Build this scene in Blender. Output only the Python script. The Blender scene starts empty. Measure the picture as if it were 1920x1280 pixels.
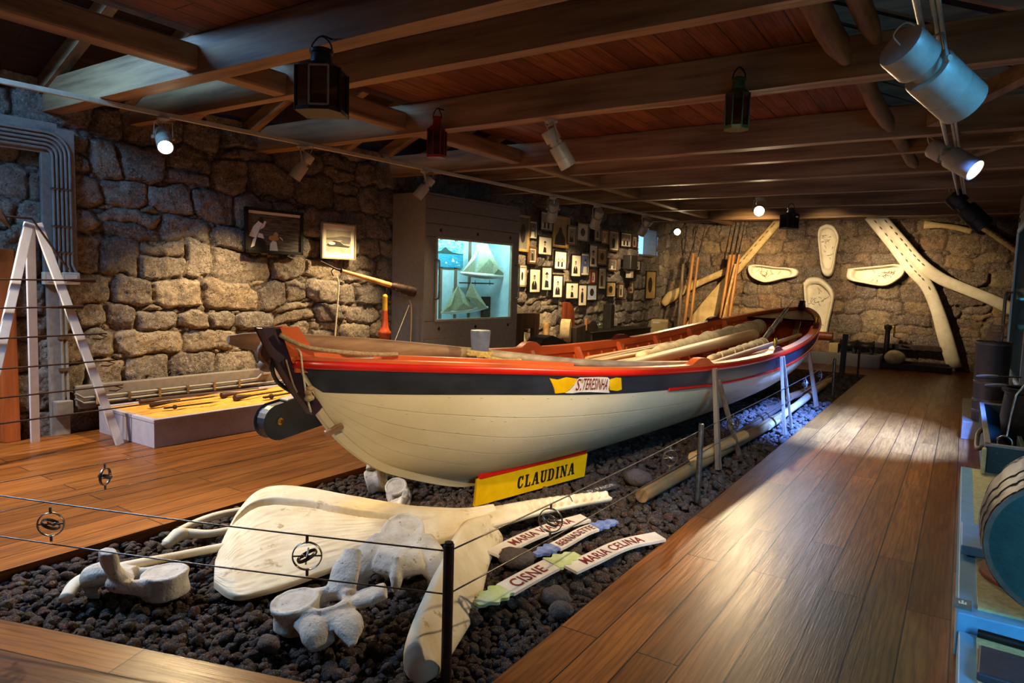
import bpy, bmesh, math, random
import numpy as np
from mathutils import Vector, Matrix
random.seed(7); RNG = np.random.default_rng(11)
C = bpy.context.scene.collection
PI = math.pi
V3 = Vector
def R(a): return math.radians(a)

# ------------------------------------------------------------------ camera
F = 1280.0; CAMH = 1.6
def _cam():
    vx, vy, roll = 1810., 550., .03
    a, b = vx-960, vy-640
    x = (a*960-b*(vy-roll*vx-640)-F*F)/(a+b*roll); y = vy+roll*(x-vx)
    d1 = V3((a/F, -b/F, -1)).normalized(); d2 = V3(((x-960)/F, -(y-640)/F, -1)).normalized()
    X, Y = -d2, d1; Z = X.cross(Y)
    return Matrix((X, Y, Z))
RM = _cam()
CAM0 = V3((0, 0, CAMH))
def ray(px, py): return RM @ V3(((px-960)/F, -(py-640)/F, -1))
def onz(px, py, z=0.):
    d = ray(px, py); return CAM0+d*((z-CAMH)/d.z)
def ony(px, py, y):
    d = ray(px, py); return CAM0+d*(y/d.y)
def onx(px, py, x):
    d = ray(px, py); return CAM0+d*(x/d.x)
def onpl(px, py, p, n):
    d = ray(px, py); return CAM0+d*((V3(p)-CAM0).dot(n)/d.dot(n))
WS = .06                                   # the left wall leans in a little towards the far end
WANG = -math.atan(WS)
WN = V3((1, -WS, 0)).normalized(); WD = V3((WS, 1, 0)).normalized()
def LW(y, z, off=0.): return V3((-7.1+WS*(y-3), y, z))+WN*off
def onl(px, py, off=0.): return onpl(px, py, LW(3, 0, off), WN)
YF = 16.6                                  # far wall

cd = bpy.data.cameras.new('camera'); cd.sensor_width = 36; cd.lens = 24; cd.clip_start = .05
cam = bpy.data.objects.new('camera', cd); C.objects.link(cam)
M4 = RM.to_4x4(); M4.translation = CAM0; cam.matrix_world = M4
bpy.context.scene.camera = cam

# ------------------------------------------------------------------ materials
MATS = {}
def newmat(name):
    m = bpy.data.materials.new(name); m.use_nodes = True
    nt = m.node_tree; nt.nodes.clear()
    out = nt.nodes.new('ShaderNodeOutputMaterial'); b = nt.nodes.new('ShaderNodeBsdfPrincipled')
    nt.links.new(b.outputs[0], out.inputs[0]); MATS[name] = m
    return m, nt, b
def nd(nt, t, **kw):
    n = nt.nodes.new(t)
    for k, v in kw.items():
        if k in n.inputs: n.inputs[k].default_value = v
        else: setattr(n, k, v)
    return n
def rgba(c): return (c[0], c[1], c[2], 1)
def hexc(h):
    h = h.lstrip('#'); f = lambda v: (v/12.92 if v <= .04045 else ((v+.055)/1.055)**2.4)
    return tuple(f(int(h[i:i+2], 16)/255) for i in (0, 2, 4))
def coords(nt, stretch=(1, 1, 1), kind='Object'):
    tc = nd(nt, 'ShaderNodeTexCoord'); mp = nd(nt, 'ShaderNodeMapping')
    mp.inputs['Scale'].default_value = stretch
    nt.links.new(tc.outputs[kind], mp.inputs[0]); return mp.outputs[0]
def mixc(nt, fac, a, b, mode='MIX'):
    n = nd(nt, 'ShaderNodeMix', data_type='RGBA', blend_type=mode)
    for s, v in ((0, fac), (6, a), (7, b)):
        if hasattr(v, 'links') or hasattr(v, 'is_output'): nt.links.new(v, n.inputs[s])
        else: n.inputs[s].default_value = v if s == 0 else rgba(v)
    return n.outputs[2]
def ramp(nt, fac, stops):
    n = nd(nt, 'ShaderNodeValToRGB'); e = n.color_ramp.elements
    while len(e) < len(stops): e.new(.5)
    for i, (p, c) in enumerate(stops):
        e[i].position = p; e[i].color = rgba(c) if not isinstance(c, (int, float)) else (c, c, c, 1)
    nt.links.new(fac, n.inputs[0]); return n.outputs[0]
def math_(nt, op, a, b=None):
    n = nd(nt, 'ShaderNodeMath', operation=op)
    for i, v in enumerate((a, b)):
        if v is None: continue
        if isinstance(v, (int, float)): n.inputs[i].default_value = v
        else: nt.links.new(v, n.inputs[i])
    return n.outputs[0]
def noise(nt, vec, scale, detail=5, rough=.6, dist=0):
    n = nd(nt, 'ShaderNodeTexNoise', Scale=scale, Detail=detail, Roughness=rough, Distortion=dist)
    nt.links.new(vec, n.inputs['Vector']); return n.outputs[0]
def bumpn(nt, b, h, strength, dist=.01):
    n = nd(nt, 'ShaderNodeBump', Strength=strength, Distance=dist)
    nt.links.new(h, n.inputs['Height']); nt.links.new(n.outputs[0], b.inputs['Normal'])
def mat(name, c1, c2=None, rough=.55, metal=0, scale=9, stretch=(1, 1, 1), bump=.2, bscale=60, lo=.35, hi=.65, bdist=.004, spots=None, emit=None, spec=.5):
    """painted / worn / wooden surface: two colours mixed by stretched noise, with a fine relief"""
    m, nt, b = newmat(name)
    v = coords(nt, stretch)
    c1 = hexc(c1) if isinstance(c1, str) else c1
    c2 = (hexc(c2) if isinstance(c2, str) else c2) if c2 else tuple(x*.72 for x in c1)
    f = noise(nt, v, scale, 6, .62)
    col = ramp(nt, f, [(lo, c1), (hi, c2)])
    if spots:
        sc, thr, colr = spots
        s = ramp(nt, noise(nt, coords(nt), sc, 8, .7), [(thr, 0.), (thr+.05, 1.)])
        col = mixc(nt, s, col, hexc(colr) if isinstance(colr, str) else colr)
    nt.links.new(col, b.inputs['Base Color'])
    b.inputs['Roughness'].default_value = rough; b.inputs['Metallic'].default_value = metal
    b.inputs['Specular IOR Level'].default_value = spec
    if bump: bumpn(nt, b, noise(nt, v, bscale, 4, .6), bump, bdist)
    if emit:
        b.inputs['Emission Color'].default_value = rgba(emit[0]); b.inputs['Emission Strength'].default_value = emit[1]
    return m
def wood(name, c1, c2, along='y', rough=.55, scale=6, bump=.35, spots=None):
    st = {'x': (.12, 1.6, 1.6), 'y': (1.6, .12, 1.6), 'z': (1.6, 1.6, .12)}[along]
    return mat(name, c1, c2, rough, 0, scale, st, bump, 14, .36, .64, .006, spots)
def stone_mat(name, cols, gapc, sc=1.0):
    m, nt, b = newmat(name)
    at = nd(nt, 'ShaderNodeAttribute', attribute_name='stone')
    sp = nd(nt, 'ShaderNodeSeparateColor'); nt.links.new(at.outputs['Color'], sp.inputs[0])
    n = len(cols)
    col = ramp(nt, sp.outputs[0], [((i+.0)/(n-1)*.999, hexc(c)) for i, c in enumerate(cols)])
    v = coords(nt)
    n1 = noise(nt, v, 7*sc, 8, .68); n2 = noise(nt, v, 40*sc, 6, .7)
    col = mixc(nt, ramp(nt, n1, [(.35, 0.), (.68, .75)]), col, (.075, .055, .04))
    col = mixc(nt, ramp(nt, n2, [(.53, 0.), (.68, .6)]), col, (.58, .52, .43))
    col = mixc(nt, ramp(nt, n2, [(.30, .7), (.46, 0.)]), col, (.05, .04, .033))
    vo = nd(nt, 'ShaderNodeTexVoronoi', Scale=48*sc); nt.links.new(v, vo.inputs['Vector'])
    pit = math_(nt, 'MULTIPLY', ramp(nt, vo.outputs['Distance'], [(.16, 1.), (.4, 0.)]), ramp(nt, noise(nt, v, 12*sc, 3), [(.45, 0.), (.6, 1.)]))
    col = mixc(nt, math_(nt, 'MULTIPLY', pit, .75), col, (.03, .022, .016))
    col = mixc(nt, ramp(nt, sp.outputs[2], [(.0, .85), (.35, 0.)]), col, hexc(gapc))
    nt.links.new(col, b.inputs['Base Color'])
    b.inputs['Roughness'].default_value = .9; b.inputs['Specular IOR Level'].default_value = .25
    h = math_(nt, 'SUBTRACT', math_(nt, 'ADD', math_(nt, 'MULTIPLY', noise(nt, v, 26*sc, 9, .75), 1.), math_(nt, 'MULTIPLY', n1, 1.3)), math_(nt, 'MULTIPLY', pit, .5))
    bumpn(nt, b, h, .95, .028)
    return m
def plank_mat(name, c1, c2, dark, bw=1.9, rh=.19, rough=.3, coat=0., grain=1., gap=.0035):
    """boards laid in UV metres: u along the boards, v across"""
    m, nt, b = newmat(name)
    tc = nd(nt, 'ShaderNodeTexCoord'); uv = tc.outputs['UV']
    br = nd(nt, 'ShaderNodeTexBrick', Scale=1.0)
    br.offset = .37; br.offset_frequency = 2
    for k, v in (('Color1', (0, 0, 0, 1)), ('Color2', (1, 1, 1, 1)), ('Mortar', (.5, .5, .5, 1)), ('Mortar Size', gap), ('Mortar Smooth', .2), ('Bias', 0.), ('Brick Width', bw), ('Row Height', rh)):
        br.inputs[k].default_value = v
    nt.links.new(uv, br.inputs['Vector'])
    mp = nd(nt, 'ShaderNodeMapping'); mp.inputs['Scale'].default_value = (1.1, 9, 1); nt.links.new(uv, mp.inputs[0])
    ad = nd(nt, 'ShaderNodeVectorMath', operation='MULTIPLY_ADD'); ad.inputs[1].default_value = (7, 13, 3)
    nt.links.new(br.outputs['Color'], ad.inputs[0]); nt.links.new(mp.outputs[0], ad.inputs[2])
    g1 = noise(nt, ad.outputs[0], 1.6, 5, .6, .6)
    wv = nd(nt, 'ShaderNodeTexWave', Scale=1.1, Distortion=12., Detail=3.); wv.bands_direction = 'Y'
    wv.inputs['Detail Scale'].default_value = .8; nt.links.new(ad.outputs[0], wv.inputs['Vector'])
    mp2 = nd(nt, 'ShaderNodeMapping'); mp2.inputs['Scale'].default_value = (3, 120, 1); nt.links.new(uv, mp2.inputs[0])
    g2 = noise(nt, mp2.outputs[0], 1., 3, .6)
    col = mixc(nt, br.outputs['Color'], hexc(c1), hexc(c2))
    col = mixc(nt, ramp(nt, g1, [(.4, 0.), (.75, .55*grain)]), col, hexc(dark))
    col = mixc(nt, ramp(nt, wv.outputs[0], [(.62, 0.), (.95, .26*grain)]), col, hexc(dark))
    col = mixc(nt, ramp(nt, g2, [(.5, 0.), (.8, .4*grain)]), col, hexc(dark))
    col = mixc(nt, br.outputs['Fac'], col, (.01, .006, .004))
    nt.links.new(col, b.inputs['Base Color'])
    rr = nd(nt, 'ShaderNodeMapRange'); rr.inputs[3].default_value = rough-.05; rr.inputs[4].default_value = rough+.14
    nt.links.new(g1, rr.inputs[0]); nt.links.new(rr.outputs[0], b.inputs['Roughness'])
    b.inputs['Specular IOR Level'].default_value = .26
    h = math_(nt, 'SUBTRACT', math_(nt, 'ADD', math_(nt, 'MULTIPLY', g2, .25), math_(nt, 'MULTIPLY', g1, .5)), math_(nt, 'MULTIPLY', br.outputs['Fac'], 2.))
    bumpn(nt, b, h, .6, .0045)
    return m

# ------------------------------------------------------------------ mesh builder
class MB:
    def __init__(s): s.v = []; s.f = []; s.m = []; s.uv = None
    def add(s, vs, fs, mi=0):
        o = len(s.v); s.v += [tuple(v) for v in vs]; s.f += [tuple(i+o for i in f) for f in fs]; s.m += [mi]*len(fs); return s
    def box(s, c, d, rot=None, mi=0):
        c = V3(c); vs = []
        for x in (-.5, .5):
            for y in (-.5, .5):
                for z in (-.5, .5):
                    p = V3((x*d[0], y*d[1], z*d[2])); vs.append(c+(rot @ p if rot else p))
        return s.add(vs, [(0, 1, 3, 2), (4, 6, 7, 5), (0, 4, 5, 1), (2, 3, 7, 6), (0, 2, 6, 4), (1, 5, 7, 3)], mi)
    def bar(s, p0, p1, w, h, up=(0, 0, 1), mi=0, w2=None, h2=None):
        p0, p1 = V3(p0), V3(p1); t = (p1-p0).normalized(); x = t.cross(V3(up))
        if x.length < 1e-4: x = t.cross(V3((1, 0, 0)))
        x.normalize(); y = x.cross(t); w2 = w2 or w; h2 = h2 or h
        vs = []
        for p, a, b in ((p0, w, h), (p1, w2, h2)):
            vs += [p-x*a/2-y*b/2, p+x*a/2-y*b/2, p+x*a/2+y*b/2, p-x*a/2+y*b/2]
        return s.add(vs, [(3, 2, 1, 0), (4, 5, 6, 7), (0, 1, 5, 4), (1, 2, 6, 5), (2, 3, 7, 6), (3, 0, 4, 7)], mi)
    def tube(s, pts, r, n=10, mi=0, cap=True, flat=None, up=None, closed=False):
        pts = [V3(p) for p in pts]; N = len(pts)
        rs = r if isinstance(r, (list, tuple)) else [r]*N
        fl = flat if isinstance(flat, list) else [flat or (1, 1)]*N
        vs = []; prev = V3(up) if up else None
        for i in range(N):
            if closed: t = pts[(i+1) % N]-pts[i-1]
            else: t = pts[min(i+1, N-1)]-pts[max(i-1, 0)]
            t = t.normalized() if t.length > 1e-9 else V3((0, 0, 1))
            if prev is None: prev = V3((0, 0, 1)) if abs(t.z) < .9 else V3((1, 0, 0))
            y = prev-t*prev.dot(t)
            if y.length < 1e-5: y = t.orthogonal()
            y.normalize(); x = t.cross(y)
            if not up: prev = y
            for k in range(n):
                a = 2*PI*k/n; vs.append(pts[i]+x*math.cos(a)*rs[i]*fl[i][0]+y*math.sin(a)*rs[i]*fl[i][1])
        fs = []
        for i in range(N if closed else N-1):
            j = (i+1) % N
            for k in range(n):
                k2 = (k+1) % n; fs.append((i*n+k, i*n+k2, j*n+k2, j*n+k))
        if cap and not closed:
            fs.append(tuple(range(n-1, -1, -1))); fs.append(tuple((N-1)*n+k for k in range(n)))
        return s.add(vs, fs, mi)
    def lathe(s, prof, n=24, M=None, mi=0, cap=True):
        M = M or Matrix.Identity(4); vs = []
        for r, z in prof:
            for k in range(n):
                a = 2*PI*k/n; vs.append(M @ V3((r*math.cos(a), r*math.sin(a), z)))
        fs = []
        for i in range(len(prof)-1):
            for k in range(n):
                k2 = (k+1) % n; fs.append((i*n+k, i*n+k2, (i+1)*n+k2, (i+1)*n+k))
        if cap:
            if prof[0][0] > 1e-5: fs.append(tuple(range(n-1, -1, -1)))
            if prof[-1][0] > 1e-5: fs.append(tuple((len(prof)-1)*n+k for k in range(n)))
        return s.add(vs, fs, mi)
    def prism(s, poly, depth, M=None, mi=0, mi_side=None):
        M = M or Matrix.Identity(4); n = len(poly)
        area = sum(poly[i][0]*poly[(i+1) % n][1]-poly[(i+1) % n][0]*poly[i][1] for i in range(n))
        if area < 0: poly = poly[::-1]
        vs = [M @ V3((p[0], p[1], 0)) for p in poly]+[M @ V3((p[0], p[1], depth)) for p in poly]
        s.add(vs, [tuple(range(n-1, -1, -1)), tuple(range(n, 2*n))], mi)
        o = len(s.v)-2*n
        sd = [(i, (i+1) % n, n+(i+1) % n, n+i) for i in range(n)]
        s.f += [tuple(i+o for i in f) for f in sd]; s.m += [mi if mi_side is None else mi_side]*n
        return s
    def ell(s, c, r, n=16, M=None, mi=0):
        c = V3(c); r = r if isinstance(r, (tuple, list)) else (r, r, r); m = max(6, n//2)
        M3 = M or Matrix.Identity(3); vs = [c+M3 @ V3((0, 0, -r[2]))]
        for i in range(1, m):
            t = -PI/2+PI*i/m
            for k in range(n):
                a = 2*PI*k/n; vs.append(c+M3 @ V3((r[0]*math.cos(t)*math.cos(a), r[1]*math.cos(t)*math.sin(a), r[2]*math.sin(t))))
        vs.append(c+M3 @ V3((0, 0, r[2]))); fs = []
        for k in range(n): fs.append((0, 1+(k+1) % n, 1+k))
        for i in range(m-2):
            for k in range(n): fs.append((1+i*n+k, 1+i*n+(k+1) % n, 1+(i+1)*n+(k+1) % n, 1+(i+1)*n+k))
        L = len(vs)-1; b = 1+(m-2)*n
        for k in range(n): fs.append((b+k, b+(k+1) % n, L))
        return s.add(vs, fs, mi)
    def grid(s, pts, mi=0, closed_u=False):
        """pts[i][j]"""
        nu, nv = len(pts), len(pts[0]); vs = [p for row in pts for p in row]; fs = []
        for i in range(nu if closed_u else nu-1):
            i2 = (i+1) % nu
            for j in range(nv-1): fs.append((i*nv+j, i2*nv+j, i2*nv+j+1, i*nv+j+1))
        return s.add(vs, fs, mi)
    def ring(s, c, R_, r, nrm=(0, 0, 1), n=28, k=8, mi=0, flat=None):
        q = V3(nrm).to_track_quat('Z', 'Y').to_matrix()
        return s.tube([V3(c)+q @ V3((R_*math.cos(2*PI*i/n), R_*math.sin(2*PI*i/n), 0)) for i in range(n)], r, k, mi, closed=True, flat=flat, up=nrm if flat else None)
    def build(s, name, mats, parent=None, smooth=None, bevel=0, inv=None, sub=0):
        me = bpy.data.meshes.new(name)
        vs = [inv @ V3(v) for v in s.v] if inv else s.v
        me.from_pydata([tuple(v) for v in vs], [], s.f)
        mats = mats if isinstance(mats, (list, tuple)) else [mats]
        for m in mats: me.materials.append(MATS[m] if isinstance(m, str) else m)
        if len(mats) > 1: me.polygons.foreach_set('material_index', s.m)
        if s.uv:
            l = me.uv_layers.new(name='uv'); flat = []
            for p in me.polygons:
                for vi in p.vertices: flat += list(s.uv[vi])
            l.data.foreach_set('uv', flat)
        me.update()
        o = bpy.data.objects.new(name, me); C.objects.link(o)
        if parent: o.parent = parent
        if smooth is not None:
            me.polygons.foreach_set('use_smooth', [True]*len(me.polygons))
            if smooth < 180:
                bm = bmesh.new(); bm.from_mesh(me); lim = R(smooth)
                for e in bm.edges:
                    if len(e.link_faces) == 2 and e.calc_face_angle(0) > lim: e.smooth = False
                bm.to_mesh(me); bm.free()
        if sub:
            md = o.modifiers.new('sub', 'SUBSURF'); md.levels = md.render_levels = sub
        if bevel:
            md = o.modifiers.new('bevel', 'BEVEL'); md.width = bevel; md.segments = 2; md.limit_method = 'ANGLE'; md.angle_limit = R(40)
        return o
def tag(o, label, cat, group=None, kind=None):
    if label: o['label'] = label
    if cat: o['category'] = cat
    if group: o['group'] = group
    if kind: o['kind'] = kind
    return o
INV = {}
def thing(name, label, cat, loc=(0, 0, 0), rotz=0, group=None):
    o = bpy.data.objects.new(name, None); C.objects.link(o); o.empty_display_size = .1
    o.location = loc; o.rotation_euler = (0, 0, rotz)
    INV[o.name] = (Matrix.Translation(V3(loc)) @ Matrix.Rotation(rotz, 4, 'Z')).inverted()
    return tag(o, label, cat, group)
def part(root, name, mb, m, smooth=None, bevel=0, parent=None, label=None, local=False, sub=0):
    """mb is in world coordinates unless local"""
    o = mb.build(name, m, parent or root, smooth, bevel, None if local else INV[root.name], sub)
    if label: o['label'] = label
    return o
def solid(name, label, cat, mb, m, smooth=None, bevel=0, group=None, kind=None):
    """a thing that is one mesh; its origin is put at its base"""
    vs = mb.v; c = V3((sum(v[0] for v in vs)/len(vs), sum(v[1] for v in vs)/len(vs), min(v[2] for v in vs)))
    o = mb.build(name, m, None, smooth, bevel, Matrix.Translation(-c)); o.location = c
    return tag(o, label, cat, group, kind)
def struct(name, mb, m, smooth=None, bevel=0):
    o = mb.build(name, m, None, smooth, bevel); o['kind'] = 'structure'; return o
def copy_thing(root, loc, rotz=0, label=None, scale=None):
    r = root.copy(); C.objects.link(r); r.location = loc; r.rotation_euler = (0, 0, rotz)
    if scale: r.scale = (scale,)*3
    if label: r['label'] = label
    for ch in list(root.children):
        c = ch.copy(); C.objects.link(c); c.parent = r
        for g in list(ch.children):
            d = g.copy(); C.objects.link(d); d.parent = c
    return r
def baked(mb, name, m, mods):
    """evaluate modifiers once and return a plain mesh object"""
    o = mb.build(name, m, None, 180)
    for t, kw in mods:
        md = o.modifiers.new(t, t)
        for k, v in kw.items(): setattr(md, k, v)
    bpy.context.view_layer.update()
    dg = bpy.context.evaluated_depsgraph_get()
    me = bpy.data.meshes.new_from_object(o.evaluated_get(dg)); me.polygons.foreach_set('use_smooth', [True]*len(me.polygons))
    o.modifiers.clear(); old = o.data; o.data = me; bpy.data.meshes.remove(old); return o
def text2d(s, size=1., offset=0., shear=0., space=1.):
    """outline font as flat polygons in local XY, from x=0; returns (verts, faces, width)"""
    cu = bpy.data.curves.new('t', 'FONT'); cu.body = s; cu.size = size; cu.offset = offset; cu.shear = shear; cu.space_character = space; cu.resolution_u = 3
    o = bpy.data.objects.new('t', cu); C.objects.link(o); bpy.context.view_layer.update()
    me = bpy.data.meshes.new_from_object(o.evaluated_get(bpy.context.evaluated_depsgraph_get()))
    vs = [tuple(v.co) for v in me.vertices]; fs = [tuple(p.vertices) for p in me.polygons]
    bpy.data.objects.remove(o); bpy.data.curves.remove(cu); bpy.data.meshes.remove(me)
    x0 = min(v[0] for v in vs); return [(v[0]-x0, v[1]) for v in vs], fs, max(v[0] for v in vs)-x0
def lerp(a, b, t): return a+(b-a)*t
def spline(pts, n):
    """Catmull-Rom through 2D/3D points"""
    P = [np.array(p, float) for p in pts]; P = [2*P[0]-P[1]]+P+[2*P[-1]-P[-2]]; out = []
    m = len(P)-3
    for i in range(n):
        t = i/(n-1)*m; k = min(int(t), m-1); t -= k; a, b, c, d = P[k:k+4]
        out.append(.5*(2*b+(c-a)*t+(2*a-5*b+4*c-d)*t*t+(3*b-a-3*c+d)*t**3))
    return out
_LAT = RNG.random((256, 256))
def vnoise(x, y, s=0):
    x = np.asarray(x)+s*17.3; y = np.asarray(y)+s*31.7
    xi = np.floor(x).astype(int); yi = np.floor(y).astype(int); fx = x-xi; fy = y-yi
    fx = fx*fx*(3-2*fx); fy = fy*fy*(3-2*fy)
    g = lambda a, b: _LAT[a % 256, b % 256]
    return (g(xi, yi)*(1-fx)+g(xi+1, yi)*fx)*(1-fy)+(g(xi, yi+1)*(1-fx)+g(xi+1, yi+1)*fx)*fy-.5
def fbm(x, y, s=0, o=4):
    r = 0
    for k in range(o): r = r+vnoise(np.asarray(x)*2**k, np.asarray(y)*2**k, s+k)*.5**k
    return r
def npmesh(name, verts, faces, m, smooth=True, attr=None):
    """verts (N,3), faces (M,k) arrays"""
    me = bpy.data.meshes.new(name); k = faces.shape[1]; M_ = len(faces)
    me.vertices.add(len(verts)); me.vertices.foreach_set('co', verts.astype(np.float32).ravel())
    me.loops.add(M_*k); me.loops.foreach_set('vertex_index', faces.astype(np.int32).ravel())
    me.polygons.add(M_); me.polygons.foreach_set('loop_start', np.arange(0, M_*k, k, dtype=np.int32))
    me.polygons.foreach_set('use_smooth', np.full(M_, smooth))
    me.update(calc_edges=True)
    if attr is not None:
        a = me.attributes.new('stone', 'FLOAT_COLOR', 'POINT'); a.data.foreach_set('color', attr.astype(np.float32).ravel())
    me.materials.append(MATS[m]); o = bpy.data.objects.new(name, me); C.objects.link(o); return o
# ------------------------------------------------------------------ material library
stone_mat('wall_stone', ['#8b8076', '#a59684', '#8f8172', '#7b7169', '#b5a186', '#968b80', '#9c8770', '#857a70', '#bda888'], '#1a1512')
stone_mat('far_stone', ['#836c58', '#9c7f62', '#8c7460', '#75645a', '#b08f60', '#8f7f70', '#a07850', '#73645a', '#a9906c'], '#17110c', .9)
stone_mat('lava_stone', ['#4e3c32', '#66524a', '#5c4034', '#463b37', '#6e584a', '#5a463c', '#7a4a36', '#4c413c', '#83705f'], '#1a1412', 3.)
plank_mat('floor_boards', '#a8642a', '#7f4819', '#3c1c09', 1.9, .19, .29, grain=1.3)
plank_mat('attic_boards', '#8f5530', '#6a3a20', '#33190c', 2.6, .21, .55, grain=1.3, gap=.005)
plank_mat('roof_boards', '#3a2417', '#2a190f', '#120a06', 2.6, .21, .7, grain=1.2, gap=.005)
wood('beam_wood', '#a98357', '#6c4c30', 'x', .62, 5, .5)
wood('beam_wood_y', '#a98357', '#6c4c30', 'y', .62, 5, .5)
wood('log_wood', '#9a7445', '#5f4326', 'y', .65, 5, .7)
wood('old_wood', '#9b7554', '#6b4a33', 'y', .6, 7, .5)
wood('old_wood_z', '#8d7860', '#5a4636', 'z', .65, 7, .5)
wood('pale_wood', '#d2a468', '#a87a45', 'y', .5, 7, .3)
wood('grey_wood', '#c0a57c', '#8d7451', 'y', .55, 7, .4)
wood('dark_wood', '#3a2a20', '#1d1410', 'z', .6, 6, .4)
wood('red_wood', '#8a3c1c', '#54220f', 'z', .45, 6, .3)
wood('honey_wood', '#c98a3e', '#8e5a24', 'z', .45, 6, .3)
mat('hull_white', '#d9c9a3', '#c9b68c', .42, 0, 3, (1, .3, 1), .06, 30)
mat('navy_paint', '#2a2e36', '#191b22', .42, 0, 7, (1, .25, 1), .25, 24, spots=(16, .7, '#7d8085'))
mat('red_paint', '#d81e0c', '#b21408', .33, 0, 6, (1, .2, 1), .12, 30)
mat('orange_paint', '#d8642a', '#b34a1c', .42, 0, 5, (1, .3, 1), .2, 26, spots=(11, .68, '#caa27c'))
mat('bow_shade_red', '#6a1d12', '#481009', .4, 0, 5, (1, .3, 1), .2, 26)  # for fittings towards the bow, the dimmer light there put into the colour
mat('purple_paint', '#3d2433', '#281722', .45, 0, 6, bump=.2)
mat('yellow_paint', '#e8b400', '#d29a00', .4, 0, 5, bump=.1)
mat('pale_paint', '#dcc9b0', '#c0a88c', .5, 0, 7, bump=.2)
mat('bone', '#e6d6b6', '#cdb68d', .62, 0, 4.5, bump=.35, bscale=34, lo=.38, hi=.72, spots=(5, .60, '#b0946a'))
mat('bone_grey', '#d3c9b8', '#ab9e8c', .75, 0, 9, bump=.8, bscale=75, lo=.38, hi=.68, spots=(26, .60, '#8b7a66'), bdist=.006)
mat('bone_panel', '#efe3c8', '#d8c49c', .5, 0, 6, bump=.25, lo=.4, hi=.75)
mat('engraving', '#7d6a4a', '#5d4c33', .7, bump=0)
mat('rope', '#c9a75c', '#a07e3c', .8, 0, 60, bump=.8, bscale=120)
mat('thin_rope', '#b59a74', '#8b7250', .8, 0, 60, bump=.6, bscale=150)
mat('pale_rope', '#d9cfae', '#b5a684', .8, 0, 60, bump=.6, bscale=150)
mat('canvas', '#d6c6a0', '#b29f78', .85, 0, 9, bump=.6, bscale=26)
mat('black_iron', '#2b241f', '#15110e', .5, .6, 14, bump=.4, bscale=60)
mat('rusty_iron', '#4a3022', '#2a1a12', .65, .4, 14, bump=.5, bscale=60)
mat('steel', '#b8b2a6', '#8f897e', .3, 1., 20, bump=.1)
mat('steel_dark', '#7d756a', '#57504a', .35, .8, 20, bump=.15)
mat('brass', '#b8892c', '#86601a', .3, 1., 20, bump=.1)
mat('grey_paint', '#7f7872', '#716a65', .6, 0, 20, bump=.12, bscale=120)
mat('case_paint', '#7b736a', '#70675f', .6, 0, 20, bump=.15, bscale=140)
mat('conduit_grey', '#8a847c', '#78726b', .5, 0, 20, bump=.08)
mat('lilac_paint', '#a9a3ac', '#97919b', .5, 0, 12, bump=.1)
mat('lamp_grey', '#b9b09b', '#a89e88', .42, .1, 14, bump=.08)
mat('lamp_black', '#2a2724', '#1b1917', .5, .1, 14, bump=.08)
mat('lamp_rail', '#cfc5ad', '#bdb298', .45, 0, 14, bump=.05)
mat('case_inside', '#c4dce2', '#b2ccd4', .6, bump=.05)
mat('sailcloth', '#c9d3b4', '#aab693', .8, 0, 30, bump=.3)
mat('blue_block', '#6aa2c2', '#5f94b4', .5, 0, 14, bump=.1)
mat('green_mat', '#c2bb86', '#a49d69', .9, 0, 40, bump=.7, bscale=160)
mat('slate', '#34323a', '#232128', .6, 0, 12, bump=.4)
mat('barrel_wood', '#5a4c40', '#3a2f27', .5, 0, 6, (1.6, .3, 1.6), .5, 16)
mat('barrel_head', '#1a3d39', '#102826', .5, 0, 6, bump=.4, spots=(20, .66, '#6d837a'))
mat('hoop_iron', '#5b544c', '#3a352f', .5, .3, 14, bump=.3)
mat('frame_black', '#1d1712', '#120e0a', .4, 0, 14, bump=.05)
mat('frame_brown', '#6a4526', '#4c301a', .45, 0, 10, bump=.1)
mat('frame_gold', '#b58a3e', '#8d6626', .4, .3, 10, bump=.15)
mat('frame_silver', '#b0a184', '#988a6d', .4, .2, 10, bump=.1)
mat('paper', '#f0e8d2', '#e4dabf', .7, 0, 3, bump=.02)
mat('photo_tone', '#b7aa92', '#9f927a', .6, 0, 5, bump=0)
mat('photo_dark', '#2c2822', '#1c1915', .6, bump=0)
mat('photo_skin', '#b9927a', '#a17c66', .6, bump=0)
mat('photo_grey', '#6f675b', '#5d564b', .6, bump=0)
mat('photo_white', '#eae4d4', '#dcd4c0', .6, bump=0)
mat('photo_blue', '#5a6fa8', '#46588f', .6, bump=0)
mat('photo_sea', '#6b604c', '#2f2a22', .6, 0, 16, (1, .4, 5), 0, lo=.4, hi=.6)
mat('photo_sepia', '#c9a566', '#ab874b', .6, 0, 4, bump=0)
mat('paint_sky', '#3b95c9', '#bfe0ec', .5, 0, 9, (1, 1, 3), 0, lo=.42, hi=.62)
mat('paint_sea', '#1d7a9e', '#49a9c2', .5, 0, 14, (1, 1, 4), 0)
mat('paint_hill', '#1f4c46', '#15352f', .5, bump=0)
mat('door_wood', '#c2642c', '#8d4318', .4, 0, 6, (1.6, 1.6, .12), .3, 14)
mat('tray_sand', '#d79a3c', '#c0822a', .85, 0, 14, bump=.6, bscale=120)
mat('red_lantern', '#9c1f18', '#6a120e', .4, 0, 10, bump=.2)
mat('green_lantern', '#3c5a2c', '#24381b', .4, 0, 10, bump=.2)
mat('letter_black', '#1c1a16', '#12100d', .5, bump=0)
mat('letter_red', '#7d1c1c', '#651414', .5, bump=0)
mat('board_white', '#e2d5c4', '#c8b9a6', .5, 0, 7, bump=.2)
mat('board_green', '#b9c26a', '#d9dcae', .5, 0, 9, bump=.2)
mat('board_blue', '#4a5f9a', '#8f9cc4', .5, 0, 12, bump=.2)
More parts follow.
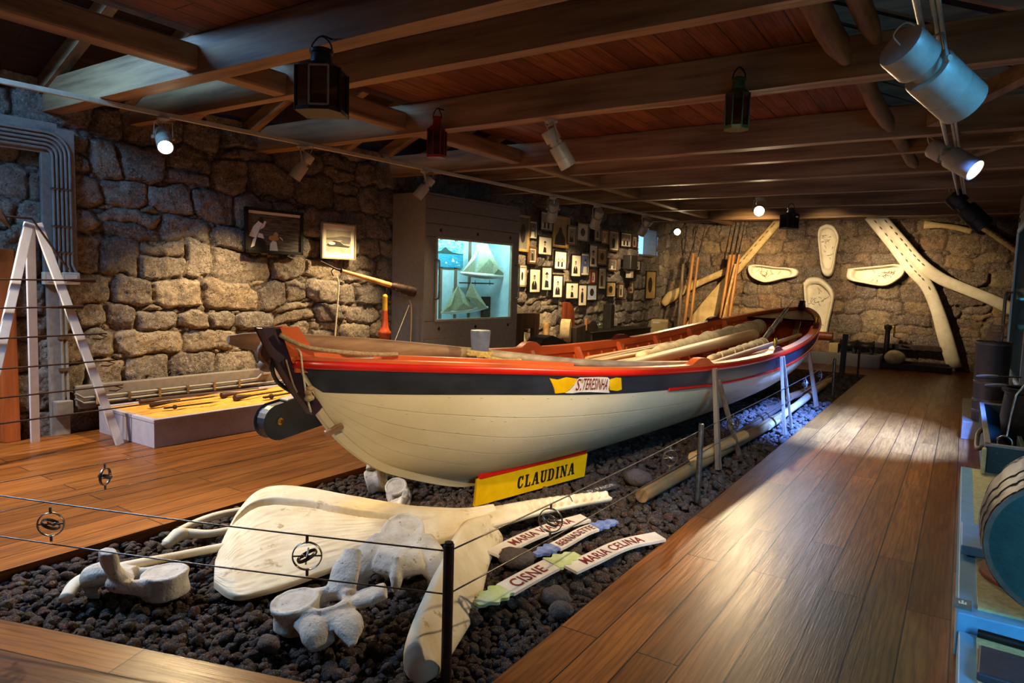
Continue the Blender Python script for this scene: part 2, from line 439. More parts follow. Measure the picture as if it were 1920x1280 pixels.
mat('board_grey', '#4d463e', '#3a342d', .6, 0, 12, bump=.3)
mat('plastic_tan', '#bda878', '#a8925f', .5, bump=.05)
mat('white_plastic', '#d8d2c6', '#c9c2b5', .45, bump=.03)
mat('float_orange', '#b5461a', '#8a2f10', .3, 0, 8, bump=.1)
mat('float_gold', '#c79a2e', '#a67c1c', .3, 0, 8, bump=.1)
mat('cork_rock', '#5e5048', '#463b35', .9, 0, 9, bump=1., bscale=40, bdist=.02)
mat('loggerhead_paint', '#5f6570', '#4a4f5a', .4, 0, 9, bump=.2, spots=(30, .7, '#8f939a'))
mat('pale_mast', '#cfae7e', '#b08c5c', .5, 0, 4, (1.4, .15, 1.4), .15, 14)
mat('dark_log', '#5a4330', '#3a2a1e', .7, 0, 6, (1.6, .15, 1.6), .5, 14)
mat('lilac_grey', '#a6a2ae', '#9a96a3', .55, 0, 14, bump=.12, bscale=120)
mat('rack_white', '#dcd8d6', '#cfcac8', .5, 0, 10, bump=.1)
mat('frame_red', '#7a2a20', '#5a1c15', .45, bump=.05)
mat('photo_bluepale', '#a9bedd', '#c3d0e4', .6, bump=0)
mat('honey_wood_x', '#d09650', '#a06a30', .45, 0, 7, bump=.2)
mat('wheel_stone', '#cdb489', '#b0966b', .8, 0, 12, bump=.4)
wood('brown_oak', '#5c3a24', '#38220f', 'z', .55, 6, .4)
wood('black_wood', '#231b16', '#120d0a', 'y', .6, 6, .4)
mat('bone_amber', '#dcbf85', '#b9924f', .5, 0, 6, bump=.25, lo=.38, hi=.7)
mat('pole_grey', '#8d8f98', '#6b6b74', .4, 0, 7, bump=.2)
mat('rudder_blue', '#262b3a', '#15161c', .45, 0, 6, bump=.25, spots=(9, .66, '#8a8374'))
def _planks():
    m, nt, b = newmat('hull_planks')
    tc = nd(nt, 'ShaderNodeTexCoord'); sp = nd(nt, 'ShaderNodeSeparateXYZ'); nt.links.new(tc.outputs['UV'], sp.inputs[0])
    v = math_(nt, 'MULTIPLY', sp.outputs[1], 6.0); fr = math_(nt, 'FRACT', v)
    d = math_(nt, 'ABSOLUTE', math_(nt, 'SUBTRACT', fr, .5))
    seam = ramp(nt, d, [(.478, 0.), (.497, 1.)])
    # two staggered rows of nail heads beside each seam
    cb = nd(nt, 'ShaderNodeCombineXYZ'); nt.links.new(math_(nt, 'MULTIPLY', sp.outputs[0], 13.), cb.inputs[0]); nt.links.new(math_(nt, 'MULTIPLY', v, 5.), cb.inputs[1])
    vo = nd(nt, 'ShaderNodeTexVoronoi', Scale=1., Randomness=.45); nt.links.new(cb.outputs[0], vo.inputs['Vector'])
    nail = math_(nt, 'MULTIPLY', ramp(nt, vo.outputs['Distance'], [(.10, 1.), (.17, 0.)]), ramp(nt, d, [(.25, 0.), (.3, 1.)]))
    n1 = noise(nt, coords(nt, (1, .3, 1)), 3, 5)
    col = mixc(nt, ramp(nt, n1, [(.35, 0.), (.7, 1.)]), hexc('#decda6'), hexc('#cdb98c'))
    col = mixc(nt, math_(nt, 'MULTIPLY', seam, .35), col, hexc('#8a7852'))
    col = mixc(nt, math_(nt, 'MULTIPLY', nail, .2), col, hexc('#8a7852'))
    nt.links.new(col, b.inputs['Base Color']); b.inputs['Roughness'].default_value = .42
    bumpn(nt, b, math_(nt, 'ADD', math_(nt, 'MULTIPLY', nail, .8), math_(nt, 'ADD', math_(nt, 'MULTIPLY', seam, -1.), math_(nt, 'MULTIPLY', noise(nt, coords(nt), 30, 4), .25))), .5, .006)
_planks()
def glassmat(name, tint=(.9, 1, .98), fac=.12, rough=.03):
    m = bpy.data.materials.new(name); m.use_nodes = True; nt = m.node_tree; nt.nodes.clear()
    out = nd(nt, 'ShaderNodeOutputMaterial'); tr = nd(nt, 'ShaderNodeBsdfTransparent'); gl = nd(nt, 'ShaderNodeBsdfGlossy', Roughness=rough)
    tr.inputs[0].default_value = rgba(tint); mx = nd(nt, 'ShaderNodeMixShader'); mx.inputs[0].default_value = fac
    nt.links.new(tr.outputs[0], mx.inputs[1]); nt.links.new(gl.outputs[0], mx.inputs[2]); nt.links.new(mx.outputs[0], out.inputs[0]); MATS[name] = m
glassmat('glass', fac=.05); glassmat('lantern_glass', (.16, .15, .13), .12, .08); glassmat('green_edge', (.62, .85, .8), .12)
def emis(name, c, s):
    m, nt, b = newmat(name); b.inputs['Base Color'].default_value = rgba(c)
    b.inputs['Emission Color'].default_value = rgba(c); b.inputs['Emission Strength'].default_value = s
emis('lamp_lens', (1, .83, .55), 40.); emis('lamp_lens_low', (1, .9, .75), 8.); emis('window_day', (.30, .62, 1.), 1.2); emis('case_lamp', (.85, 1, 1), 6.)

# ------------------------------------------------------------------ stone walls: real relief, block by block
def stone_field(W, H, res, seed, rowh=(.22, .40), blk=(.24, .72), depth=.055):
    rng = np.random.default_rng(seed)
    nx, nz = int(W/res)+1, int(H/res)+1
    X, Z = np.meshgrid(np.linspace(0, W, nx), np.linspace(0, H, nz), indexing='ij')
    Xw = X+.12*fbm(X*1.6, Z*1.6, 1, 3)+.045*fbm(X*7, Z*7, 3, 4); Zw = Z+.16*fbm(X*1.1+9, Z*1.3, 2, 3)+.045*fbm(X*7, Z*7, 5, 4)
    D1 = np.full(X.shape, 9.); D2 = np.full(X.shape, 9.); ID = np.zeros(X.shape, int); S = []
    z = -.05
    while z < H+.1:
        rh = rng.uniform(*rowh); x = -rng.uniform(0, .5)
        while x < W+.3:
            w = rng.uniform(*blk); hh = rh*rng.uniform(.9, 1.08)
            if rng.random() < .16 and w > .4:      # a column split into two courses of small stones
                k = rng.uniform(.4, .6); S += [(x+w/2, z+rh*k/2, w/2, rh*k/2), (x+w/2, z+rh*(1+k)/2, w/2, rh*(1-k)/2)]
            else: S.append((x+w/2, z+rh/2+rng.normal(0, .012), w/2, hh/2))
            for _ in range(rng.integers(0, 3)):
                a = rng.uniform(.03, .06); S.append((x+rng.normal(0, .02), z+rng.choice([0, rh])+rng.normal(0, .015), a*rng.uniform(.9, 2.2), a*rng.uniform(.55, .9)))
            x += w
        z += rh
    for i, (cx, cz, hx, hz) in enumerate(S):
        rx, rz = hx*1.9+.2, hz*1.9+.2
        i0, i1 = max(0, int((cx-rx)/res)), min(nx, int((cx+rx)/res)+2); j0, j1 = max(0, int((cz-rz)/res)), min(nz, int((cz+rz)/res)+2)
        if i1 <= i0 or j1 <= j0: continue
        sx, sz = Xw[i0:i1, j0:j1], Zw[i0:i1, j0:j1]
        p = 3.6 if hz > .09 else 2.4
        d = (((np.abs(sx-cx)/hx)**p+(np.abs(sz-cz)/hz)**p)**(1/p)-1)*min(hx, hz)
        a, b2, idd = D1[i0:i1, j0:j1], D2[i0:i1, j0:j1], ID[i0:i1, j0:j1]
        cl = d < a; b2[...] = np.where(cl, a, np.minimum(b2, d)); a[...] = np.where(cl, d, a); idd[...] = np.where(cl, i, idd)
    S = np.array(S); n = len(S)
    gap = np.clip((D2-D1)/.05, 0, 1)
    r1, r2, off = rng.random(n), rng.random(n), rng.uniform(-.022, .02, n); tx, tz = rng.normal(0, .05, n), rng.normal(0, .07, n)
    small = S[:, 3] < .09; off[small] -= .012
    dome = np.clip((D2-D1)/.3, 0, 1)**.7
    h = depth*(gap*gap*(3-2*gap))+.016*dome+off[ID]*gap+(tx[ID]*(X-S[ID, 0])+tz[ID]*(Z-S[ID, 1]))*gap+.022*fbm(X*14, Z*14, 7, 4)*gap+.012*fbm(X*40, Z*40, 9, 2)
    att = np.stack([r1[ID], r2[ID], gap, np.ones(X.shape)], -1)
    return X, Z, h, att
def stone_wall(name, W, H, res, seed, m, place, holes=(), **kw):
    X, Z, h, att = stone_field(W, H, res, seed, **kw); nx, nz = X.shape
    P = place(X, Z, h-.1).reshape(-1, 3)
    idx = np.arange(nx*nz).reshape(nx, nz)
    q = np.stack([idx[:-1, :-1], idx[1:, :-1], idx[1:, 1:], idx[:-1, 1:]], -1).reshape(-1, 4)
    cx, cz = (X[:-1, :-1]+res/2).ravel(), (Z[:-1, :-1]+res/2).ravel(); keep = np.ones(len(q), bool)
    for x0, x1, z0, z1 in holes: keep &= ~((cx > x0) & (cx < x1) & (cz > z0) & (cz < z1))
    o = npmesh(name, P, q[keep], m, True, att.reshape(-1, 4)); o['kind'] = 'structure'; return o
Y0 = -1.6                                   # the room goes on a little behind the photographer
wq0, wq1 = onl(1195, 435), onl(1230, 480)
WIN = (wq0.y+.15, wq1.y+.1, 2.28, 2.88)
lw_len = (YF+.2-Y0)/WD.y
def pl_left(X, Z, h):
    p = LW(Y0, 0); return np.stack([p.x+WD.x*X+WN.x*h, p.y+WD.y*X+WN.y*h, Z], -1)
def wy(y): return (y-Y0)/WD.y
DOOR = (1.6, 2.6, 0, 1.68)
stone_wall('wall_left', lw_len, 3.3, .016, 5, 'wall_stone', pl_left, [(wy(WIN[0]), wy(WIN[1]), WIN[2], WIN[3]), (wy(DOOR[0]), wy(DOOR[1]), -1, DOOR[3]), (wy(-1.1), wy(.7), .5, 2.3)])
XR = 1.75
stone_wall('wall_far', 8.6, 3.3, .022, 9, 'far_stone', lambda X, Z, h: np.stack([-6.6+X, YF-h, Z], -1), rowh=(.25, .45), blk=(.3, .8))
stone_wall('wall_right', YF+.2-Y0, 3.3, .05, 12, 'far_stone', lambda X, Z, h: np.stack([XR-h, Y0+X, Z], -1), [(2.3, 4.0, .8, 2.3)])
stone_wall('wall_near', 9.6, 3.3, .06, 15, 'far_stone', lambda X, Z, h: np.stack([-7.6+X, Y0+h, Z], -1))
m = MB()                                    # backing masonry so that no daylight leaks through the joints
m.bar(LW(Y0-.3, 0, -.32)+V3((0, 0, 1.6)), LW(DOOR[0], 0, -.32)+V3((0, 0, 1.6)), .36, .1)
wm = MB()
for k, (y, w) in enumerate(((WIN[0], 0), (WIN[1], 0))):
    wm.bar(LW(y, WIN[2]-.02, -.5), LW(y, WIN[3]+.02, -.5), .04, .9, WN)
for z in (WIN[2]-.01, WIN[3]+.01): wm.bar(LW(WIN[0]-.02, z, -.25), LW(WIN[1]+.02, z, -.25), .5, .04)
w = struct('window_1', wm, 'grey_paint')
pm = MB(); pm.bar(LW(WIN[0], (WIN[2]+WIN[3])/2, -.4), LW(WIN[1], (WIN[2]+WIN[3])/2, -.4), .01, WIN[3]-WIN[2], (0, 0, 1)); o = pm.build('pane', MATS['window_day'], w)

# ------------------------------------------------------------------ floor round the gravel bed
BX0, BX1, BY1 = -4.1, -1.46, 14.48
N0, N1 = V3((-3.54, 1.22)), V3((-2.04, 1.71)); nd_ = (N1-N0).normalized()
def near_y(x): return N0.y+(x-N0.x)*nd_.y/nd_.x
fm = MB(); fm.uv = []
def slab(poly, org, ang, zt=0., th=.14):
    o = len(fm.v); n = len(poly); fm.prism([tuple(p) for p in poly], th, Matrix.Translation((0, 0, zt-th)))
    c, s = math.cos(ang), math.sin(ang)
    for v in fm.v[o:]:
        dx, dy = v[0]-org[0], v[1]-org[1]; fm.uv.append((dx*c+dy*s+3, -dx*s+dy*c+(v[2]-zt)))
slab([(BX1, Y0), (XR+.2, Y0), (XR+.2, YF+.2), (BX1, YF+.2)], (BX1, 0), PI/2)
slab([(-8, Y0), (BX0, Y0), (BX0, YF+.2), (-8, YF+.2)], (BX0, .3), PI/2)
slab([(BX0, BY1), (BX1, BY1), (BX1, YF+.2), (BX0, YF+.2)], (BX0, BY1), 0)
slab([(BX0, Y0), (BX1, Y0), (BX1, near_y(BX1)), (BX0, near_y(BX0))], (N0.x, N0.y), math.atan2(nd_.y, nd_.x))
struct('floor', fm, 'floor_boards')

# ------------------------------------------------------------------ lava gravel: uncountable small stones in one object
def ico(sub=1):
    bm = bmesh.new(); bmesh.ops.create_icosphere(bm, subdivisions=sub, radius=1)
    v = np.array([x.co[:] for x in bm.verts]); f = np.array([[y.index for y in x.verts] for x in bm.faces]); bm.free(); return v, f
def gravel():
    rng = np.random.default_rng(3); P = []
    for y0, y1, dens, r0, r1 in ((.9, 4.2, 1500, .012, .038), (4.2, 8, 760, .016, .042), (8, BY1, 380, .022, .052)):
        n = int((BX1-BX0)*(y1-y0)*dens)
        x, y = rng.uniform(BX0+.01, BX1-.01, n), rng.uniform(y0, y1, n); r = r0+(r1-r0)*rng.random(n)**2.2
        ok = y > N0.y+(x-N0.x)*nd_.y/nd_.x+.02; P.append(np.stack([x, y, r], -1)[ok])
    P = np.concatenate(P); n = len(P)
    iv, jf = ico(2); nv = len(iv)
    iv = iv/np.linalg.norm(iv, axis=1)[:, None]
    # a handful of lumpy stone shapes, each used turned and stretched
    shapes = []
    for k in range(14):
        s = iv.copy(); d = np.zeros(nv)
        for q in range(9):
            a = rng.normal(size=3); a /= np.linalg.norm(a); c = rng.uniform(.55, .85); pr = s@a*(1+d); d = np.where(pr > c, d-(pr-c)/np.maximum(s@a, .2)*.9, d)
        d += rng.normal(0, .035, nv)
        d += .09*np.sin(s@rng.normal(size=3)*4+rng.uniform(0, 6))
        shapes.append(s*(1+d)[:, None])
    shapes = np.array(shapes)
    big = P[:, 1] < 5.2
    V, Fc, A = [], [], []; o = 0
    iv1, jf1 = ico(1); near = [np.argmin(((iv-p)**2).sum(1)) for p in iv1/np.linalg.norm(iv1, axis=1)[:, None]]
    for sel, idx, fc in ((big, np.arange(nv), jf), (~big, np.array(near), jf1)):
        Q = P[sel]; k = len(Q)
        if not k: continue
        S = shapes[rng.integers(0, 14, k)][:, idx]*np.stack([rng.uniform(.85, 1.35, k), rng.uniform(.8, 1.1, k), rng.uniform(.6, .85, k)], -1)[:, None]
        a, b = rng.uniform(0, 2*PI, k), rng.uniform(-.6, .6, k)
        x, y, z = S[..., 0], S[..., 1], S[..., 2]
        cb, sb = np.cos(b)[:, None], np.sin(b)[:, None]; x, z = x*cb-z*sb, x*sb+z*cb
        ca, sa = np.cos(a)[:, None], np.sin(a)[:, None]; x, y = x*ca-y*sa, x*sa+y*ca
        r = Q[:, 2][:, None]; zc = (-.075+rng.uniform(0, .055, k)*(.4+Q[:, 2]/.03)/2)[:, None]+.02*fbm(Q[:, 0]*1.7, Q[:, 1]*1.7, 4, 2)[:, None]
        V.append(np.stack([np.clip(Q[:, :1]+x*r, BX0+.004, BX1-.004), Q[:, 1:2]+y*r, zc+z*r], -1).reshape(-1, 3))
        m_ = len(idx); Fc.append((fc[None]+(np.arange(k)*m_)[:, None, None]+o).reshape(-1, 3)); o += k*m_
        t = rng.random(k); A.append(np.repeat(np.stack([t, rng.random(k), np.ones(k), np.ones(k)], -1), m_, 0))
    ob = npmesh('gravel', np.concatenate(V), np.concatenate(Fc), 'lava_stone', True, np.concatenate(A))
    tag(ob, 'bed of dark brown lava gravel under the whaleboat and bones', 'gravel', kind='stuff')
gravel()
m = MB(); m.box(((BX0+BX1)/2, 7.5, -.13), (BX1-BX0+.3, 15, .05)); struct('ground', m, 'slate')

# ------------------------------------------------------------------ ceiling, beams, roof
ZB = 3.0; ZC = 3.28
def beam(y, z0=ZB, h=.28, w=.15, x0=-7.25, x1=XR+.1, tilt=0., mat_='beam_wood', seed=1, name='beam'):
    n = 26; pts = []
    for i in range(n+1):
        x = lerp(x0, x1, i/n); d = tilt*(x+3); j = [.012*float(fbm(x*.9, seed*3.1+k, seed, 3)) for k in range(4)]
        y_ = y+d; cy = [(-w/2+j[0], z0+j[1]), (w/2+j[2], z0+j[1]*.6+j[3]), (w/2+j[2], z0+h), (-w/2+j[0], z0+h)]
        pts.append([(x, y_+a, b) for a, b in cy]+[(x, y_+cy[0][0], cy[0][1])])
    m = MB(); m.grid(pts); return struct(name, m, mat_, bevel=.012)
for k, (y, z0, h, w) in enumerate(((.2, 3.0, .28, .16), (1.5, 3.0, .28, .16), (3.02, 3.0, .28, .17), (3.76, 3.03, .25, .12), (5.2, 3.0, .28, .17), (7.28, 3.0, .28, .15), (8.45, 3.06, .22, .12), (9.45, 3.0, .28, .15), (11.0, 3.0, .28, .15), (12.9, 3.02, .26, .15), (14.75, 3.0, .28, .16), (16.45, 3.12, .2, .2))):
    beam(y, z0, h, w, seed=k+1)
cm = MB(); cm.uv = []
AX0, AX1 = -4.75, -.85
cm.box(((AX0+AX1)/2, (Y0+YF)/2, ZC+.03), (AX1-AX0, YF-Y0+.3, .06)); cm.uv = [(v[1], v[0]) for v in cm.v]
struct('ceiling', cm, 'attic_boards')
for nm, pts in (('beam', [(AX0-.02, Y0, 3.12), (AX0-.02, 16.5, 3.12)]),):
    m = MB()
    ys = [Y0, .1, .3, 1.4, 1.6, 2.93, 3.11, 3.69, 3.83, 5.11, 5.29, 7.2, 7.36, 16.4]
    m.bar(pts[0], pts[1], .16, .17); struct('beam', m, 'beam_wood_y', bevel=.02)
RZ, RX = 5.0, -2.85
for sgn, xe in ((-1, -7.55), (1, XR+.15)):
    a, b = V3((xe, 0, 2.98)), V3((RX, 0, RZ)); n_ = V3((0, 1, 0)).cross(b-a).normalized()
    if n_.z < 0: n_ = -n_
    m = MB(); m.uv = []
    for y in (Y0-.2, YF+.3):
        for p in (a+n_*.13, b+n_*.13, b+n_*.19, a+n_*.19): m.v.append((p.x, y, p.z)); m.uv.append((y, (p-a).length))
    m.f = [(0, 1, 2, 3), (7, 6, 5, 4), (0, 4, 5, 1), (1, 5, 6, 2), (2, 6, 7, 3), (3, 7, 4, 0)]; m.m = [0]*6
    struct('roof', m, 'roof_boards')
    for k in range(26):
        y = Y0+.35+k*.7; m = MB(); m.bar(a+V3((0, y, 0))+n_*.06, b+V3((0, y, 0))+n_*.06, .09, .14, n_); struct('rafter', m, 'beam_wood')
for y in (Y0-.05, YF+.25):                   # gables
    m = MB(); m.prism([(-7.6, 2.9), (XR+.3, 2.9), (RX, RZ+.2)], .1, Matrix.Translation((0, y, 0)) @ Matrix.Rotation(PI/2, 4, 'X')); struct('wall_gable', m, 'roof_boards')
for k, (p0, p1, r) in enumerate((((-.98, 3.15, 3.43), (-.76, 5.03, 3.10), .075), ((-.78, 5.35, 3.22), (-.68, 7.12, 3.06), .065), ((-.72, 7.45, 3.2), (-.6, 9.3, 3.06), .065), ((-.76, 3.2, 3.5), (-.6, 5.05, 3.2), .06))):
    m = MB(); q = [V3(p0).lerp(V3(p1), t/9) for t in range(10)]
    m.tube([p+V3((.012*float(fbm(i*.7, k, k)), 0, .012*float(fbm(i*.7, k+5, k)))) for i, p in enumerate(q)], [r*(1+.12*float(fbm(i*.6, k*3., 2))) for i in range(9)]+[r*.55], 12)
    struct('trim_%d' % (k+1), m, 'log_wood', 50)
for k, (x0, y0, x1, y1) in enumerate(((-.35, 7.1, .6, 5.45), (-.3, 9.3, .9, 7.5))):
    m = MB(); m.bar((x0, y0, 3.1), (x1, y1, 3.2), .1, .12); struct('trim_%d' % (k+6), m, 'beam_wood_y')
# ------------------------------------------------------------------ the whaleboat
BA, BB = np.array([-3.0, 2.35]), np.array([-2.45, 13.3]); BL = float(np.linalg.norm(BB-BA))
BU = (BB-BA)/BL; BN = np.array([BU[1], -BU[0]])
def BW(s, l, z): return V3((BA[0]+BU[0]*s+BN[0]*l, BA[1]+BU[1]*s+BN[1]*l, z))
def bpx(px, py, l):                         # point on the plane l metres right of the boat's centre line
    n = V3((BN[0], BN[1], 0)); return onpl(px, py, BW(0, l, 0), n)
def tos(p): return (float((np.array(p[:2])-BA)@BU), float((np.array(p[:2])-BA)@BN), p[2])
def hb(s):
    t = min(max(s/BL, 0), 1); return .97*max(1-abs(2*t-1)**2.55, 0)**.84
def zs(s): return float(np.interp(s, ZS_S, ZS_Z))
_s = [-.1, .06, .3, .9, 1.5, 2.25, 3.5, 4.4, 5.5, 6.5, 7.4, 8.4, 9.4, 10.3, 10.96, 11.2]
_z = [1.16, 1.145, 1.12, 1.08, 1.028, .96, .895, .867, .862, .885, .94, 1.02, 1.105, 1.2, 1.26, 1.28]
ZS_S = np.linspace(-.1, 11.2, 300); _y = np.interp(ZS_S, _s, _z); _k = np.ones(25)/25
ZS_Z = np.convolve(np.pad(_y, 12, mode='edge'), _k, 'valid')
KP = [(-.06, 1.24), (.0, 1.16), (.04, 1.09), (.14, .95), (.23, .80), (.39, .62), (.64, .426), (.92, .296), (1.39, .134), (1.7, .085), (2.3, .05), (3.1, .035), (5.5, .03)]
KPL = KP+[(8.2, .04), (9.0, .08), (9.5, .15), (9.9, .26), (10.25, .42), (10.5, .62), (10.68, .82), (10.82, 1.05), (10.92, 1.25), (11.0, 1.38)]
_ks = np.linspace(0, 1, 260); _kk = np.array([spline(KPL, 260)[i] for i in range(260)])
def zk(s): return float(np.interp(s, _kk[:, 0], _kk[:, 1]))
def zr(s): return zk(s)+.05
def ex(s): return .56+.26*math.sin(PI*min(max(s/BL, 0), 1))**.8
def sect(s, fz):
    """half breadth at height fraction fz (0 rabbet .. 1 sheer)"""
    e = ex(s); c = 1-min(max(fz, 0), 1)**(1/e); return hb(s)*math.sqrt(max(0, 1-c*c))
def hull_pt(s, side, z, off=0.):
    a, b = zr(s), zs(s); b = max(b, a+.01)
    return BW(s, side*(max(sect(s, (z-a)/(b-a))+off, .0)+.035), z)
boat = thing('whaleboat', 'long white and navy wooden whaleboat with red rail resting on the gravel', 'boat', BW(5.4, 0, 0))
SS = [.03+(BL-.06)*(.5-.5*math.cos(PI*i/90)) for i in range(91)]
SD = .165
def dark_z(s): return zs(s)-.045-(.135 if s < 3 else lerp(.135, .165, min((s-3)/3, 1)))
for side, in ((1,), (-1,)):
    mw, mn, mi_, mr = MB(), MB(), MB(), MB(); mw.uv = []
    rows = []; rown = []; rowi = []
    for s in SS:
        a, b = zr(s), max(zs(s), zr(s)+.012); d = max(dark_z(s), a+.004); d = min(d, b-.004); rt = max(b-.045, d+.001)
        rw = []
        for j in range(29):
            f = (j/28)**1.5; z = lerp(a, d, f); rw.append(hull_pt(s, side, z))
        rows.append(rw); rown.append([hull_pt(s, side, lerp(d, rt, j/5), .003) for j in range(6)])
        ia = a+.05
        rowi.append([hull_pt(s, side, lerp(min(ia, b-.02), b, (j/16)**1.3), -.03) for j in range(17)])
    if side < 0: rows = rows[::-1]; rown = rown[::-1]
    else: rowi = rowi[::-1]
    # girth distance gives the planking its own coordinates
    mw.grid(rows)
    for i, rw in enumerate(rows):
        for j in range(29): mw.uv.append((SS[i] if side > 0 else SS[90-i], j/28))
    part(boat, 'hull_side', mw, 'hull_planks' if 'hull_planks' in MATS else 'hull_white', 180)
    mn.grid(rown); part(boat, 'sheer_strake', mn, 'navy_paint', 180, label='navy blue top plank')
    mi_.grid(rowi); part(boat, 'inner_planking', mi_, 'orange_paint' , 180)
    # red rubbing strip, and the thin red one lower down towards the bow
    q = [hull_pt(s, side, zs(s)-.022, .006) for s in SS]; mr.tube(q, 1, 8, up=(0, 0, 1), flat=[(.016, .025)]*len(q))
    part(boat, 'rubbing_strip', mr, 'red_paint', 60, label='bright red rail strip')
    m = MB(); q = [hull_pt(s, side, dark_z(s)+.004, .006) for s in np.linspace(3.05, 10.4, 60)]; m.tube(q, 1, 8, up=(0, 0, 1), flat=[(.012, .014)]*60)
    part(boat, 'lower_strip', m, 'red_paint', 60, label='thin red strip under the navy plank')
    # gunwale cap and inwale
    m = MB(); g = []
    for s in SS:
        o_ = hull_pt(s, side, zs(s), .012); i_ = hull_pt(s, side, zs(s), -.075)
        if (o_-BW(s, 0, o_.z)).length < .075: i_ = BW(s, side*.004, zs(s))
        ring = [o_, o_+V3((0, 0, .018)), i_+V3((0, 0, .018)), i_+V3((0, 0, -.07)), i_.lerp(o_, .3)+V3((0, 0, -.07)), i_.lerp(o_, .3)]
        g.append(ring+[ring[0]])
    m.grid(g if side < 0 else [r[::-1] for r in g]); part(boat, 'gunwale', m, 'orange_paint', 40)
# frames inside: bent ribs with standing knees between them
for side in (-1, 1):
    for k in range(26):
        s = 1.9+k*.33
        if s > 10: break
        m = MB(); b = zs(s)
        q = [hull_pt(s, side, lerp(max(zr(s)+.18, b-.5), b-.10, j/10), -.05) for j in range(11)]
        m.tube(q, .017, 6, flat=(.9, 1.1)); part(boat, 'rib', m, 'orange_paint', 60)
KN = [2.75, 3.55, 4.55, 5.6, 6.65, 7.7, 8.8]
for s in KN:
    for side in (-1, 1):
        m = MB(); b = zs(s); p = [hull_pt(s, side, b-.01, -.05), hull_pt(s, side, b-.38, -.05)]
        c = BW(s, side*(hb(s)-.22), b-.36)
        t = V3((BU[0], BU[1], 0))*.03; tri = [p[0], p[0]+(BW(s, 0, b)-BW(s, side, b)).normalized()*.06, c.lerp(p[1], .45)+V3((0, 0, .12)), c, p[1]]
        vs = [x-t for x in tri]+[x+t for x in tri]
        m.add(vs, [(0, 1, 2, 3, 4), (9, 8, 7, 6, 5)]+[(i, (i+1) % 5, 5+(i+1) % 5, 5+i) for i in range(5)]); part(boat, 'knee', m, 'orange_paint')
    m = MB(); b = zs(s)-.36; wd_ = hb(s)-.12
    m.bar(BW(s, -wd_, b), BW(s, wd_, b), .2, .035); part(boat, 'thwart', m, 'orange_paint' if s < 5 else 'bow_shade_red', bevel=.006)  # thwarts towards the bow take the darker red that stands for shade
m = MB(); rr = []
for s in np.linspace(1.2, 9.8, 40):
    z = zr(s)+.17; w_ = max(sect(s, .17/(zs(s)-zr(s)))-.06, .03); rr.append([BW(s, -w_, z), BW(s, w_, z)])
m.grid(rr); part(boat, 'bottom_boards', m, 'old_wood')
# stems, keel
m = MB()
def stemprof(pts, w0, dirs):
    pass
kp = [np.array(p) for p in spline(KPL, 150)]
ring = []
for i, p in enumerate(kp):
    t = kp[min(i+1, 149)]-kp[max(i-1, 0)]; t /= np.linalg.norm(t); nn = np.array([-t[1], t[0]])   # inward
    o_, i_ = p-nn*.004, p+nn*.085
    w_o, w_i = .022, .042
    ring.append([BW(o_[0], -w_o, o_[1]), BW(o_[0], w_o, o_[1]), BW(i_[0], w_i, i_[1]), BW(i_[0], -w_i, i_[1]), BW(o_[0], -w_o, o_[1])])
m.grid(ring[6:-14]); part(boat, 'keel', m, 'hull_white', 40)
m = MB()                                     # near stem head: dark front face, orange cheeks
def ext(poly, w, m, mi=0, c=0.):
    n = len(poly); vs = [BW(x, c-w, z) for x, z in poly]+[BW(x, c+w, z) for x, z in poly]
    m.add(vs, [tuple(range(n)), tuple(range(2*n-1, n-1, -1))]+[(i, (i+1) % n, n+(i+1) % n, n+i) for i in range(n)], mi)
ext([(-.15, 1.315), (-.035, 1.315), (.02, 1.18), (.10, 1.02), (.22, .86), (.17, .82), (.06, .96), (-.03, 1.10), (-.09, 1.2)], .035, m)
part(boat, 'stem_face', m, 'purple_paint', bevel=.004, label='dark plum stem face')
m = MB(); ext([(-.05, 1.312), (.05, 1.312), (.14, 1.19), (.16, 1.13), (.02, 1.13)], .05, m); part(boat, 'stem_head', m, 'orange_paint', bevel=.006)
m = MB(); ext([(BL+.02, 1.37), (BL-.07, 1.385), (BL-.2, 1.22), (BL-.1, 1.0), (BL-.02, 1.2)], .04, m); part(boat, 'bow_post', m, 'purple_paint', bevel=.004)
# short decks at both ends
for s0, s1, mt in ((.08, 2.0, 'pale_paint'), (9.5, 10.85, 'bow_shade_red')):
    m = MB(); rr = []
    for s in np.linspace(s0, s1, 24):
        z = zs(s)-.02; w_ = max(hb(s)-.05, .01); rr.append([BW(s, -w_, z-.03), BW(s, -w_, z), BW(s, w_, z), BW(s, w_, z-.03), BW(s, -w_, z-.03)])
    m.grid(rr); m.f.append(tuple(range(len(m.v)-5, len(m.v)-1))); m.m.append(0); part(boat, 'deck', m, mt, 40)
m = MB(); 
for a, b_, y0, y1 in ((.55, 2.02, .16, .30),):
    m.grid([[BW(s, hb(s)-.13, zs(s)-.0), BW(s, hb(s)-.13, zs(s)+.035), BW(s, hb(s)-.2, zs(s)+.035), BW(s, hb(s)-.2, zs(s)), BW(s, hb(s)-.13, zs(s))] for s in np.linspace(a, b_, 20)])
    e = len(m.v); m.f += [(0, 1, 2, 3), (e-5, e-4, e-3, e-2)]; m.m += [0, 0]
part(boat, 'coaming', m, 'orange_paint', 40)
lp = bpx(900, 665, .0); ls, ll, lz = tos(lp)
m = MB(); lc = BW(ls, 0, 0)
k_ = (ray(923, 640)-ray(877, 640)).length
lr = (lp-CAM0).length*23/1280*.8
m.lathe([(lr*.86, 0), (lr*.86, .02), (lr*.8, .05), (lr*.95, .15), (lr*1.02, .235), (lr*.99, .245), (0, .245)], 28, Matrix.Translation(V3((lp.x, lp.y, zs(ls)-.03))))
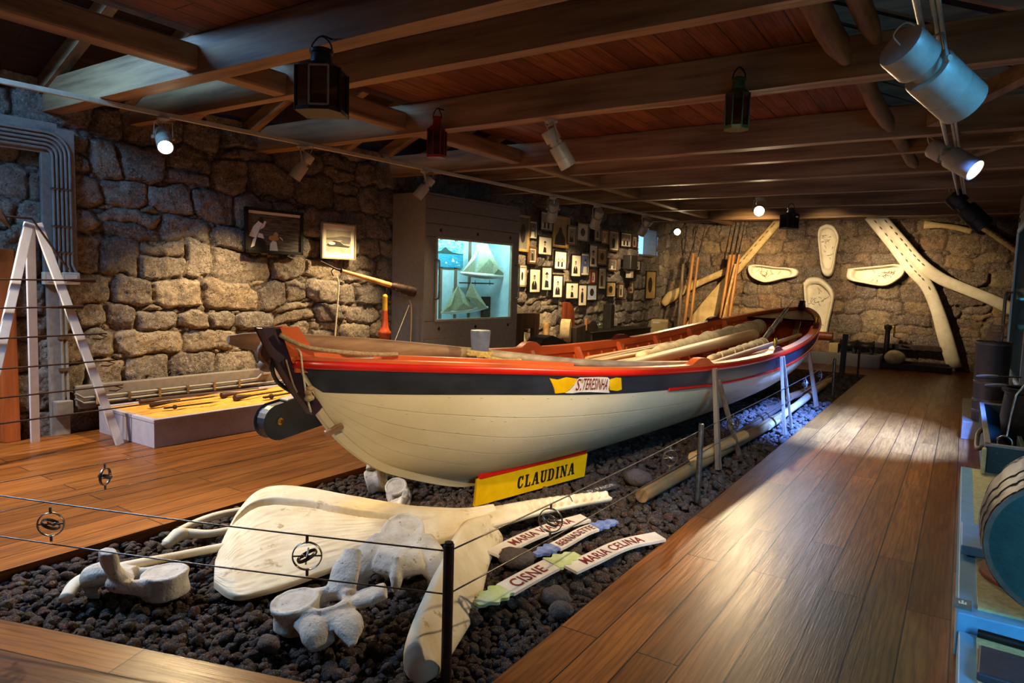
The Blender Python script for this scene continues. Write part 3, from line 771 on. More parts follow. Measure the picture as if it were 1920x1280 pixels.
part(boat, 'loggerhead', m, 'loggerhead_paint' if 'loggerhead_paint' in MATS else 'navy_paint', 40, label='grey blue round mooring post')
for s in (1.55, 3.6, 5.75, 8.55):              # raised thole pads on both gunwales, with pins
    for side in (-1, 1):
        if s < 2 and side > 0: continue
        m = MB(); tp = []
        for t in np.linspace(-1, 1, 13):
            ss = s+t*.3; h_ = .055*math.exp(-(t*1.9)**4)+.004; a = hull_pt(ss, side, zs(ss), .0)+V3((0, 0, .016)); b_ = hull_pt(ss, side, zs(ss), -.07)+V3((0, 0, .016))
            tp.append([a, a+V3((0, 0, h_)), b_+V3((0, 0, h_)), b_, a])
        m.grid(tp); pad = part(boat, 'thole_pad', m, 'orange_paint' if s < 5 else 'bow_shade_red', 40)  # pads towards the bow are shaded by colour too
        m = MB(); pp = hull_pt(s, side, zs(s), -.035)
        if side > 0 and s > 5:
            for d_ in (-.02, .03): m.lathe([(.012, 0), (.016, .03), (.012, .05), (.017, .1), (.0, .115)], 10, Matrix.Translation(pp+V3((BU[0], BU[1], 0))*d_+V3((0, 0, .06))))
            part(boat, 'thole_pin', m, 'brass', 60, parent=pad)
        elif side < 0:
            m.tube([pp+V3((0, 0, .07)), pp+V3((.02, 0, .03)), pp+V3((.05, 0, -.1)), pp+V3((.06, .0, -.2))], .006, 6); part(boat, 'lashing', m, 'thin_rope', 60, parent=pad)
# lettering ribbon on the navy strake
p0, p1 = bpx(1025, 720, .5), bpx(1166, 722, .6)
def on_strake(px, py, off=.012):
    """where the line of sight meets the navy plank"""
    d = ray(px, py); best = None
    for k in range(1, 4000):
        P = CAM0+d*(1+k*.003); s, l, z = tos(P)
        if 0 < s < BL:
            w_ = (hull_pt(s, 1, z)-BW(s, 0, z)).length
            if l <= w_: return s
    return 3.
sA, sB = on_strake(1027, 720), on_strake(1166, 722)
def strake(u, v, off=.01):
    """u 0..1 along the ribbon, v 0..1 up the navy plank"""
    s = lerp(sA, sB, u); z = lerp(dark_z(s)+.008, zs(s)-.052, v); return hull_pt(s, 1, z, off)
def ribbon(poly, mt, nm, lab=None, off=.010, par=None, th=.006):
    n = len(poly); m = MB(); m.add([strake(u, v, off) for u, v in poly]+[strake(u, v, off-th) for u, v in poly], [tuple(range(n))]+[(i, n+i, n+(i+1) % n, (i+1) % n) for i in range(n)])
    return part(boat, nm, m, mt, parent=par, label=lab)
def fill(top, bot): return top+bot[::-1]
rb = ribbon([(.22, .05), (.27, .22), (.31, .5), (.335, .85), (.37, .98), (.5, 1.0), (.62, 1.02), (.74, 1.0), (.77, .9), (.78, .6), (.79, .25), (.82, .02), (.7, .06), (.55, .1), (.4, .1), (.3, .04)], 'board_white', 'name_ribbon', 'white name ribbon on the navy plank')
ribbon([(0, .9), (.1, .82), (.2, .98), (.33, .9), (.31, .6), (.27, .3), (.22, .08), (.1, .02), (.075, .3), (.04, .6)], 'yellow_paint', 'ribbon_tail', 'yellow ribbon tail', .008)
ribbon([(.78, .85), (.88, .98), (.95, .95), (.97, .6), (1.0, .2), (.93, .12), (.82, .2), (.79, .5)], 'yellow_paint', 'ribbon_tail', 'yellow ribbon tail', .008)
vs, fs, w_ = text2d('TERESINHA', 1, .012, .12)
m = MB()
for txt, u0, u1, v0, v1 in (('S', .33, .375, .17, .86), ('TA', .378, .41, .58, .82), ('.', .385, .4, .17, .9), ('TERESINHA', .415, .76, .2, .88)):
    vs, fs, w_ = text2d(txt, 1, .008, .1); hh = max(max(v[1] for v in vs), .1); hh = .7 if txt == '.' else hh
    m.add([strake(lerp(u0, u1, v[0]/w_), lerp(v0, v1, v[1]/hh)+.06*math.sin(PI*lerp(u0, u1, v[0]/w_)), .0125) for v in vs], fs)
part(boat, 'lettering', m, 'letter_red', parent=rb)
# keel blocks under the boat
for s in (4.9, 7.6):
    m = MB(); m.bar(BW(s, -.25, -.02), BW(s, .25, -.02), .16, .1); solid('keel_block', 'dark timber block under the keel near the %s of the boat' % ('middle' if s < 5 else 'far end'), 'block', m, 'dark_wood', bevel=.01, group='keel blocks')

# ------------------------------------------------------------------ gear lying in the boat
def rod(name, label, cat, pts, r, m_, n=10, group=None, flat=None, up=None):
    mb = MB(); mb.tube(pts, r, n, flat=flat, up=up); return solid(name, label, cat, mb, m_, 60, group=group)
def onpath(p, q, k): return [V3(p).lerp(V3(q), i/(k-1)) for i in range(k)]
# long weathered steering oar: blade over the stern, loom crossing to the right gunwale
a = bpx(428, 637, -.38); b = bpx(905, 663, -.10); c_ = bpx(1140, 682, .50); d_ = bpx(1378, 679, .86)
q = spline([a, a.lerp(b, .5), b, c_, d_], 46)
t_ = thing('steering_oar', 'long weathered steering oar laid over the stern and along the near gunwale', 'oar', tuple(q[20]))
rad = []; fl = []
for i in range(46):
    f = i/45
    rad.append(1); wv = float(np.interp(f, [0, .03, .08, .25, .42, .5, .75, 1], [.025, .05, .06, .062, .045, .036, .03, .02])); tv = float(np.interp(f, [0, .05, .3, .5, .75, 1], [.02, .03, .034, .036, .03, .02]))
    fl.append((tv, wv))
m = MB(); m.tube(q[:21], 1, 12, flat=fl[:21], up=(0, 0, 1)); part(t_, 'blade', m, 'old_wood', 60)
m = MB(); m.tube(q[20:], 1, 12, flat=fl[20:], up=(0, 0, 1)); part(t_, 'loom', m, 'grey_wood', 60)
# mast and rolled sail
ma, mb_ = bpx(1130, 695, .28), bpx(1412, 628, -.02)
rod('boat_mast', 'thick smooth wooden mast lying beside the rolled sail in the boat', 'mast', onpath(ma, mb_, 14), [.04+.05*i/13 for i in range(14)], 'pale_mast', 16)
sa, sb = bpx(1200, 668, .05), bpx(1425, 612, -.3)
t_ = thing('rolled_sail', 'rolled pale canvas sail tied with rope on its spar', 'sail', tuple(sa))
q = onpath(sa, sb, 30); m = MB(); m.tube(q, [.05+.055*math.sin(min(i/20, 1)*PI/2)+.012*math.sin(i*2.1)+.008*math.sin(i*5) for i in range(30)], 14); part(t_, 'canvas_roll', m, 'canvas', 180)
for f in np.linspace(.8, .98, 7):
    p = sa.lerp(sb, f); m = MB(); m.ring(p, .112+.01*math.sin(f*60), .012, (sb-sa).normalized()+V3((0, 0, .12*math.sin(f*40))), 20, 6); part(t_, 'rope_turn', m, 'thin_rope', 180)
# second bundle on the near side
sa2, sb2 = bpx(1330, 672, .55), bpx(1432, 643, .42)
t_ = thing('sail_bundle', 'small lashed canvas bundle on the near side of the boat', 'sail', tuple(sa2))
m = MB(); m.tube(onpath(sa2, sb2, 16), [.03+.04*i/15+.008*math.sin(i*2.3) for i in range(16)], 12); part(t_, 'canvas_roll', m, 'canvas', 180)
for f in (.15, .35, .5, .62, .75, .88, .97):
    m = MB(); m.ring(sa2.lerp(sb2, f), .03+.045*f, .008, (sb2-sa2).normalized()+V3((0, 0, .2*math.sin(f*30))), 16, 5); part(t_, 'rope_turn', m, 'pale_rope', 180)
# oars in the boat
OARS = [((1100, 672, -.35), (1275, 640, -.5), .022, 'pale_wood', 'pale oar shaft nearest the far gunwale of the boat'),
        ((1105, 677, -.2), (1300, 636, -.45), .02, 'grey_wood', 'grey oar shaft second from the far gunwale of the boat'),
        ((1110, 680, -.05), (1320, 640, -.33), .026, 'pale_wood', 'thick pale oar shaft just behind the rolled sail'),
        ((1130, 684, .1), (1262, 660, -.02), .02, 'grey_wood', 'short grey oar shaft just in front of the rolled sail'),
        ((1330, 684, .84), (1500, 628, .55), .03, 'grey_wood', 'oar lying on the near gunwale towards the bow'),
        ((1385, 676, .78), (1445, 657, .6), .034, 'pale_wood', 'thick oar loom beside the brass thole pins')]
for p, q_, r, mt, lab in OARS:
    rod('oar', lab, 'oar', onpath(bpx(*p), bpx(*q_), 8), r, mt, group='oars in the whaleboat')
hp = bpx(1428, 642, .15); hq = bpx(1478, 576, -.05); hz = hq+(hq-hp)*.28
t_ = thing('harpoon', 'blue grey harpoon leaning up in the bow of the boat', 'harpoon', tuple(hp))
m = MB(); m.tube(onpath(hp, hq, 14), [.034, .036, .036, .04, .036, .036, .036, .042, .036, .034, .034, .036, .032, .02], 12); part(t_, 'shaft', m, 'pole_grey', 60)
m = MB(); m.tube([hq, hz], [.009, .006], 8); part(t_, 'iron', m, 'steel', 60)
m = MB()
for f in (.32, .62): m.ring(hp.lerp(hq, f), .045, .01, hq-hp, 16, 6)
part(t_, 'binding', m, 'thin_rope', 180)
# rope on the loggerhead
m = MB(); c0 = V3((lp.x, lp.y, zs(ls)+.045)); q = []
for i in range(60):
    a_ = -1.2+i/59*4.1*PI; q.append(c0+V3((math.cos(a_)*(lr+.012), math.sin(a_)*(lr+.012), .016*math.sin(a_*.5)+.012*(i/59))))
e_ = bpx(972, 676, .25); q += [q[-1].lerp(e_, t)+V3((0, 0, -.02*math.sin(t*PI))) for t in (.3, .6, .85, 1.)]
m.tube(q, .014, 8); m.ell(tuple(e_), (.03, .02, .02)); solid('rope_coil', 'yellow rope wound round the grey blue mooring post', 'rope', m, 'rope', 180)
# rope from the stem head along the oar
m = MB(); q = spline([bpx(524, 627, .06), bpx(548, 640, .08), bpx(580, 652, .1), bpx(640, 660, .16), bpx(700, 664, .2), bpx(745, 664, .22)], 40); m.tube(q, .012, 8)
solid('mooring_rope', 'twisted brown rope threaded through the orange stem head', 'rope', m, 'thin_rope', 180)
m = MB(); q = spline([bpx(547, 653, .02), bpx(562, 658, .08), bpx(567, 690, .085), bpx(574, 738, .075), bpx(583, 772, .05)], 24); m.tube(q, .0055, 6); solid('stem_cord', 'thin pale cord hanging down beside the stem', 'rope', m, 'pale_rope', 180)
m = MB(); q = spline([bpx(536, 674, .05), bpx(548, 715, .05), bpx(557, 735, .04)], 14); m.tube(q, .005, 6); solid('stem_cord', 'short brown cord hanging just left of the pale stem cord', 'rope', m, 'thin_rope', 180)
m = MB(); kc = bpx(581, 738, .085)
for k in range(7): m.ell(kc+V3((random.uniform(-.012, .012), random.uniform(-.012, .012), random.uniform(-.03, .03))), (.02, .02, .017))
solid('rope_knot', 'brown rope knot on the stem at the top of the white hull', 'knot', m, 'thin_rope', 180)
m = MB(); kc = bpx(625, 806, .03); m.bar(kc+V3((-.02, -.04, -.02)), kc+V3((.03, .04, .03)), .05, .035)
solid('wood_chock', 'small weathered wooden chock lashed to the stem', 'chock', m, 'old_wood', bevel=.006)
# rudder lashed along the far side, and its iron strap
ra = bpx(488, 795, -.42); t_ = thing('rudder', 'dark blue rudder slung beside the stern with a rounded end', 'rudder', tuple(ra))
rs, rl, rz_ = tos(ra); m = MB(); prof = [(.0+.1*(1-math.cos(a_)), rz_+.105*math.sin(a_)) for a_ in np.linspace(-PI/2, PI/2, 9)]
pr = [(rs+1.0, rz_+.25), (rs+1.0, rz_+.03)]+[(rs+x, z) for x, z in [(.1-.1*math.cos(a_), rz_+.005+.098*math.sin(a_)) for a_ in np.linspace(-PI/2, PI/2, 11)]]
n = len(pr); vs = [BW(x, rl-.05, z) for x, z in pr]+[BW(x, rl+.05, z) for x, z in pr]
m.add(vs, [tuple(range(n)), tuple(range(2*n-1, n-1, -1))]+[(i, (i+1) % n, n+(i+1) % n, n+i) for i in range(n)]); part(t_, 'blade', m, 'rudder_blue', bevel=.012)
m = MB(); m.bar(BW(rs+.16, rl, rz_+.125), BW(rs+.95, rl, rz_+.243), .085, .012, (0, 0, 1)); part(t_, 'worn_top', m, 'pale_paint', bevel=.003, label='pale worn top edge')
for x, z, r in ((.1, .01, .022), (.34, .035, .018), (.5, .06, .012)):
    m = MB(); Mq = Matrix.Translation(BW(rs+x, rl+.05, rz_+z)) @ V3((BN[0], BN[1], 0)).to_track_quat('Z', 'Y').to_matrix().to_4x4()
    m.lathe([(r, -.003), (r, .006), (r*.5, .01), (r*.45, .002), (0, .002)], 14, Mq); part(t_, 'bolt', m, 'brass' if x < .2 else 'steel', 40)
m = MB(); q = spline([bpx(512, 668, -.02), bpx(510, 690, -.05), bpx(520, 715, -.1), bpx(545, 733, -.1), bpx(558, 738, -.05)], 20); m.tube(q, .012, 8); solid('iron_hook', 'curved dark iron strap hanging below the stem head', 'hook', m, 'black_iron', 180)
bl = bpx(500, 660, -.16); m = MB(); m.ell(bl, (.045, .04, .085)); m.ell(bl+V3((0, 0, -.07)), (.05, .045, .04)); m.ring(bl, .05, .012, (1, 0, 0), 18, 6); solid('wooden_pulley', 'brown wooden pulley block hanging behind the plum stem', 'pulley', m, 'old_wood', 60)
# props holding the hull upright
def prop(base, top, label, brace=None, w=.07):
    t_ = thing('boat_prop', label, 'prop', tuple(base), group='props holding the boat')
    m = MB(); m.bar(base, top, w, w*.6, (1, 0, 0), w2=w*.75, h2=w*.5); part(t_, 'post', m, 'old_wood_z', bevel=.004)
    for p, q_ in (brace or []):
        m = MB(); m.bar(p, q_, w*.62, w*.5, (1, 0, 0)); part(t_, 'brace', m, 'old_wood_z', bevel=.004)
def gpt(px, py, y): return ony(px, py, y)
b0 = onz(1347, 880, -.03); prop(b0, ony(1340, 690, b0.y+.05), 'wooden prop nearest the yellow sign with a slanted brace', [(onz(1386, 852, -.02), ony(1347, 712, b0.y+.1))])
b0 = onz(1471, 815, -.03); prop(b0, ony(1465, 668, b0.y+.05), 'pair of thin wooden props crossing in the middle of the boat', [(onz(1484, 800, -.02), ony(1469, 668, b0.y+.12))], .055)
b0 = onz(1531, 762, -.03); prop(b0, ony(1512, 630, b0.y+.05), 'single leaning wooden prop farthest along the boat', None, .085)
def prj(p):
    v = RM.transposed() @ (p-CAM0); return (960-F*v.x/v.z, 640+F*v.y/v.z)
# ------------------------------------------------------------------ whale bones on the gravel
def vertebra(kind, seed):
    """a lumbar vertebra lying on its end plate; local origin under the middle of the centrum"""
    rng = random.Random(seed); m = MB()
    r, h = .115, .12
    m.lathe([(0, 0), (r*.98, 0), (r, .012), (r*.93, .05), (r*.92, h*.6), (r*1.0, h-.01), (r*.98, h), (r*.84, h+.004), (r*.8, h-.004), (0, h-.002)], 36)
    def limb(pts, rad, fl): m.tube(spline(pts, 14), [float(np.interp(i/13, np.linspace(0, 1, len(rad)), rad)) for i in range(14)], 12, flat=fl, up=(0, 0, 1))
    limb([(.05, .075, .07), (.13, .085, .085), (.2, .07, .09), (.25, .03, .09)], [.045, .032, .03, .035], (1, 1.15))     # pedicles closing the arch
    limb([(.05, -.075, .07), (.13, -.085, .075), (.2, -.07, .08), (.25, -.03, .08)], [.045, .032, .03, .035], (1, 1.15))
    if kind == 'a':
        limb([(.19, .06, .09), (.21, .14, .15), (.235, .25, .22)], [.05, .052, .05, .03], (1.5, .62))          # upright process
        limb([(.22, .0, .085), (.3, .02, .08), (.42, .045, .10)], [.05, .042, .05, .045], (1.4, .62))       # spinous process
        limb([(.19, -.06, .08), (.27, -.14, .06), (.31, -.25, .02)], [.05, .05, .042, .012], (1.5, .6))
        limb([(.07, -.08, .07), (.13, -.16, .06), (.17, -.22, .01)], [.05, .05, .055, .04], (1.4, .7))
    elif kind == 'b':
        limb([(.19, .0, .09), (.235, .03, .16), (.25, .05, .27)], [.07, .055, .045, .042], (1.35, .75))
        limb([(.17, -.04, .09), (.3, -.05, .11), (.40, -.06, .09)], [.06, .06, .075, .06], (1.2, .85))
        limb([(.37, -.06, .08), (.38, -.06, .02), (.35, -.06, -.03)], [.045, .035, .015], (1, 1))
        limb([(.15, -.09, .07), (.24, -.15, .05), (.32, -.17, .05)], [.05, .045, .04], (1.2, .8))
    else:
        limb([(.06, .08, .07), (.15, .15, .10), (.24, .2, .08), (.30, .19, .0)], [.08, .065, .055, .03], (1.3, .7))
        limb([(.06, -.08, .07), (.15, -.15, .10), (.24, -.2, .08), (.30, -.19, .0)], [.08, .065, .055, .03], (1.3, .7))
        limb([(.17, -.1, .10), (.2, 0, .12), (.17, .1, .10)], [.065, .07, .065], (1.2, .9))
        limb([(.2, 0, .12), (.28, .0, .10), (.33, 0, .02)], [.06, .04, .016], (.8, 1.3))
    for i, v in enumerate(m.v):
        m.v[i] = tuple(np.array(v)+.005*np.array([fbm(v[0]*30+seed, v[1]*30, k, 2)+fbm(v[2]*30, v[0]*22, k+3, 2) for k in range(3)]))
    return baked(m, 'vertebra', 'bone_grey', [('REMESH', dict(mode='VOXEL', voxel_size=.0065)), ('SMOOTH', dict(factor=.5, iterations=4))])
def place(o, loc, rot, label, scale=1.):
    o.location = loc; o.rotation_euler = rot; o.scale = (scale,)*3
    return tag(o, label, 'bone', 'whale vertebrae on the gravel')
p = onz(560, 1168, -.01); q = onz(705, 1120, .1); a_ = math.atan2(q.y-p.y, q.x-p.x)
place(vertebra('a', 1), (p.x, p.y, -.01), (R(6), R(-7), a_-.12), 'whale vertebra in front with a round top and three pointed processes', .98)
p = onz(312, 1108, .0); q = onz(205, 1072, .1); a_ = math.atan2(q.y-p.y, q.x-p.x)
place(vertebra('b', 2), (p.x, p.y, -.012), (R(0), R(2), a_+.1), 'whale vertebra at the left with a round flat top and one upright knob', .96)
p = onz(742, 1046, .06); a_ = -1.45
place(vertebra('c', 3), (p.x-.05, p.y+.12, .09), (R(0), R(32), -.95), 'whale vertebra between the front vertebra and the standing jaw blade', 1.05)
p = onz(690, 912, 0); place(vertebra('c', 4), (p.x, p.y, .02), (R(70), R(-20), 2.4), 'whale vertebra behind the big jawbone with a rounded knob', .85)
p = onz(745, 925, 0); place(vertebra('b', 5), (p.x, p.y, .0), (R(18), R(30), -.5), 'weathered whale vertebra lying beside the hull bottom', .72)
# ribs
def rib(label, pts, rr, flat=(1, .75)):
    m = MB(); m.tube(spline(pts, 30), [float(np.interp(i/29, np.linspace(0, 1, len(rr)), rr)) for i in range(30)], 14, flat=flat)
    o = solid('rib_bone', label, 'bone', m, 'bone', 180, group='rib bones on the gravel'); return o
rib('long curved rib bone passing behind the left vertebra', [onz(122, 1122, .03), onz(150, 1090, .05), onz(215, 1066, .09), onz(330, 1042, .07), onz(425, 1024, .06)], [.03, .04, .03, .026, .028])
rib('short rib bone with a flared end in front of the thin rib', [onz(310, 1022, .05), onz(335, 1002, .08), onz(350, 1000, .07), onz(395, 1000, .06), onz(450, 990, .06)], [.03, .05, .04, .03, .03])
rib('thin rib bone lying along the wooden walkway edge', [onz(310, 1015, .06), onz(345, 990, .06), onz(400, 968, .07), onz(460, 955, .06)], [.02, .026, .03, .028])
# jawbone: wide pan bone, standing pan bone and the socketed tooth beam
jl = onz(900, 985, 0); jaw = thing('whale_jawbone', 'huge pale forked whale jawbone with a fan shaped pan and a row of tooth sockets', 'bone', (jl.x, jl.y, 0))
up_ = [onz(*p) for p in ((404, 1052, .03), (418, 1012, .07), (448, 955, .14), (480, 922, .20), (520, 910, .22), (580, 914, .22), (660, 929, .21), (740, 943, .19), (810, 952, .17), (870, 956, .15), (920, 950, .13))]
lo_ = [onz(*p) for p in ((401, 1092, .01), (425, 1110, .01), (450, 1116, .015), (490, 1108, .02), (540, 1094, .02), (600, 1072, .03), (670, 1048, .04), (740, 1026, .05), (820, 1012, .06), (880, 1000, .07), (935, 985, .07))]
U, L_ = spline(up_, 70), spline(lo_, 70)
gt, gb = [], []
for i in range(70):
    f = i/69; rowt, rowb = [], []
    ridge = .72+.0*f; k_ = max(0, min(1, (f-.10)/.08))*max(0, min(1, (.80-f)/.16))    # the groove under the upper rim
    edge = 1-.0*f
    for j in range(161):
        t = j/160; p = L_[i]*(1-t)+U[i]*t; w_ = np.linalg.norm(U[i]-L_[i])
        zc = lerp(L_[i][2], U[i][2], t**1.1)
        tg = float(np.interp(f, [.1, .3, .5, .7, .82], [.95, .84, .74, .55, .42])); k_ = min(1, max(0, (f-.16)/.06))*min(1, max(0, (.79-f)/.05)); sd = t-tg
        dish = k_*(-.012*(1/(1+math.exp(sd*170)))*math.exp(min(sd, 0)/.22)-.11*math.exp(-((sd+.02)/.019)**4))
        lip = .008*k_*(1/(1+math.exp(-sd*130)))*math.exp(-max(sd, 0)/.25)*min(1, (1-t)/.12)
        zt = zc+dish+lip+.03*max(math.sin(PI*t), 0)**.5*(1-k_*.4)+.004*float(fbm(i*.3, j*.3, 3))+(.035 if f > .8 else .035*f)*math.sin(PI*t)
        rowt.append((p[0], p[1], max(zt, .012+.02*math.sin(PI*t)))); rowb.append((p[0], p[1], max(min(zc-.03, zt-.03), -.03) if 0 < j < 160 else zt-.012))
    gt.append(rowt); gb.append(rowb)
m = MB(); m.grid([a[::-1]+b for a, b in zip(gt, gb)]+[]); n_ = 82
m.grid([gt[0], gb[0]]); m.grid([gb[-1], gt[-1]])
part(jaw, 'pan_bone', m, 'bone', 70)
m = MB()                                       # standing blade towards the viewer
bl = spline([(*onz(925, 985, .08), .10, .04, .1), (*onz(888, 1015, .09), .135, .035, .5), (*onz(856, 1090, .085), .15, .032, .8), (*onz(824, 1160, .07), .125, .04, .85), (*onz(798, 1222, .055), .085, .05, .9), (*onz(790, 1246, .045), .06, .045, .95)], 40)
gr = []
for i in range(40):
    f = i/39; p = V3(bl[i][:3]); t = V3(bl[min(i+1, 39)][:3])-V3(bl[max(i-1, 0)][:3]); t.z = 0; t.normalize(); rt = V3((0, 0, 1)).cross(t).normalized()*-1
    if rt.dot(V3((1, 0, 0))) < 0: rt = -rt
    I = lambda v: float(np.interp(f, [0, .18, .45, .75, .93, 1], v))
    a, b_, h = I([.08, .10, .10, .085, .07, .045]), I([.07, .11, .135, .085, .05, .03]), I([.15, .20, .20, .165, .13, .07])
    tri = [(-a, -.03), (-a-.012, h*.55), (-a+.02, h*.97), (-a+.065, h), (b_*.25, h*.42+.02), (b_*.9, .035), (b_, .0), (b_*.8, -.03)]
    for _ in range(2): tri = [q for k in range(len(tri)) for q in ((tri[k][0]*.75+tri[(k+1) % len(tri)][0]*.25, tri[k][1]*.75+tri[(k+1) % len(tri)][1]*.25), (tri[k][0]*.25+tri[(k+1) % len(tri)][0]*.75, tri[k][1]*.25+tri[(k+1) % len(tri)][1]*.75))]
    rg = [V3((p.x, p.y, -.005))+rt*x+V3((0, 0, z+.006*float(fbm(i*.35, k*.4, 6)))) for k, (x, z) in enumerate(tri)]
    gr.append(rg+[rg[0]])
NT = 32
m.grid(gr); m.f.append(tuple(range(NT))); m.m.append(0); m.f.append(tuple(39*(NT+1)+k for k in range(NT-1, -1, -1))); m.m.append(0)
part(jaw, 'standing_pan_bone', m, 'bone', 70)
m = MB(); bp_ = spline([(*onz(850, 985, .08), .15), (*onz(930, 968, .10), .125), (*onz(1000, 952, .10), .10), (*onz(1070, 940, .09), .082), (*onz(1140, 931, .07), .045)], 110)
gr = []
NS = 13; s0_, s1_ = .30, .98
for i, b in enumerate(bp_):
    f = i/109; p = V3(b[:3]); t = V3(bp_[min(i+1, 109)][:3])-V3(bp_[max(i-1, 0)][:3]); t.z = 0; t.normalize(); side = V3((t.y, -t.x, 0))
    rg = []
    for k in range(28):
        a_ = 2*PI*k/28; w_, h_ = b[3], .055*(1-.35*f)
        x, z = w_*math.cos(a_), h_*math.sin(a_)
        if z > 0 and f > s0_:                      # two rows of scooped sockets along the top
            ph = ((f-s0_)/(s1_-s0_)*NS) % 1; amp = min(1, (f-s0_)/.25)
            d = math.sin(PI*ph)**1.4
            z -= h_*1.9*amp*d*math.exp(-((x/w_-.38)/.34)**2)
            z += .014*math.exp(-((x/w_+.05)/.22)**2)-.02*amp*math.exp(-((x/w_+.45)/.12)**2)
        q = p+side*x+V3((0, 0, z)); q.z = max(q.z, -.02); rg.append(q)
    gr.append(rg+[rg[0]])
m.grid(gr); m.f.append(tuple(range(28))); m.m.append(0); m.f.append(tuple(109*29+k for k in range(27, -1, -1))); m.m.append(0)
part(jaw, 'tooth_beam', m, 'bone', 180)
for k, (px, py) in enumerate(((935, 965), (1050, 945))):
    c_ = onz(px, py, .08); m = MB(); m.tube([c_+V3((-.10, -.10, -.04)), c_+V3((-.06, -.05, .05)), c_+V3((0, .0, .075)), c_+V3((.05, .05, .05)), c_+V3((.07, .09, -.03))], .0035, 5)
    solid('tie_wire', 'thin dark wire tied over the jawbone %s' % ('at the fork' if k == 0 else 'near the tip of the tooth row'), 'wire', m, 'black_iron', 180, group='tie wires on the jawbone')

# ------------------------------------------------------------------ name boards
def letters_bold(txt):
    """condensed slab letters with serifs as strokes in a unit box: list of (x, polys)"""
    S = .2
    def st(x0, y0, x1, y1, w=S):
        dx, dy = x1-x0, y1-y0; l = math.hypot(dx, dy); nx, ny = -dy/l*w/2, dx/l*w/2
        return [(x0+nx, y0+ny), (x0-nx, y0-ny), (x1-nx, y1-ny), (x1+nx, y1+ny)]
    def ser(x, y, w=.36): return [(x-w/2, y), (x+w/2, y), (x+w/2, y+.1), (x-w/2, y+.1)]
    G = {'L': (.62, [st(.16, 0, .16, 1), ser(.16, .9), ser(.16, 0), st(.1, .05, .58, .05, .1), st(.53, 0, .53, .32, .1)]),
         'I': (.42, [st(.2, 0, .2, 1), ser(.2, .9), ser(.2, 0)]),
         'A': (.8, [st(.14, .02, .36, 1, .13), st(.62, .02, .42, 1, .22), st(.2, .36, .6, .36, .09), ser(.12, 0, .28), ser(.64, 0, .36)]),
         'U': (.74, [st(.16, .24, .16, 1), st(.56, .24, .56, 1, .14), ser(.16, .9), ser(.56, .9, .28), [(.06, .28), (.1, .1), (.22, 0), (.48, 0), (.6, .1), (.64, .28), (.5, .28), (.44, .13), (.32, .13), (.26, .28)]]),
         'N': (.82, [st(.14, 0, .14, 1, .11), st(.64, 0, .64, 1, .11), st(.16, .98, .62, .02, .2), ser(.14, 0, .28), ser(.12, .9, .3), ser(.64, .9, .28)]),
         'D': (.76, [st(.16, 0, .16, 1), ser(.12, 0, .3), ser(.12, .9, .3), [(.16, .9), (.16, 1), (.42, 1), (.6, .88), (.68, .66), (.68, .34), (.6, .12), (.42, 0), (.16, 0), (.16, .1), (.36, .1), (.46, .2), (.48, .36), (.48, .64), (.46, .8), (.36, .9)]]),
         'C': (.74, [[(.62, .66), (.62, 1), (.53, 1), (.5, .93), (.36, 1), (.22, .97), (.1, .82), (.06, .6), (.06, .4), (.1, .18), (.22, .03), (.36, 0), (.52, .05), (.62, .2), (.66, .34), (.56, .34), (.48, .16), (.38, .12), (.3, .2), (.27, .4), (.27, .6), (.3, .8), (.38, .88), (.48, .82), (.53, .66)]])}
    out = []; x = 0
    for ch in txt: w, ps = G[ch]; out += [[(x+p[0], p[1]) for p in poly] for poly in ps]; x += w+.13
    return out, x-.13
bl0, br0 = onz(890, 950, -.01), onz(1096, 893, -.01)
hgt = .20; lean = V3((BN[0], BN[1], 0))*.02
w_ = (br0-bl0).length; ex_ = (br0-bl0).normalized(); ey_ = (V3((0, 0, hgt))+lean).normalized(); ez_ = ex_.cross(ey_)
MB4 = Matrix((ex_, ey_, ez_)).transposed().to_4x4(); MB4.translation = bl0
t_ = thing('name_board', 'yellow CLAUDINA name board with a red top edge leaning by the hull', 'sign', tuple(bl0.lerp(br0, .5)))
hgt = (V3((0, 0, .2))+lean).length
m = MB(); m.prism([(0, 0), (w_, 0), (w_, hgt), (0, hgt)], -.022, MB4); part(t_, 'board', m, 'yellow_paint', bevel=.002)
m = MB(); m.prism([(.02, hgt), (w_-.02, hgt), (w_-.02, hgt+.042), (.02, hgt+.042)], -.032, MB4 @ Matrix.Translation((0, 0, .006))); part(t_, 'top_edge', m, 'red_paint', bevel=.006, label='red top edge')
polys, tw = letters_bold('CLAUDINA'); m = MB(); lh = .098; lw = .75*w_/1.0*.66
for poly in polys: m.prism([(.36*w_*.93+x/tw*w_*.545, .05+y*lh) for x, y in poly], .003, MB4 @ Matrix.Translation((0, 0, .0005)))
part(t_, 'lettering', m, 'letter_black')
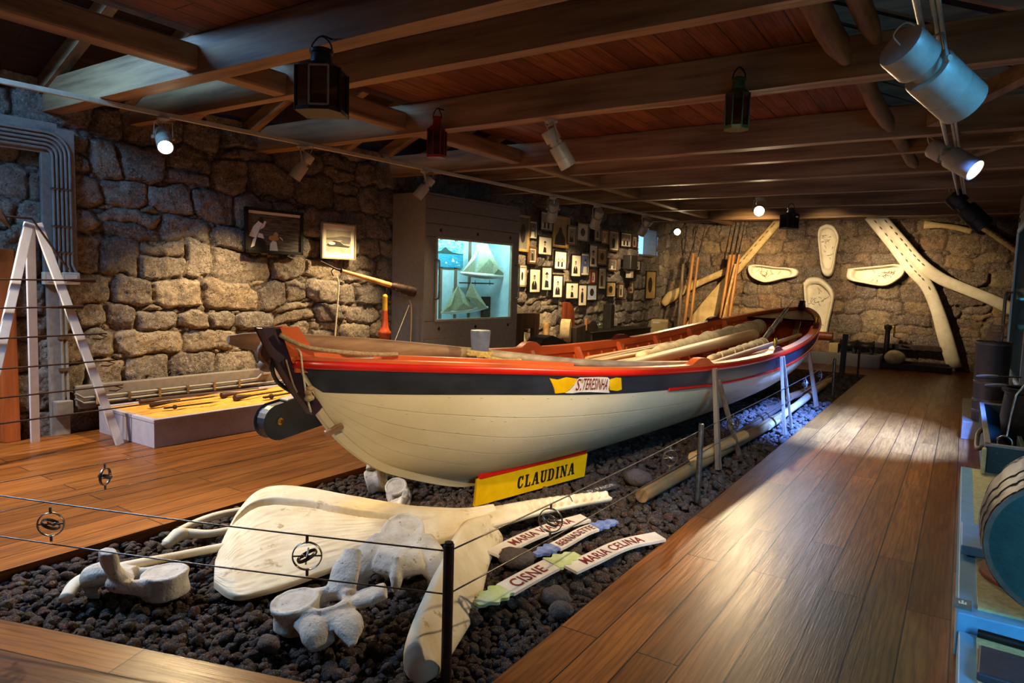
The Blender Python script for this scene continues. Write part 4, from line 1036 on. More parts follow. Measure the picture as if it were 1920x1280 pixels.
def name_board(label, px, width, txt, t0, t1, endmat, ends=(.0, .0), z=.035, h0=.62, name='name_board', bm_='board_white', lm='letter_red'):
    """a curved painted board lying on the stones; px is its centre line in the picture"""
    cl = [V3(p) for p in spline([onz(x, y, z) for x, y in px], 60)]
    ac = [0.]
    for i in range(1, 60): ac.append(ac[-1]+(cl[i]-cl[i-1]).length)
    T = ac[-1]
    def at(u, v, dz=0.):
        s = u*T; i = min(max(int(np.searchsorted(ac, s))-1, 0), 58); f = (s-ac[i])/max(ac[i+1]-ac[i], 1e-6)
        p = cl[i].lerp(cl[i+1], f); t = (cl[min(i+2, 59)]-cl[max(i-1, 0)]); t.z = 0; t.normalize(); n = V3((-t.y, t.x, 0))
        return p+n*(v*width)+V3((0, 0, dz+(v+.5)*width*.1))
    root = thing(name, label, 'sign', tuple(at(.5, 0)), 0, 'painted name boards on the gravel')
    def strip(u0, u1, mt, nm, prof, dz=0., th=.016, lab=None, n=26):
        m = MB(); rows = []
        for i in range(n):
            u = lerp(u0, u1, i/(n-1)); a, b = prof(i/(n-1)); rows.append([at(u, a, dz), at(u, b, dz), at(u, b, dz-th), at(u, a, dz-th), at(u, a, dz)])
        m.grid(rows); e = (n-1)*5; m.f += [(0, 1, 2, 3), (e+3, e+2, e+1, e)]; m.m += [0, 0]
        return part(root, nm, m, mt, 40, label=lab)
    a0, a1 = ends
    strip(a0, 1-a1, bm_, 'panel', lambda f: (-.5, .5))
    wob = lambda f: (-.5-.08*math.sin(f*19), .5+.10*math.sin(f*17+1))
    if a0: strip(0, a0, endmat, 'scroll_end', lambda f: tuple(q*lerp(.35, 1, min(f*2.2, 1)) for q in wob(f)), .004, lab='painted scroll end')
    if a1: strip(1-a1, 1, endmat, 'scroll_end', lambda f: tuple(q*lerp(1, .5, max(0, f*2-1)) for q in wob(f)), .004, lab='painted scroll end')
    vs, fs, tw = text2d(txt, 1, .012, 0, 1.05); hh = max(v[1] for v in vs)
    m = MB(); m.add([at(lerp(t0, t1, v[0]/tw), (v[1]/hh-.5)*h0, .0025) for v in vs], fs); part(root, 'lettering', m, lm)
    return root
name_board('white name board reading MARIA VIANNA half behind the ring', [(925, 1038), (985, 1008), (1045, 985), (1098, 970)], .10, 'MARIA VIANNA', .2, .86, 'letter_red', z=.04)
name_board('white BERNADETTE name board with blue painted scroll ends', [(1003, 1040), (1050, 1020), (1100, 993), (1155, 977)], .085, 'BERNADETTE', .26, .74, 'board_blue', (.22, .24), z=.035)
name_board('long white MARIA CELINA name board nearest the floor edge', [(1068, 1066), (1110, 1047), (1170, 1020), (1238, 1005)], .105, 'MARIA CELINA', .14, .82, 'letter_red', z=.035)
name_board('white CISNE name board with green leaf scroll ends', [(893, 1134), (935, 1112), (985, 1084), (1035, 1058), (1082, 1040)], .115, 'CISNE', .33, .66, 'board_green', (.26, .25), z=.045)
name_board('small dark board with faint pale lettering beyond the jaw tip', [(1095, 925), (1157, 907)], .06, 'D. PAIOR', .12, .9, 'board_grey', z=.03, bm_='board_grey', lm='board_white')
def rock(label, p, r, seed):
    m = MB(); m.ell((0, 0, 0), (r*1.2, r, r*.75), 22)
    m.v = [tuple(np.array(v)*(1+.35*float(fbm(v[0]/r*1.3+seed, v[1]/r*1.3+v[2]/r, seed, 4)))+np.array(p)+np.array([0, 0, r*.4])) for v in m.v]
    solid('lava_rock', label, 'rock', m, 'cork_rock', 180, group='larger lava rocks')
rock('round grey lava rock between the white name boards', onz(970, 1058, -.01), .085, 1); rock('broad brown lava rock in front of the CISNE board', onz(1042, 1128, -.05), .065, 4)
rock('pale lava rock at the floor edge near the front', onz(1050, 1152, -.03), .055, 7); rock('grey lava rock beside the spar end', onz(1195, 905, -.03), .1, 9)
rock('small pale stone right of the thick front post', onz(882, 1165, -.02), .05, 12); rock('pale upright stone left of the front vertebra', onz(505, 1215, -.02), .045, 15)

# ------------------------------------------------------------------ rope barrier: posts, wires, ring ornaments
def post(label, px, py, top, r, mt):
    b = onz(px, py, -.06); t_ = thing('barrier_post', label, 'post', tuple(b), 0, 'barrier posts'); h = top-b.z
    m = MB(); m.tube([b, b+V3((0, 0, h))], r, 16); part(t_, 'shaft', m, mt, 40, bevel=.002)
    m = MB(); m.lathe([(0, 0), (r*.8, 0), (r*.8, .008), (0, .01)], 16, Matrix.Translation(b+V3((0, 0, h)))); part(t_, 'cap', m, mt, 40)
    return b
P1 = post('thick brown barrier post at the near corner of the gravel', 836, 1283, .535, .022, 'rusty_iron')
P2 = post('slim steel barrier post halfway beside the logs', 1307, 942, .545, .021, 'steel_dark')
P3 = post('small far steel barrier post near the bow', 1560, 746, .545, .021, 'steel_dark')
P0 = V3((-3.95, 1.18, 0))
P0 = post('barrier post at the left corner of the gravel', -60, 1140, .53, .02, 'rusty_iron')
def wire(a, b, za, zb, label):
    m = MB(); q = [V3((lerp(a.x, b.x, t), lerp(a.y, b.y, t), lerp(za, zb, t)-.012*math.sin(PI*t))) for t in np.linspace(0, 1, 14)]
    m.tube(q, .0035, 6); solid('barrier_wire', label, 'wire', m, 'steel_dark', 180, group='barrier wires'); return q
LV = (.505, .325)
for k, z in enumerate(LV):
    nm = 'upper' if k == 0 else 'lower'
    wire(P0, P1, z+(.02 if k == 0 else .0), z, '%s wire across the near end of the gravel bed' % nm)
    wire(P1, P2, z, z, '%s wire from the thick near post to the middle post' % nm)
    wire(P2, P3, z, z, '%s wire from the middle post to the far post' % nm)
BC = V3((-4.05, 9.5, 0)); PL = V3((-4.05, 1.3, 0))
def ornament(label, c, turn, size=.045, kind=0):
    """a small gimballed ring held between the two wires"""
    t_ = thing('ring_ornament', label, 'ornament', tuple(c), 0, 'gimbal ring ornaments')
    r = size; n1 = V3((math.cos(turn), math.sin(turn), 0)); n2 = V3((-n1.y, n1.x, 0))
    m = MB(); m.ring(c, r, 1, n1, 28, 8, flat=[(.003, .009)]*28); part(t_, 'outer_ring', m, 'steel_dark', 60)
    m = MB(); m.ring(c, r*.72, 1, (n2*.5+V3((0, 0, 1))).normalized(), 26, 8, flat=[(.0025, .008)]*26); part(t_, 'inner_ring', m, 'steel_dark', 60)
    m = MB(); m.tube([c-n2*r, c+n2*r], .0035, 6); m.tube([c-n1*r*.6+V3((0, 0, -.02)), c+n1*r*.6+V3((0, 0, .02))], .004, 6); m.ell(c+n2*r*.3, (.008,)*3); part(t_, 'cross_bar', m, 'steel_dark', 60)
    for s in (-1, 1):
        m = MB(); m.tube([c+V3((0, 0, s*(r-.004))), c+V3((0, 0, s*(r+.026)))], .0065, 8); part(t_, 'clip', m, 'steel_dark', 60)
def on_wire(px, a, b):
    best = min(np.linspace(0, 1, 400), key=lambda t: abs(prj(V3((lerp(a.x, b.x, t), lerp(a.y, b.y, t), .415)))[0]-px)); return V3((lerp(a.x, b.x, best), lerp(a.y, b.y, best), .412))
ornament('dark ring ornament on the near wires in front of the jawbone', on_wire(575, P0, P1), 2.3, .06)
ornament('ring ornament on the near wires at the left edge', on_wire(96, P0, P1), -.75, .055)
ornament('bright ring ornament hanging in front of the name boards', on_wire(1032, P1, P2), -1.3, .06)
ornament('steel ring ornament just before the middle post', on_wire(1256, P1, P2), -.7, .055)
ornament('steel ring ornament just past the middle post', on_wire(1374, P2, P3), -.8, .055)
ornament('small far ring ornament near the second pair of props', on_wire(1510, P2, P3), .5, .055); ornament('farthest ring ornament beside the single prop', on_wire(1538, P2, P3), .5, .055)
# wire on the far side of the gravel bed with one more ornament
q0 = onz(-60, 1045, 0); 
m = MB(); za = .3
c_ = ony(197, 893, 1.95); ornament('ring ornament hanging over the left walkway', c_, .6, .05)
for dz, nm in ((.078, 'upper'), (-.078, 'lower')):
    m = MB(); b_ = c_+V3((WD.x, WD.y, 0))*7.0; a_ = c_-V3((WD.x, WD.y, 0))*1.5
    m.tube([a_+V3((0, 0, dz)), c_+V3((0, 0, dz)), b_+V3((0, 0, dz))], .0022, 5); solid('barrier_wire', '%s thin wire along the left walkway side of the gravel' % nm, 'wire', m, 'steel_dark', 180, group='barrier wires')
# spars on the gravel
def log(label, p, q, r0, r1, mt='log_wood'):
    m = MB(); k = 14; pts = [V3(p).lerp(V3(q), i/(k-1)) for i in range(k)]
    m.tube([v+V3((.008*float(fbm(i*.8, r0*90, 1)), 0, .008*float(fbm(i*.8, r0*50, 2)))) for i, v in enumerate(pts)], [lerp(r0, r1, i/(k-1)) for i in range(k)], 14)
    solid('spar', label, 'spar', m, mt, 50, group='spars on the gravel')
log('thick brown spar nearest the floor with its round end facing out', onz(1203, 930, .05), onz(1458, 785, .06), .05, .06)
log('short pale squared timber under the middle post', onz(1300, 858, .12), onz(1395, 816, .13), .05, .05, 'pale_wood')
log('long thin spar between the props', onz(1290, 880, .06), onz(1470, 755, .06), .04, .045, 'dark_log')
log('long grey spar in the far props', onz(1440, 800, .06), onz(1545, 720, .1), .04, .05, 'grey_wood')
log('weathered spar lying against the farthest prop', onz(1480, 745, .1), onz(1560, 712, .1), .05, .05, 'old_wood')
# ------------------------------------------------------------------ left side of the room
MW = Matrix((WD, V3((0, 0, 1)), WN)).transposed()          # wall frame: along, up, out
def WM(y, z, off=0.):
    M = MW.to_4x4(); M.translation = LW(y, z, off); return M
def wbox(mb, y0, y1, z0, z1, o0, o1, mi=0):
    c = LW((y0+y1)/2, (z0+z1)/2, (o0+o1)/2); return mb.box(c, (y1-y0, z1-z0, o1-o0), MW, mi)
# door
dm = MB(); wbox(dm, 1.62, 2.55, 0, 1.64, -.09, -.04); d_ = struct('door_1', dm, 'door_wood', bevel=.004)
for z0, z1 in ((.12, .75), (.87, 1.52)):
    m = MB(); wbox(m, 1.74, 2.44, z0, z1, -.045, -.025); m.build('door_panel', MATS['door_wood'], d_, bevel=.012)
m = MB()
for a in ((1.54, 1.64, 0, 1.74), (2.53, 2.66, 0, 1.74), (1.54, 2.66, 1.62, 1.74)): wbox(m, *a, -.1, .03)
struct('trim_9', m, 'door_wood', bevel=.008)
# electrical panel of conduits
t_ = thing('conduit_panel', 'grey cable panel with bent conduits on the stone wall above the switches', 'conduit', tuple(LW(3.03, 1.5, 0)))
m = MB(); wbox(m, 2.88, 3.16, 1.46, 2.86, .0, .05); wbox(m, 1.2, 3.02, 2.62, 2.9, .0, .05); part(t_, 'back_panel', m, 'conduit_grey', bevel=.006)
for k in range(5):
    y = 2.965+.035*k; zt = 2.66+.036*k; r_ = .06+.03*k; m = MB()
    q = [LW(y, 1.62, .07), LW(y, zt-r_, .07)]+[LW(y-r_+r_*math.cos(a), zt-r_+r_*math.sin(a), .07) for a in np.linspace(.2, PI/2, 6)]+[LW(1.2, zt, .07)]
    q = [LW(3.03+(y-3.03)*1.5, 1.54, .07)]+q; m.tube(q, .0125, 10); part(t_, 'conduit', m, 'conduit_grey', 60)
for z in (1.72, 1.96, 2.3): 
    m = MB(); wbox(m, 2.945, 3.125, z, z+.016, .05, .088); part(t_, 'clamp', m, 'steel', bevel=.002)
for k, (y0, y1) in enumerate(((2.86, 3.0), (3.01, 3.16))):
    m = MB(); wbox(m, y0, y1, 1.43, 1.545, .03, .1); t2 = thing('switch_box', 'cream switch box %s under the grey conduits' % ('on the door side' if k == 0 else 'on the picture side'), 'switch', tuple(LW((y0+y1)/2, 1.43, .03)), 0, 'switch boxes under the conduits')
    part(t2, 'housing', m, 'lamp_rail', bevel=.008); m = MB(); wbox(m, y0+.025, y1-.025, 1.455, 1.52, .1, .106); part(t2, 'rocker', m, 'white_plastic', bevel=.003)
t_ = thing('cable_riser', 'grey vertical cable channel with two pipes beside the white rack', 'conduit', tuple(LW(3.02, .3, 0)))
m = MB(); wbox(m, 2.9, 3.06, .0, 1.43, .0, .05); part(t_, 'back_panel', m, 'conduit_grey', bevel=.005)
for y in (3.0, 3.04):
    m = MB(); m.tube([LW(y, .3, .07), LW(y, 1.43, .07)], .011, 10); part(t_, 'conduit', m, 'conduit_grey', 60)
for z in (.62, .92):
    m = MB(); wbox(m, 2.97, 3.08, z, z+.03, .05, .09); part(t_, 'clamp', m, 'steel', bevel=.002)
m = MB(); wbox(m, 2.92, 3.06, .2, .34, .04, .13); solid('junction_box', 'grey junction box low on the wall beside the white rack', 'box', m, 'conduit_grey', bevel=.008)
t_ = thing('wall_trunking', 'long low grey trunking board with two pipes behind the sand tray', 'conduit', tuple(LW(4.2, .3, .0)))
m = MB(); wbox(m, 3.1, 9.0, .24, .46, .0, .1); part(t_, 'board', m, 'grey_paint', bevel=.004)
for z in (.3, .35):
    m = MB(); q = [LW(3.08, z+.05, .12), LW(3.15, z, .125), LW(4.7, z, .125)]+([LW(5.0, .36, .125), LW(5.1, .44, .12)] if z > .32 else [LW(6.8, z, .125)]); m.tube(q, .0125, 10); part(t_, 'pipe', m, 'conduit_grey', 60)
for y in np.arange(3.25, 4.9, .3):
    m = MB(); wbox(m, y, y+.025, .28, .37, .1, .145); part(t_, 'clip', m, 'steel', bevel=.002)
m = MB(); wbox(m, 5.05, 5.19, .40, .56, .1, .17); m.tube([LW(5.08, .56, .13), LW(5.02, .72, .10)], .02, 8); solid('outlet_box', 'small grey outlet box on the trunking beside the stern', 'box', m, 'conduit_grey', bevel=.006)
# sand tray with old harpoon irons
PX1, PY0, PY1, PH = -5.95, 3.26, 6.6, .257
t_ = thing('display_plinth', 'low grey display plinth filled with orange sand', 'plinth', (-6.45, 4.9, 0))
px0 = -6.93
m = MB(); m.prism([(px0, PY0), (PX1, PY0), (PX1+.17, PY1), (px0+.2, PY1)], PH-.02, Matrix.Translation((0, 0, 0)))
part(t_, 'box', m, 'lilac_grey', bevel=.004)
m = MB()
for a, b in (((px0, PY0+.02), (PX1, PY0+.02)), ((PX1-.02, PY0), (PX1+.15, PY1)), ((px0+.02, PY0), (px0+.22, PY1))): m.bar((*a, PH-.012), (*b, PH-.012), .05, .03)
part(t_, 'rim', m, 'lilac_grey', bevel=.003)
m = MB(); rows = []
for i in range(80):
    y = lerp(PY0+.04, PY1-.03, i/79); rows.append([(lerp(px0+.04+.06*(y-PY0), PX1-.04+.05*(y-PY0), j/26), y, PH-.014+.012*float(fbm(i*.5, j*.6, 2, 3))) for j in range(27)])
m.grid(rows); part(t_, 'sand', m, 'tray_sand', 180)
def iron(label, px0_, px1_, kind, r=.012):
    a, b = onz(*px0_, PH+.02), onz(*px1_, PH+.02); t_ = thing('harpoon_iron', label, 'harpoon', tuple(a), 0, 'old irons in the sand tray')
    d = (b-a).normalized()
    m = MB(); m.tube([a+d*.12, b], r*.6, 8); part(t_, 'shank', m, 'rusty_iron', 60)
    m = MB()
    if kind == 's': m.tube([a, a+d*.02, a+d*.2], [r*2, r*2.1, r*.7], 12); part(t_, 'socket', m, 'rusty_iron', 60)
    elif kind == 't': m.bar(a, a+d*.12, r*2.4, r, w2=r*1.2); m.ell(a+d*.1, (r*1.6,)*3); part(t_, 'grip', m, 'rusty_iron', 40)
    if kind in 'st':
        m = MB(); sd_ = d.cross(V3((0, 0, 1))); m.add([b+d*.09, b-d*.04+sd_*.03, b-sd_*.008, b+V3((0, 0, .008)), b+V3((0, 0, -.006))], [(0, 1, 3), (0, 3, 2), (0, 4, 1), (0, 2, 4), (1, 2, 3), (1, 4, 2)]); part(t_, 'barb', m, 'rusty_iron')
for lab, a, b, k, r in (('iron with a wide socket farthest back at the near end of the sand', (248, 748), (372, 730), 's', .013), ('iron with a wide socket second from the back in the sand', (262, 753), (395, 738), 's', .014), ('iron with a socket and hooked barb third from the back in the sand', (282, 759), (402, 743), 's', .013),
    ('short iron with a collar nearest the front edge of the sand', (308, 765), (398, 754), 't', .014), ('iron with an open socket in the middle of the sand', (415, 741), (500, 729), 's', .015), ('iron with an open socket nearest the boat in the sand', (440, 746), (530, 732), 's', .017), ('thick dark iron bar at the boat end of the sand', (495, 745), (552, 735), 't', .018)):
    iron(lab, a, b, k, r)
for k, (a, b) in enumerate((((250, 744), (470, 724)), ((255, 750), (485, 727)))):
    rod('long_rod', 'long thin wooden rod across the %s of the sand tray' % ('back' if k == 0 else 'middle'), 'rod', [onz(*a, PH+.015), onz(*b, PH+.015)], .007, 'dark_log', 8, 'rods in the sand tray')
# white trestle rack with lances
ft = onz(225, 833, 0); ap = onx(62, 418, ft.x-.22); fl_ = V3((ft.x, 2*ap.y-ft.y, 0))
t_ = thing('lance_rack', 'white painted A shaped rack holding harpoons in front of the wooden door', 'rack', (ft.x, ap.y, 0))
m = MB(); m.bar(ft, ap+V3((0, .03, 0)), .07, .03, (1, 0, 0)); part(t_, 'leg', m, 'rack_white', bevel=.003)
m = MB(); m.bar(fl_, ap-V3((0, .03, 0)), .07, .03, (1, 0, 0)); part(t_, 'leg', m, 'rack_white', bevel=.003)
bk = onl(66, 828, .16); bk.z = 0; tp = V3((bk.x, bk.y, 0))
m = MB(); m.bar(V3((bk.x, bk.y, 0)), V3((ap.x-.06, ap.y, ap.z-.02)), .07, .03, (1, 0, 0)); part(t_, 'rear_leg', m, 'rack_white', bevel=.003)
HY = [(527, 178, 's'), (577, 155, 's'), (629, 200, 'l'), (680, 215, 'l'), (727, 230, 'l'), (768, 315, 'w')]
for i, (py, xe, k) in enumerate(HY):
    e = min(np.linspace(0, 1, 300), key=lambda t: abs(prj(ft.lerp(ap, t))[1]-py)); c_ = ft.lerp(ap, e)+V3((.03, 0, .012))
    en = onx(xe, py+(0 if i < 2 else -6*i), c_.x)
    nm = ['topmost', 'second', 'third', 'fourth', 'fifth', 'lowest'][i]
    t2 = thing('lance', '%s harpoon resting across the white rack' % nm, 'harpoon', tuple(c_), 0, 'harpoons on the white rack')
    m = MB(); m.tube([V3((c_.x, .7, c_.z)), V3((c_.x, en.y, c_.z))], .007, 8); part(t2, 'shank', m, 'rusty_iron', 60)
    m = MB()
    if k == 's': m.tube([V3((c_.x, en.y-.25, c_.z)), V3((c_.x, en.y-.02, c_.z)), V3((c_.x, en.y, c_.z))], [.009, .02, .02], 12)
    elif k == 'l': m.tube([V3((c_.x, en.y-.08, c_.z)), V3((c_.x, en.y, c_.z-.03)), V3((c_.x, en.y-.06, c_.z-.05)), V3((c_.x, en.y-.12, c_.z-.04))], .006, 8)
    else: m.bar(V3((c_.x, en.y, c_.z)), V3((c_.x, en.y+.12, c_.z)), .05, .006, w2=.01)
    part(t2, {'s': 'socket', 'l': 'loop', 'w': 'blade'}[k], m, 'rusty_iron', 40)
a = onx(10, 405, ap.x+.03); b = onx(60, 410, ap.x+.05); c_ = onx(128, 505, ap.x+.05)
t2 = thing('hooked_harpoon', 'harpoon with a broad iron barb hooked over the top of the white rack', 'harpoon', tuple(c_))
m = MB(); m.tube([c_, b.lerp(c_, .3), b.lerp(c_, .08), b, a], .009, 8); part(t2, 'shank', m, 'rusty_iron', 60)
m = MB(); m.add([a+V3((0, -.03, .06)), a+V3((0, .02, -.04)), a+V3((0, .05, -.12)), a+V3((0, -.06, -.02)), a+V3((.012, 0, -.03)), a+V3((-.012, 0, -.03))], [(0, 1, 4), (1, 2, 4), (2, 3, 4), (3, 0, 4), (1, 0, 5), (2, 1, 5), (3, 2, 5), (0, 3, 5)]); part(t2, 'barb', m, 'rusty_iron')

# ------------------------------------------------------------------ framed pictures
def person_print(M, w, h, z, mb, style, rng):
    """bust silhouette as flat shapes; material slots 0 ground 1 dark 2 skin 3 light"""
    def sh(poly, mi, dz): mb.prism([(x*w, y*h) for x, y in poly], .0004, M @ Matrix.Translation((0, 0, z+dz)), mi)
    cx = .5+rng.uniform(-.05, .05); hy, hr = (.66, .13) if style != 'full' else (.78, .07)
    asp = w/h
    def ellp(x, y, rx, ry, n=18): return [(x+rx*math.cos(2*PI*i/n), y+ry*math.sin(2*PI*i/n)) for i in range(n)]
    rx = hr/asp*.78
    if style == 'bust':
        sh([(cx-rx*2.5, .0), (cx+rx*2.5, .0), (cx+rx*2.3, .3), (cx+rx*1.2, .45), (cx+rx*.5, .5), (cx-rx*.5, .5), (cx-rx*1.2, .45), (cx-rx*2.3, .3)], 1, 0)
        sh([(cx-rx*.5, .5), (cx+rx*.5, .5), (cx, .22)], 3, .0005)
        sh(ellp(cx, hy, rx, hr), 2, .001); sh([(cx-rx*1.02, hy+hr*.2)]+[(cx+rx*1.05*math.cos(a), hy+.01+hr*1.05*math.sin(a)) for a in np.linspace(PI-.2, .2, 10)]+[(cx+rx*.7, hy+hr*.45), (cx-rx*.7, hy+hr*.5)], 1, .0015)
    elif style == 'hat':
        sh([(cx-rx*2.0, .0), (cx+rx*2.2, .0), (cx+rx*1.6, .36), (cx-rx*1.3, .42)], 1, 0)
        sh(ellp(cx, hy-.04, rx, hr), 2, .0005); sh(ellp(cx, hy+hr*.75, rx*1.9, hr*.3), 1, .001); sh(ellp(cx, hy+hr*1.1, rx*1.0, hr*.5), 1, .0012)
    elif style == 'white':
        sh([(cx-rx*2.3, .0), (cx+rx*2.3, .0), (cx+rx*1.7, .38), (cx-rx*1.7, .38)], 3, 0)
        sh(ellp(cx, hy-.02, rx*.95, hr*.95), 2, .0005); sh([(cx+rx*1.02*math.cos(a), hy+hr*.1+hr*math.sin(a)) for a in np.linspace(PI, 0, 10)], 1, .001)
    elif style == 'full':
        sh([(cx-.16, .05), (cx+.16, .05), (cx+.2, .5), (cx+.12, .68), (cx-.12, .68), (cx-.2, .5)], 1, 0); sh(ellp(cx, hy, rx*1.6, hr*1.3), 2, .0005); sh(ellp(cx, hy+hr*.9, rx*1.8, hr*.6), 1, .001)
    elif style == 'dark':
        sh(ellp(cx, .5, .24, .3), 1, 0); sh(ellp(cx+.04, .62, rx, hr), 1, .0004)
    elif style == 'beard':
        sh([(cx-.4, .0), (cx+.4, .0), (cx+.34, .3), (cx+.12, .5), (cx-.12, .5), (cx-.34, .3)], 1, 0); sh(ellp(cx, .7, .14, .14), 2, .0005); sh(ellp(cx, .52, .13, .16), 1, .001)
    elif style == 'rows':
        for k in range(5): sh(ellp(.14+.18*k, .45+.1*(k % 2), .07, .12), 2, .0005); sh([(.05+.18*k, .0), (.23+.18*k, .0), (.22+.18*k, .4), (.06+.18*k, .4)], 1 if k % 2 else 3, 0)
def framed(name, label, M, w, h, fw, fm, ground, style, mount=.16, group=None, dep=.025, seed=0, ptop=None, dark='photo_dark', light='photo_white', skin='photo_skin'):
    """M: centre of the picture on the wall, local x along, y up, z out"""
    loc = M.translation; root = thing(name, label, 'picture', tuple(loc), 0, group)
    m = MB()
    for x0, x1, y0, y1 in ((-w/2, -w/2+fw, -h/2, h/2), (w/2-fw, w/2, -h/2, h/2), (-w/2, w/2, h/2-fw, h/2), (-w/2, w/2, -h/2, -h/2+fw)):
        m.prism([(x0, y0), (x1, y0), (x1, y1), (x0, y1)], dep, M)
    part(root, 'frame', m, fm)
    m = MB(); m.prism([(-w/2+fw*.8, -h/2+fw*.8), (w/2-fw*.8, -h/2+fw*.8), (w/2-fw*.8, h/2-fw*.8), (-w/2+fw*.8, h/2-fw*.8)], dep*.5, M); part(root, 'mount', m, 'paper')
    iw, ih = w-2*fw, h-2*fw; mx = mount*min(iw, ih*.8); pw, ph = iw-2*mx, ih-2*mx*(1 if mount < .05 else 1.2)
    Mp = M @ Matrix.Translation((-pw/2, -ph/2, dep*.5)); m = MB(); m.prism([(0, 0), (pw, 0), (pw, ph), (0, ph)], .0006, Mp, 0)
    if style: person_print(Mp, pw, ph, .0008, m, style, random.Random(seed))
    part(root, 'print', m, [ground, dark, skin, light]); return root, Mp, pw, ph
M = WM(5.285, 2.085, .03)
root, Mp, pw, ph = framed('framed_photograph', 'large black framed photograph of two whalers looking over dark sea', M, .78, .52, .035, 'frame_black', 'photo_sea', None, .0, dep=.04)
m = MB()
def sh(poly, mi, dz=.001): m.prism([(x*pw, y*ph) for x, y in poly], .0006, Mp @ Matrix.Translation((0, 0, dz)), mi)
def ellp(x, y, rx, ry, n=16): return [(x+rx*math.cos(2*PI*i/n), y+ry*math.sin(2*PI*i/n)) for i in range(n)]
sh([(0, .93), (1, .93), (1, 1), (0, 1)], 3)
sh([(.02, .35), (.15, .3), (.22, .55), (.27, .68), (.2, .75), (.1, .6)], 3, .0014); sh(ellp(.24, .78, .045, .07), 1, .0018); sh([(.22, .52), (.3, .6), (.34, .74), (.31, .76), (.26, .64)], 3, .0016)
sh([(0, 0), (.34, 0), (.33, .22), (.2, .36), (0, .42)], 1, .0012); sh([(.05, .05), (.1, .28), (.16, .32), (.12, .1)], 3, .0016); sh([(.17, .33), (.3, .3), (.27, .42), (.2, .44)], 3, .0016)
sh([(.4, 0), (.56, 0), (.53, .24), (.46, .27), (.41, .18)], 3, .0016); sh(ellp(.48, .33, .1, .07), 2, .002); sh(ellp(.52, .42, .045, .07), 2, .0022); sh([(.6, .38), (.66, .3), (.65, .28), (.59, .36)], 3, .0016)
part(root, 'figures', m, ['photo_sea', 'photo_dark', 'photo_sepia', 'photo_white'])
M = WM(6.235, 2.03, .03)
root, Mp, pw, ph = framed('framed_photograph', 'small cream matted photograph of a whale on a beach beside the case', M, .55, .46, .018, 'frame_silver', 'photo_tone', None, .17, dep=.035)
m = MB(); sh([(0, .55), (0, .62), (.35, .68), (.6, .75), (1, .72), (1, .55)], 1); sh([(0, .3), (.1, .42), (.3, .52), (.55, .48), (.7, .36), (.98, .3), (.9, .24), (.4, .26), (.1, .25)], 2, .0014); sh(ellp(.22, .4, .14, .07), 3, .0018); sh([(.55, .5), (.8, .6), (.98, .55), (.95, .42), (.7, .4)], 1, .0016)
part(root, 'figures', m, ['photo_tone', 'photo_grey', 'photo_dark', 'photo_white'])
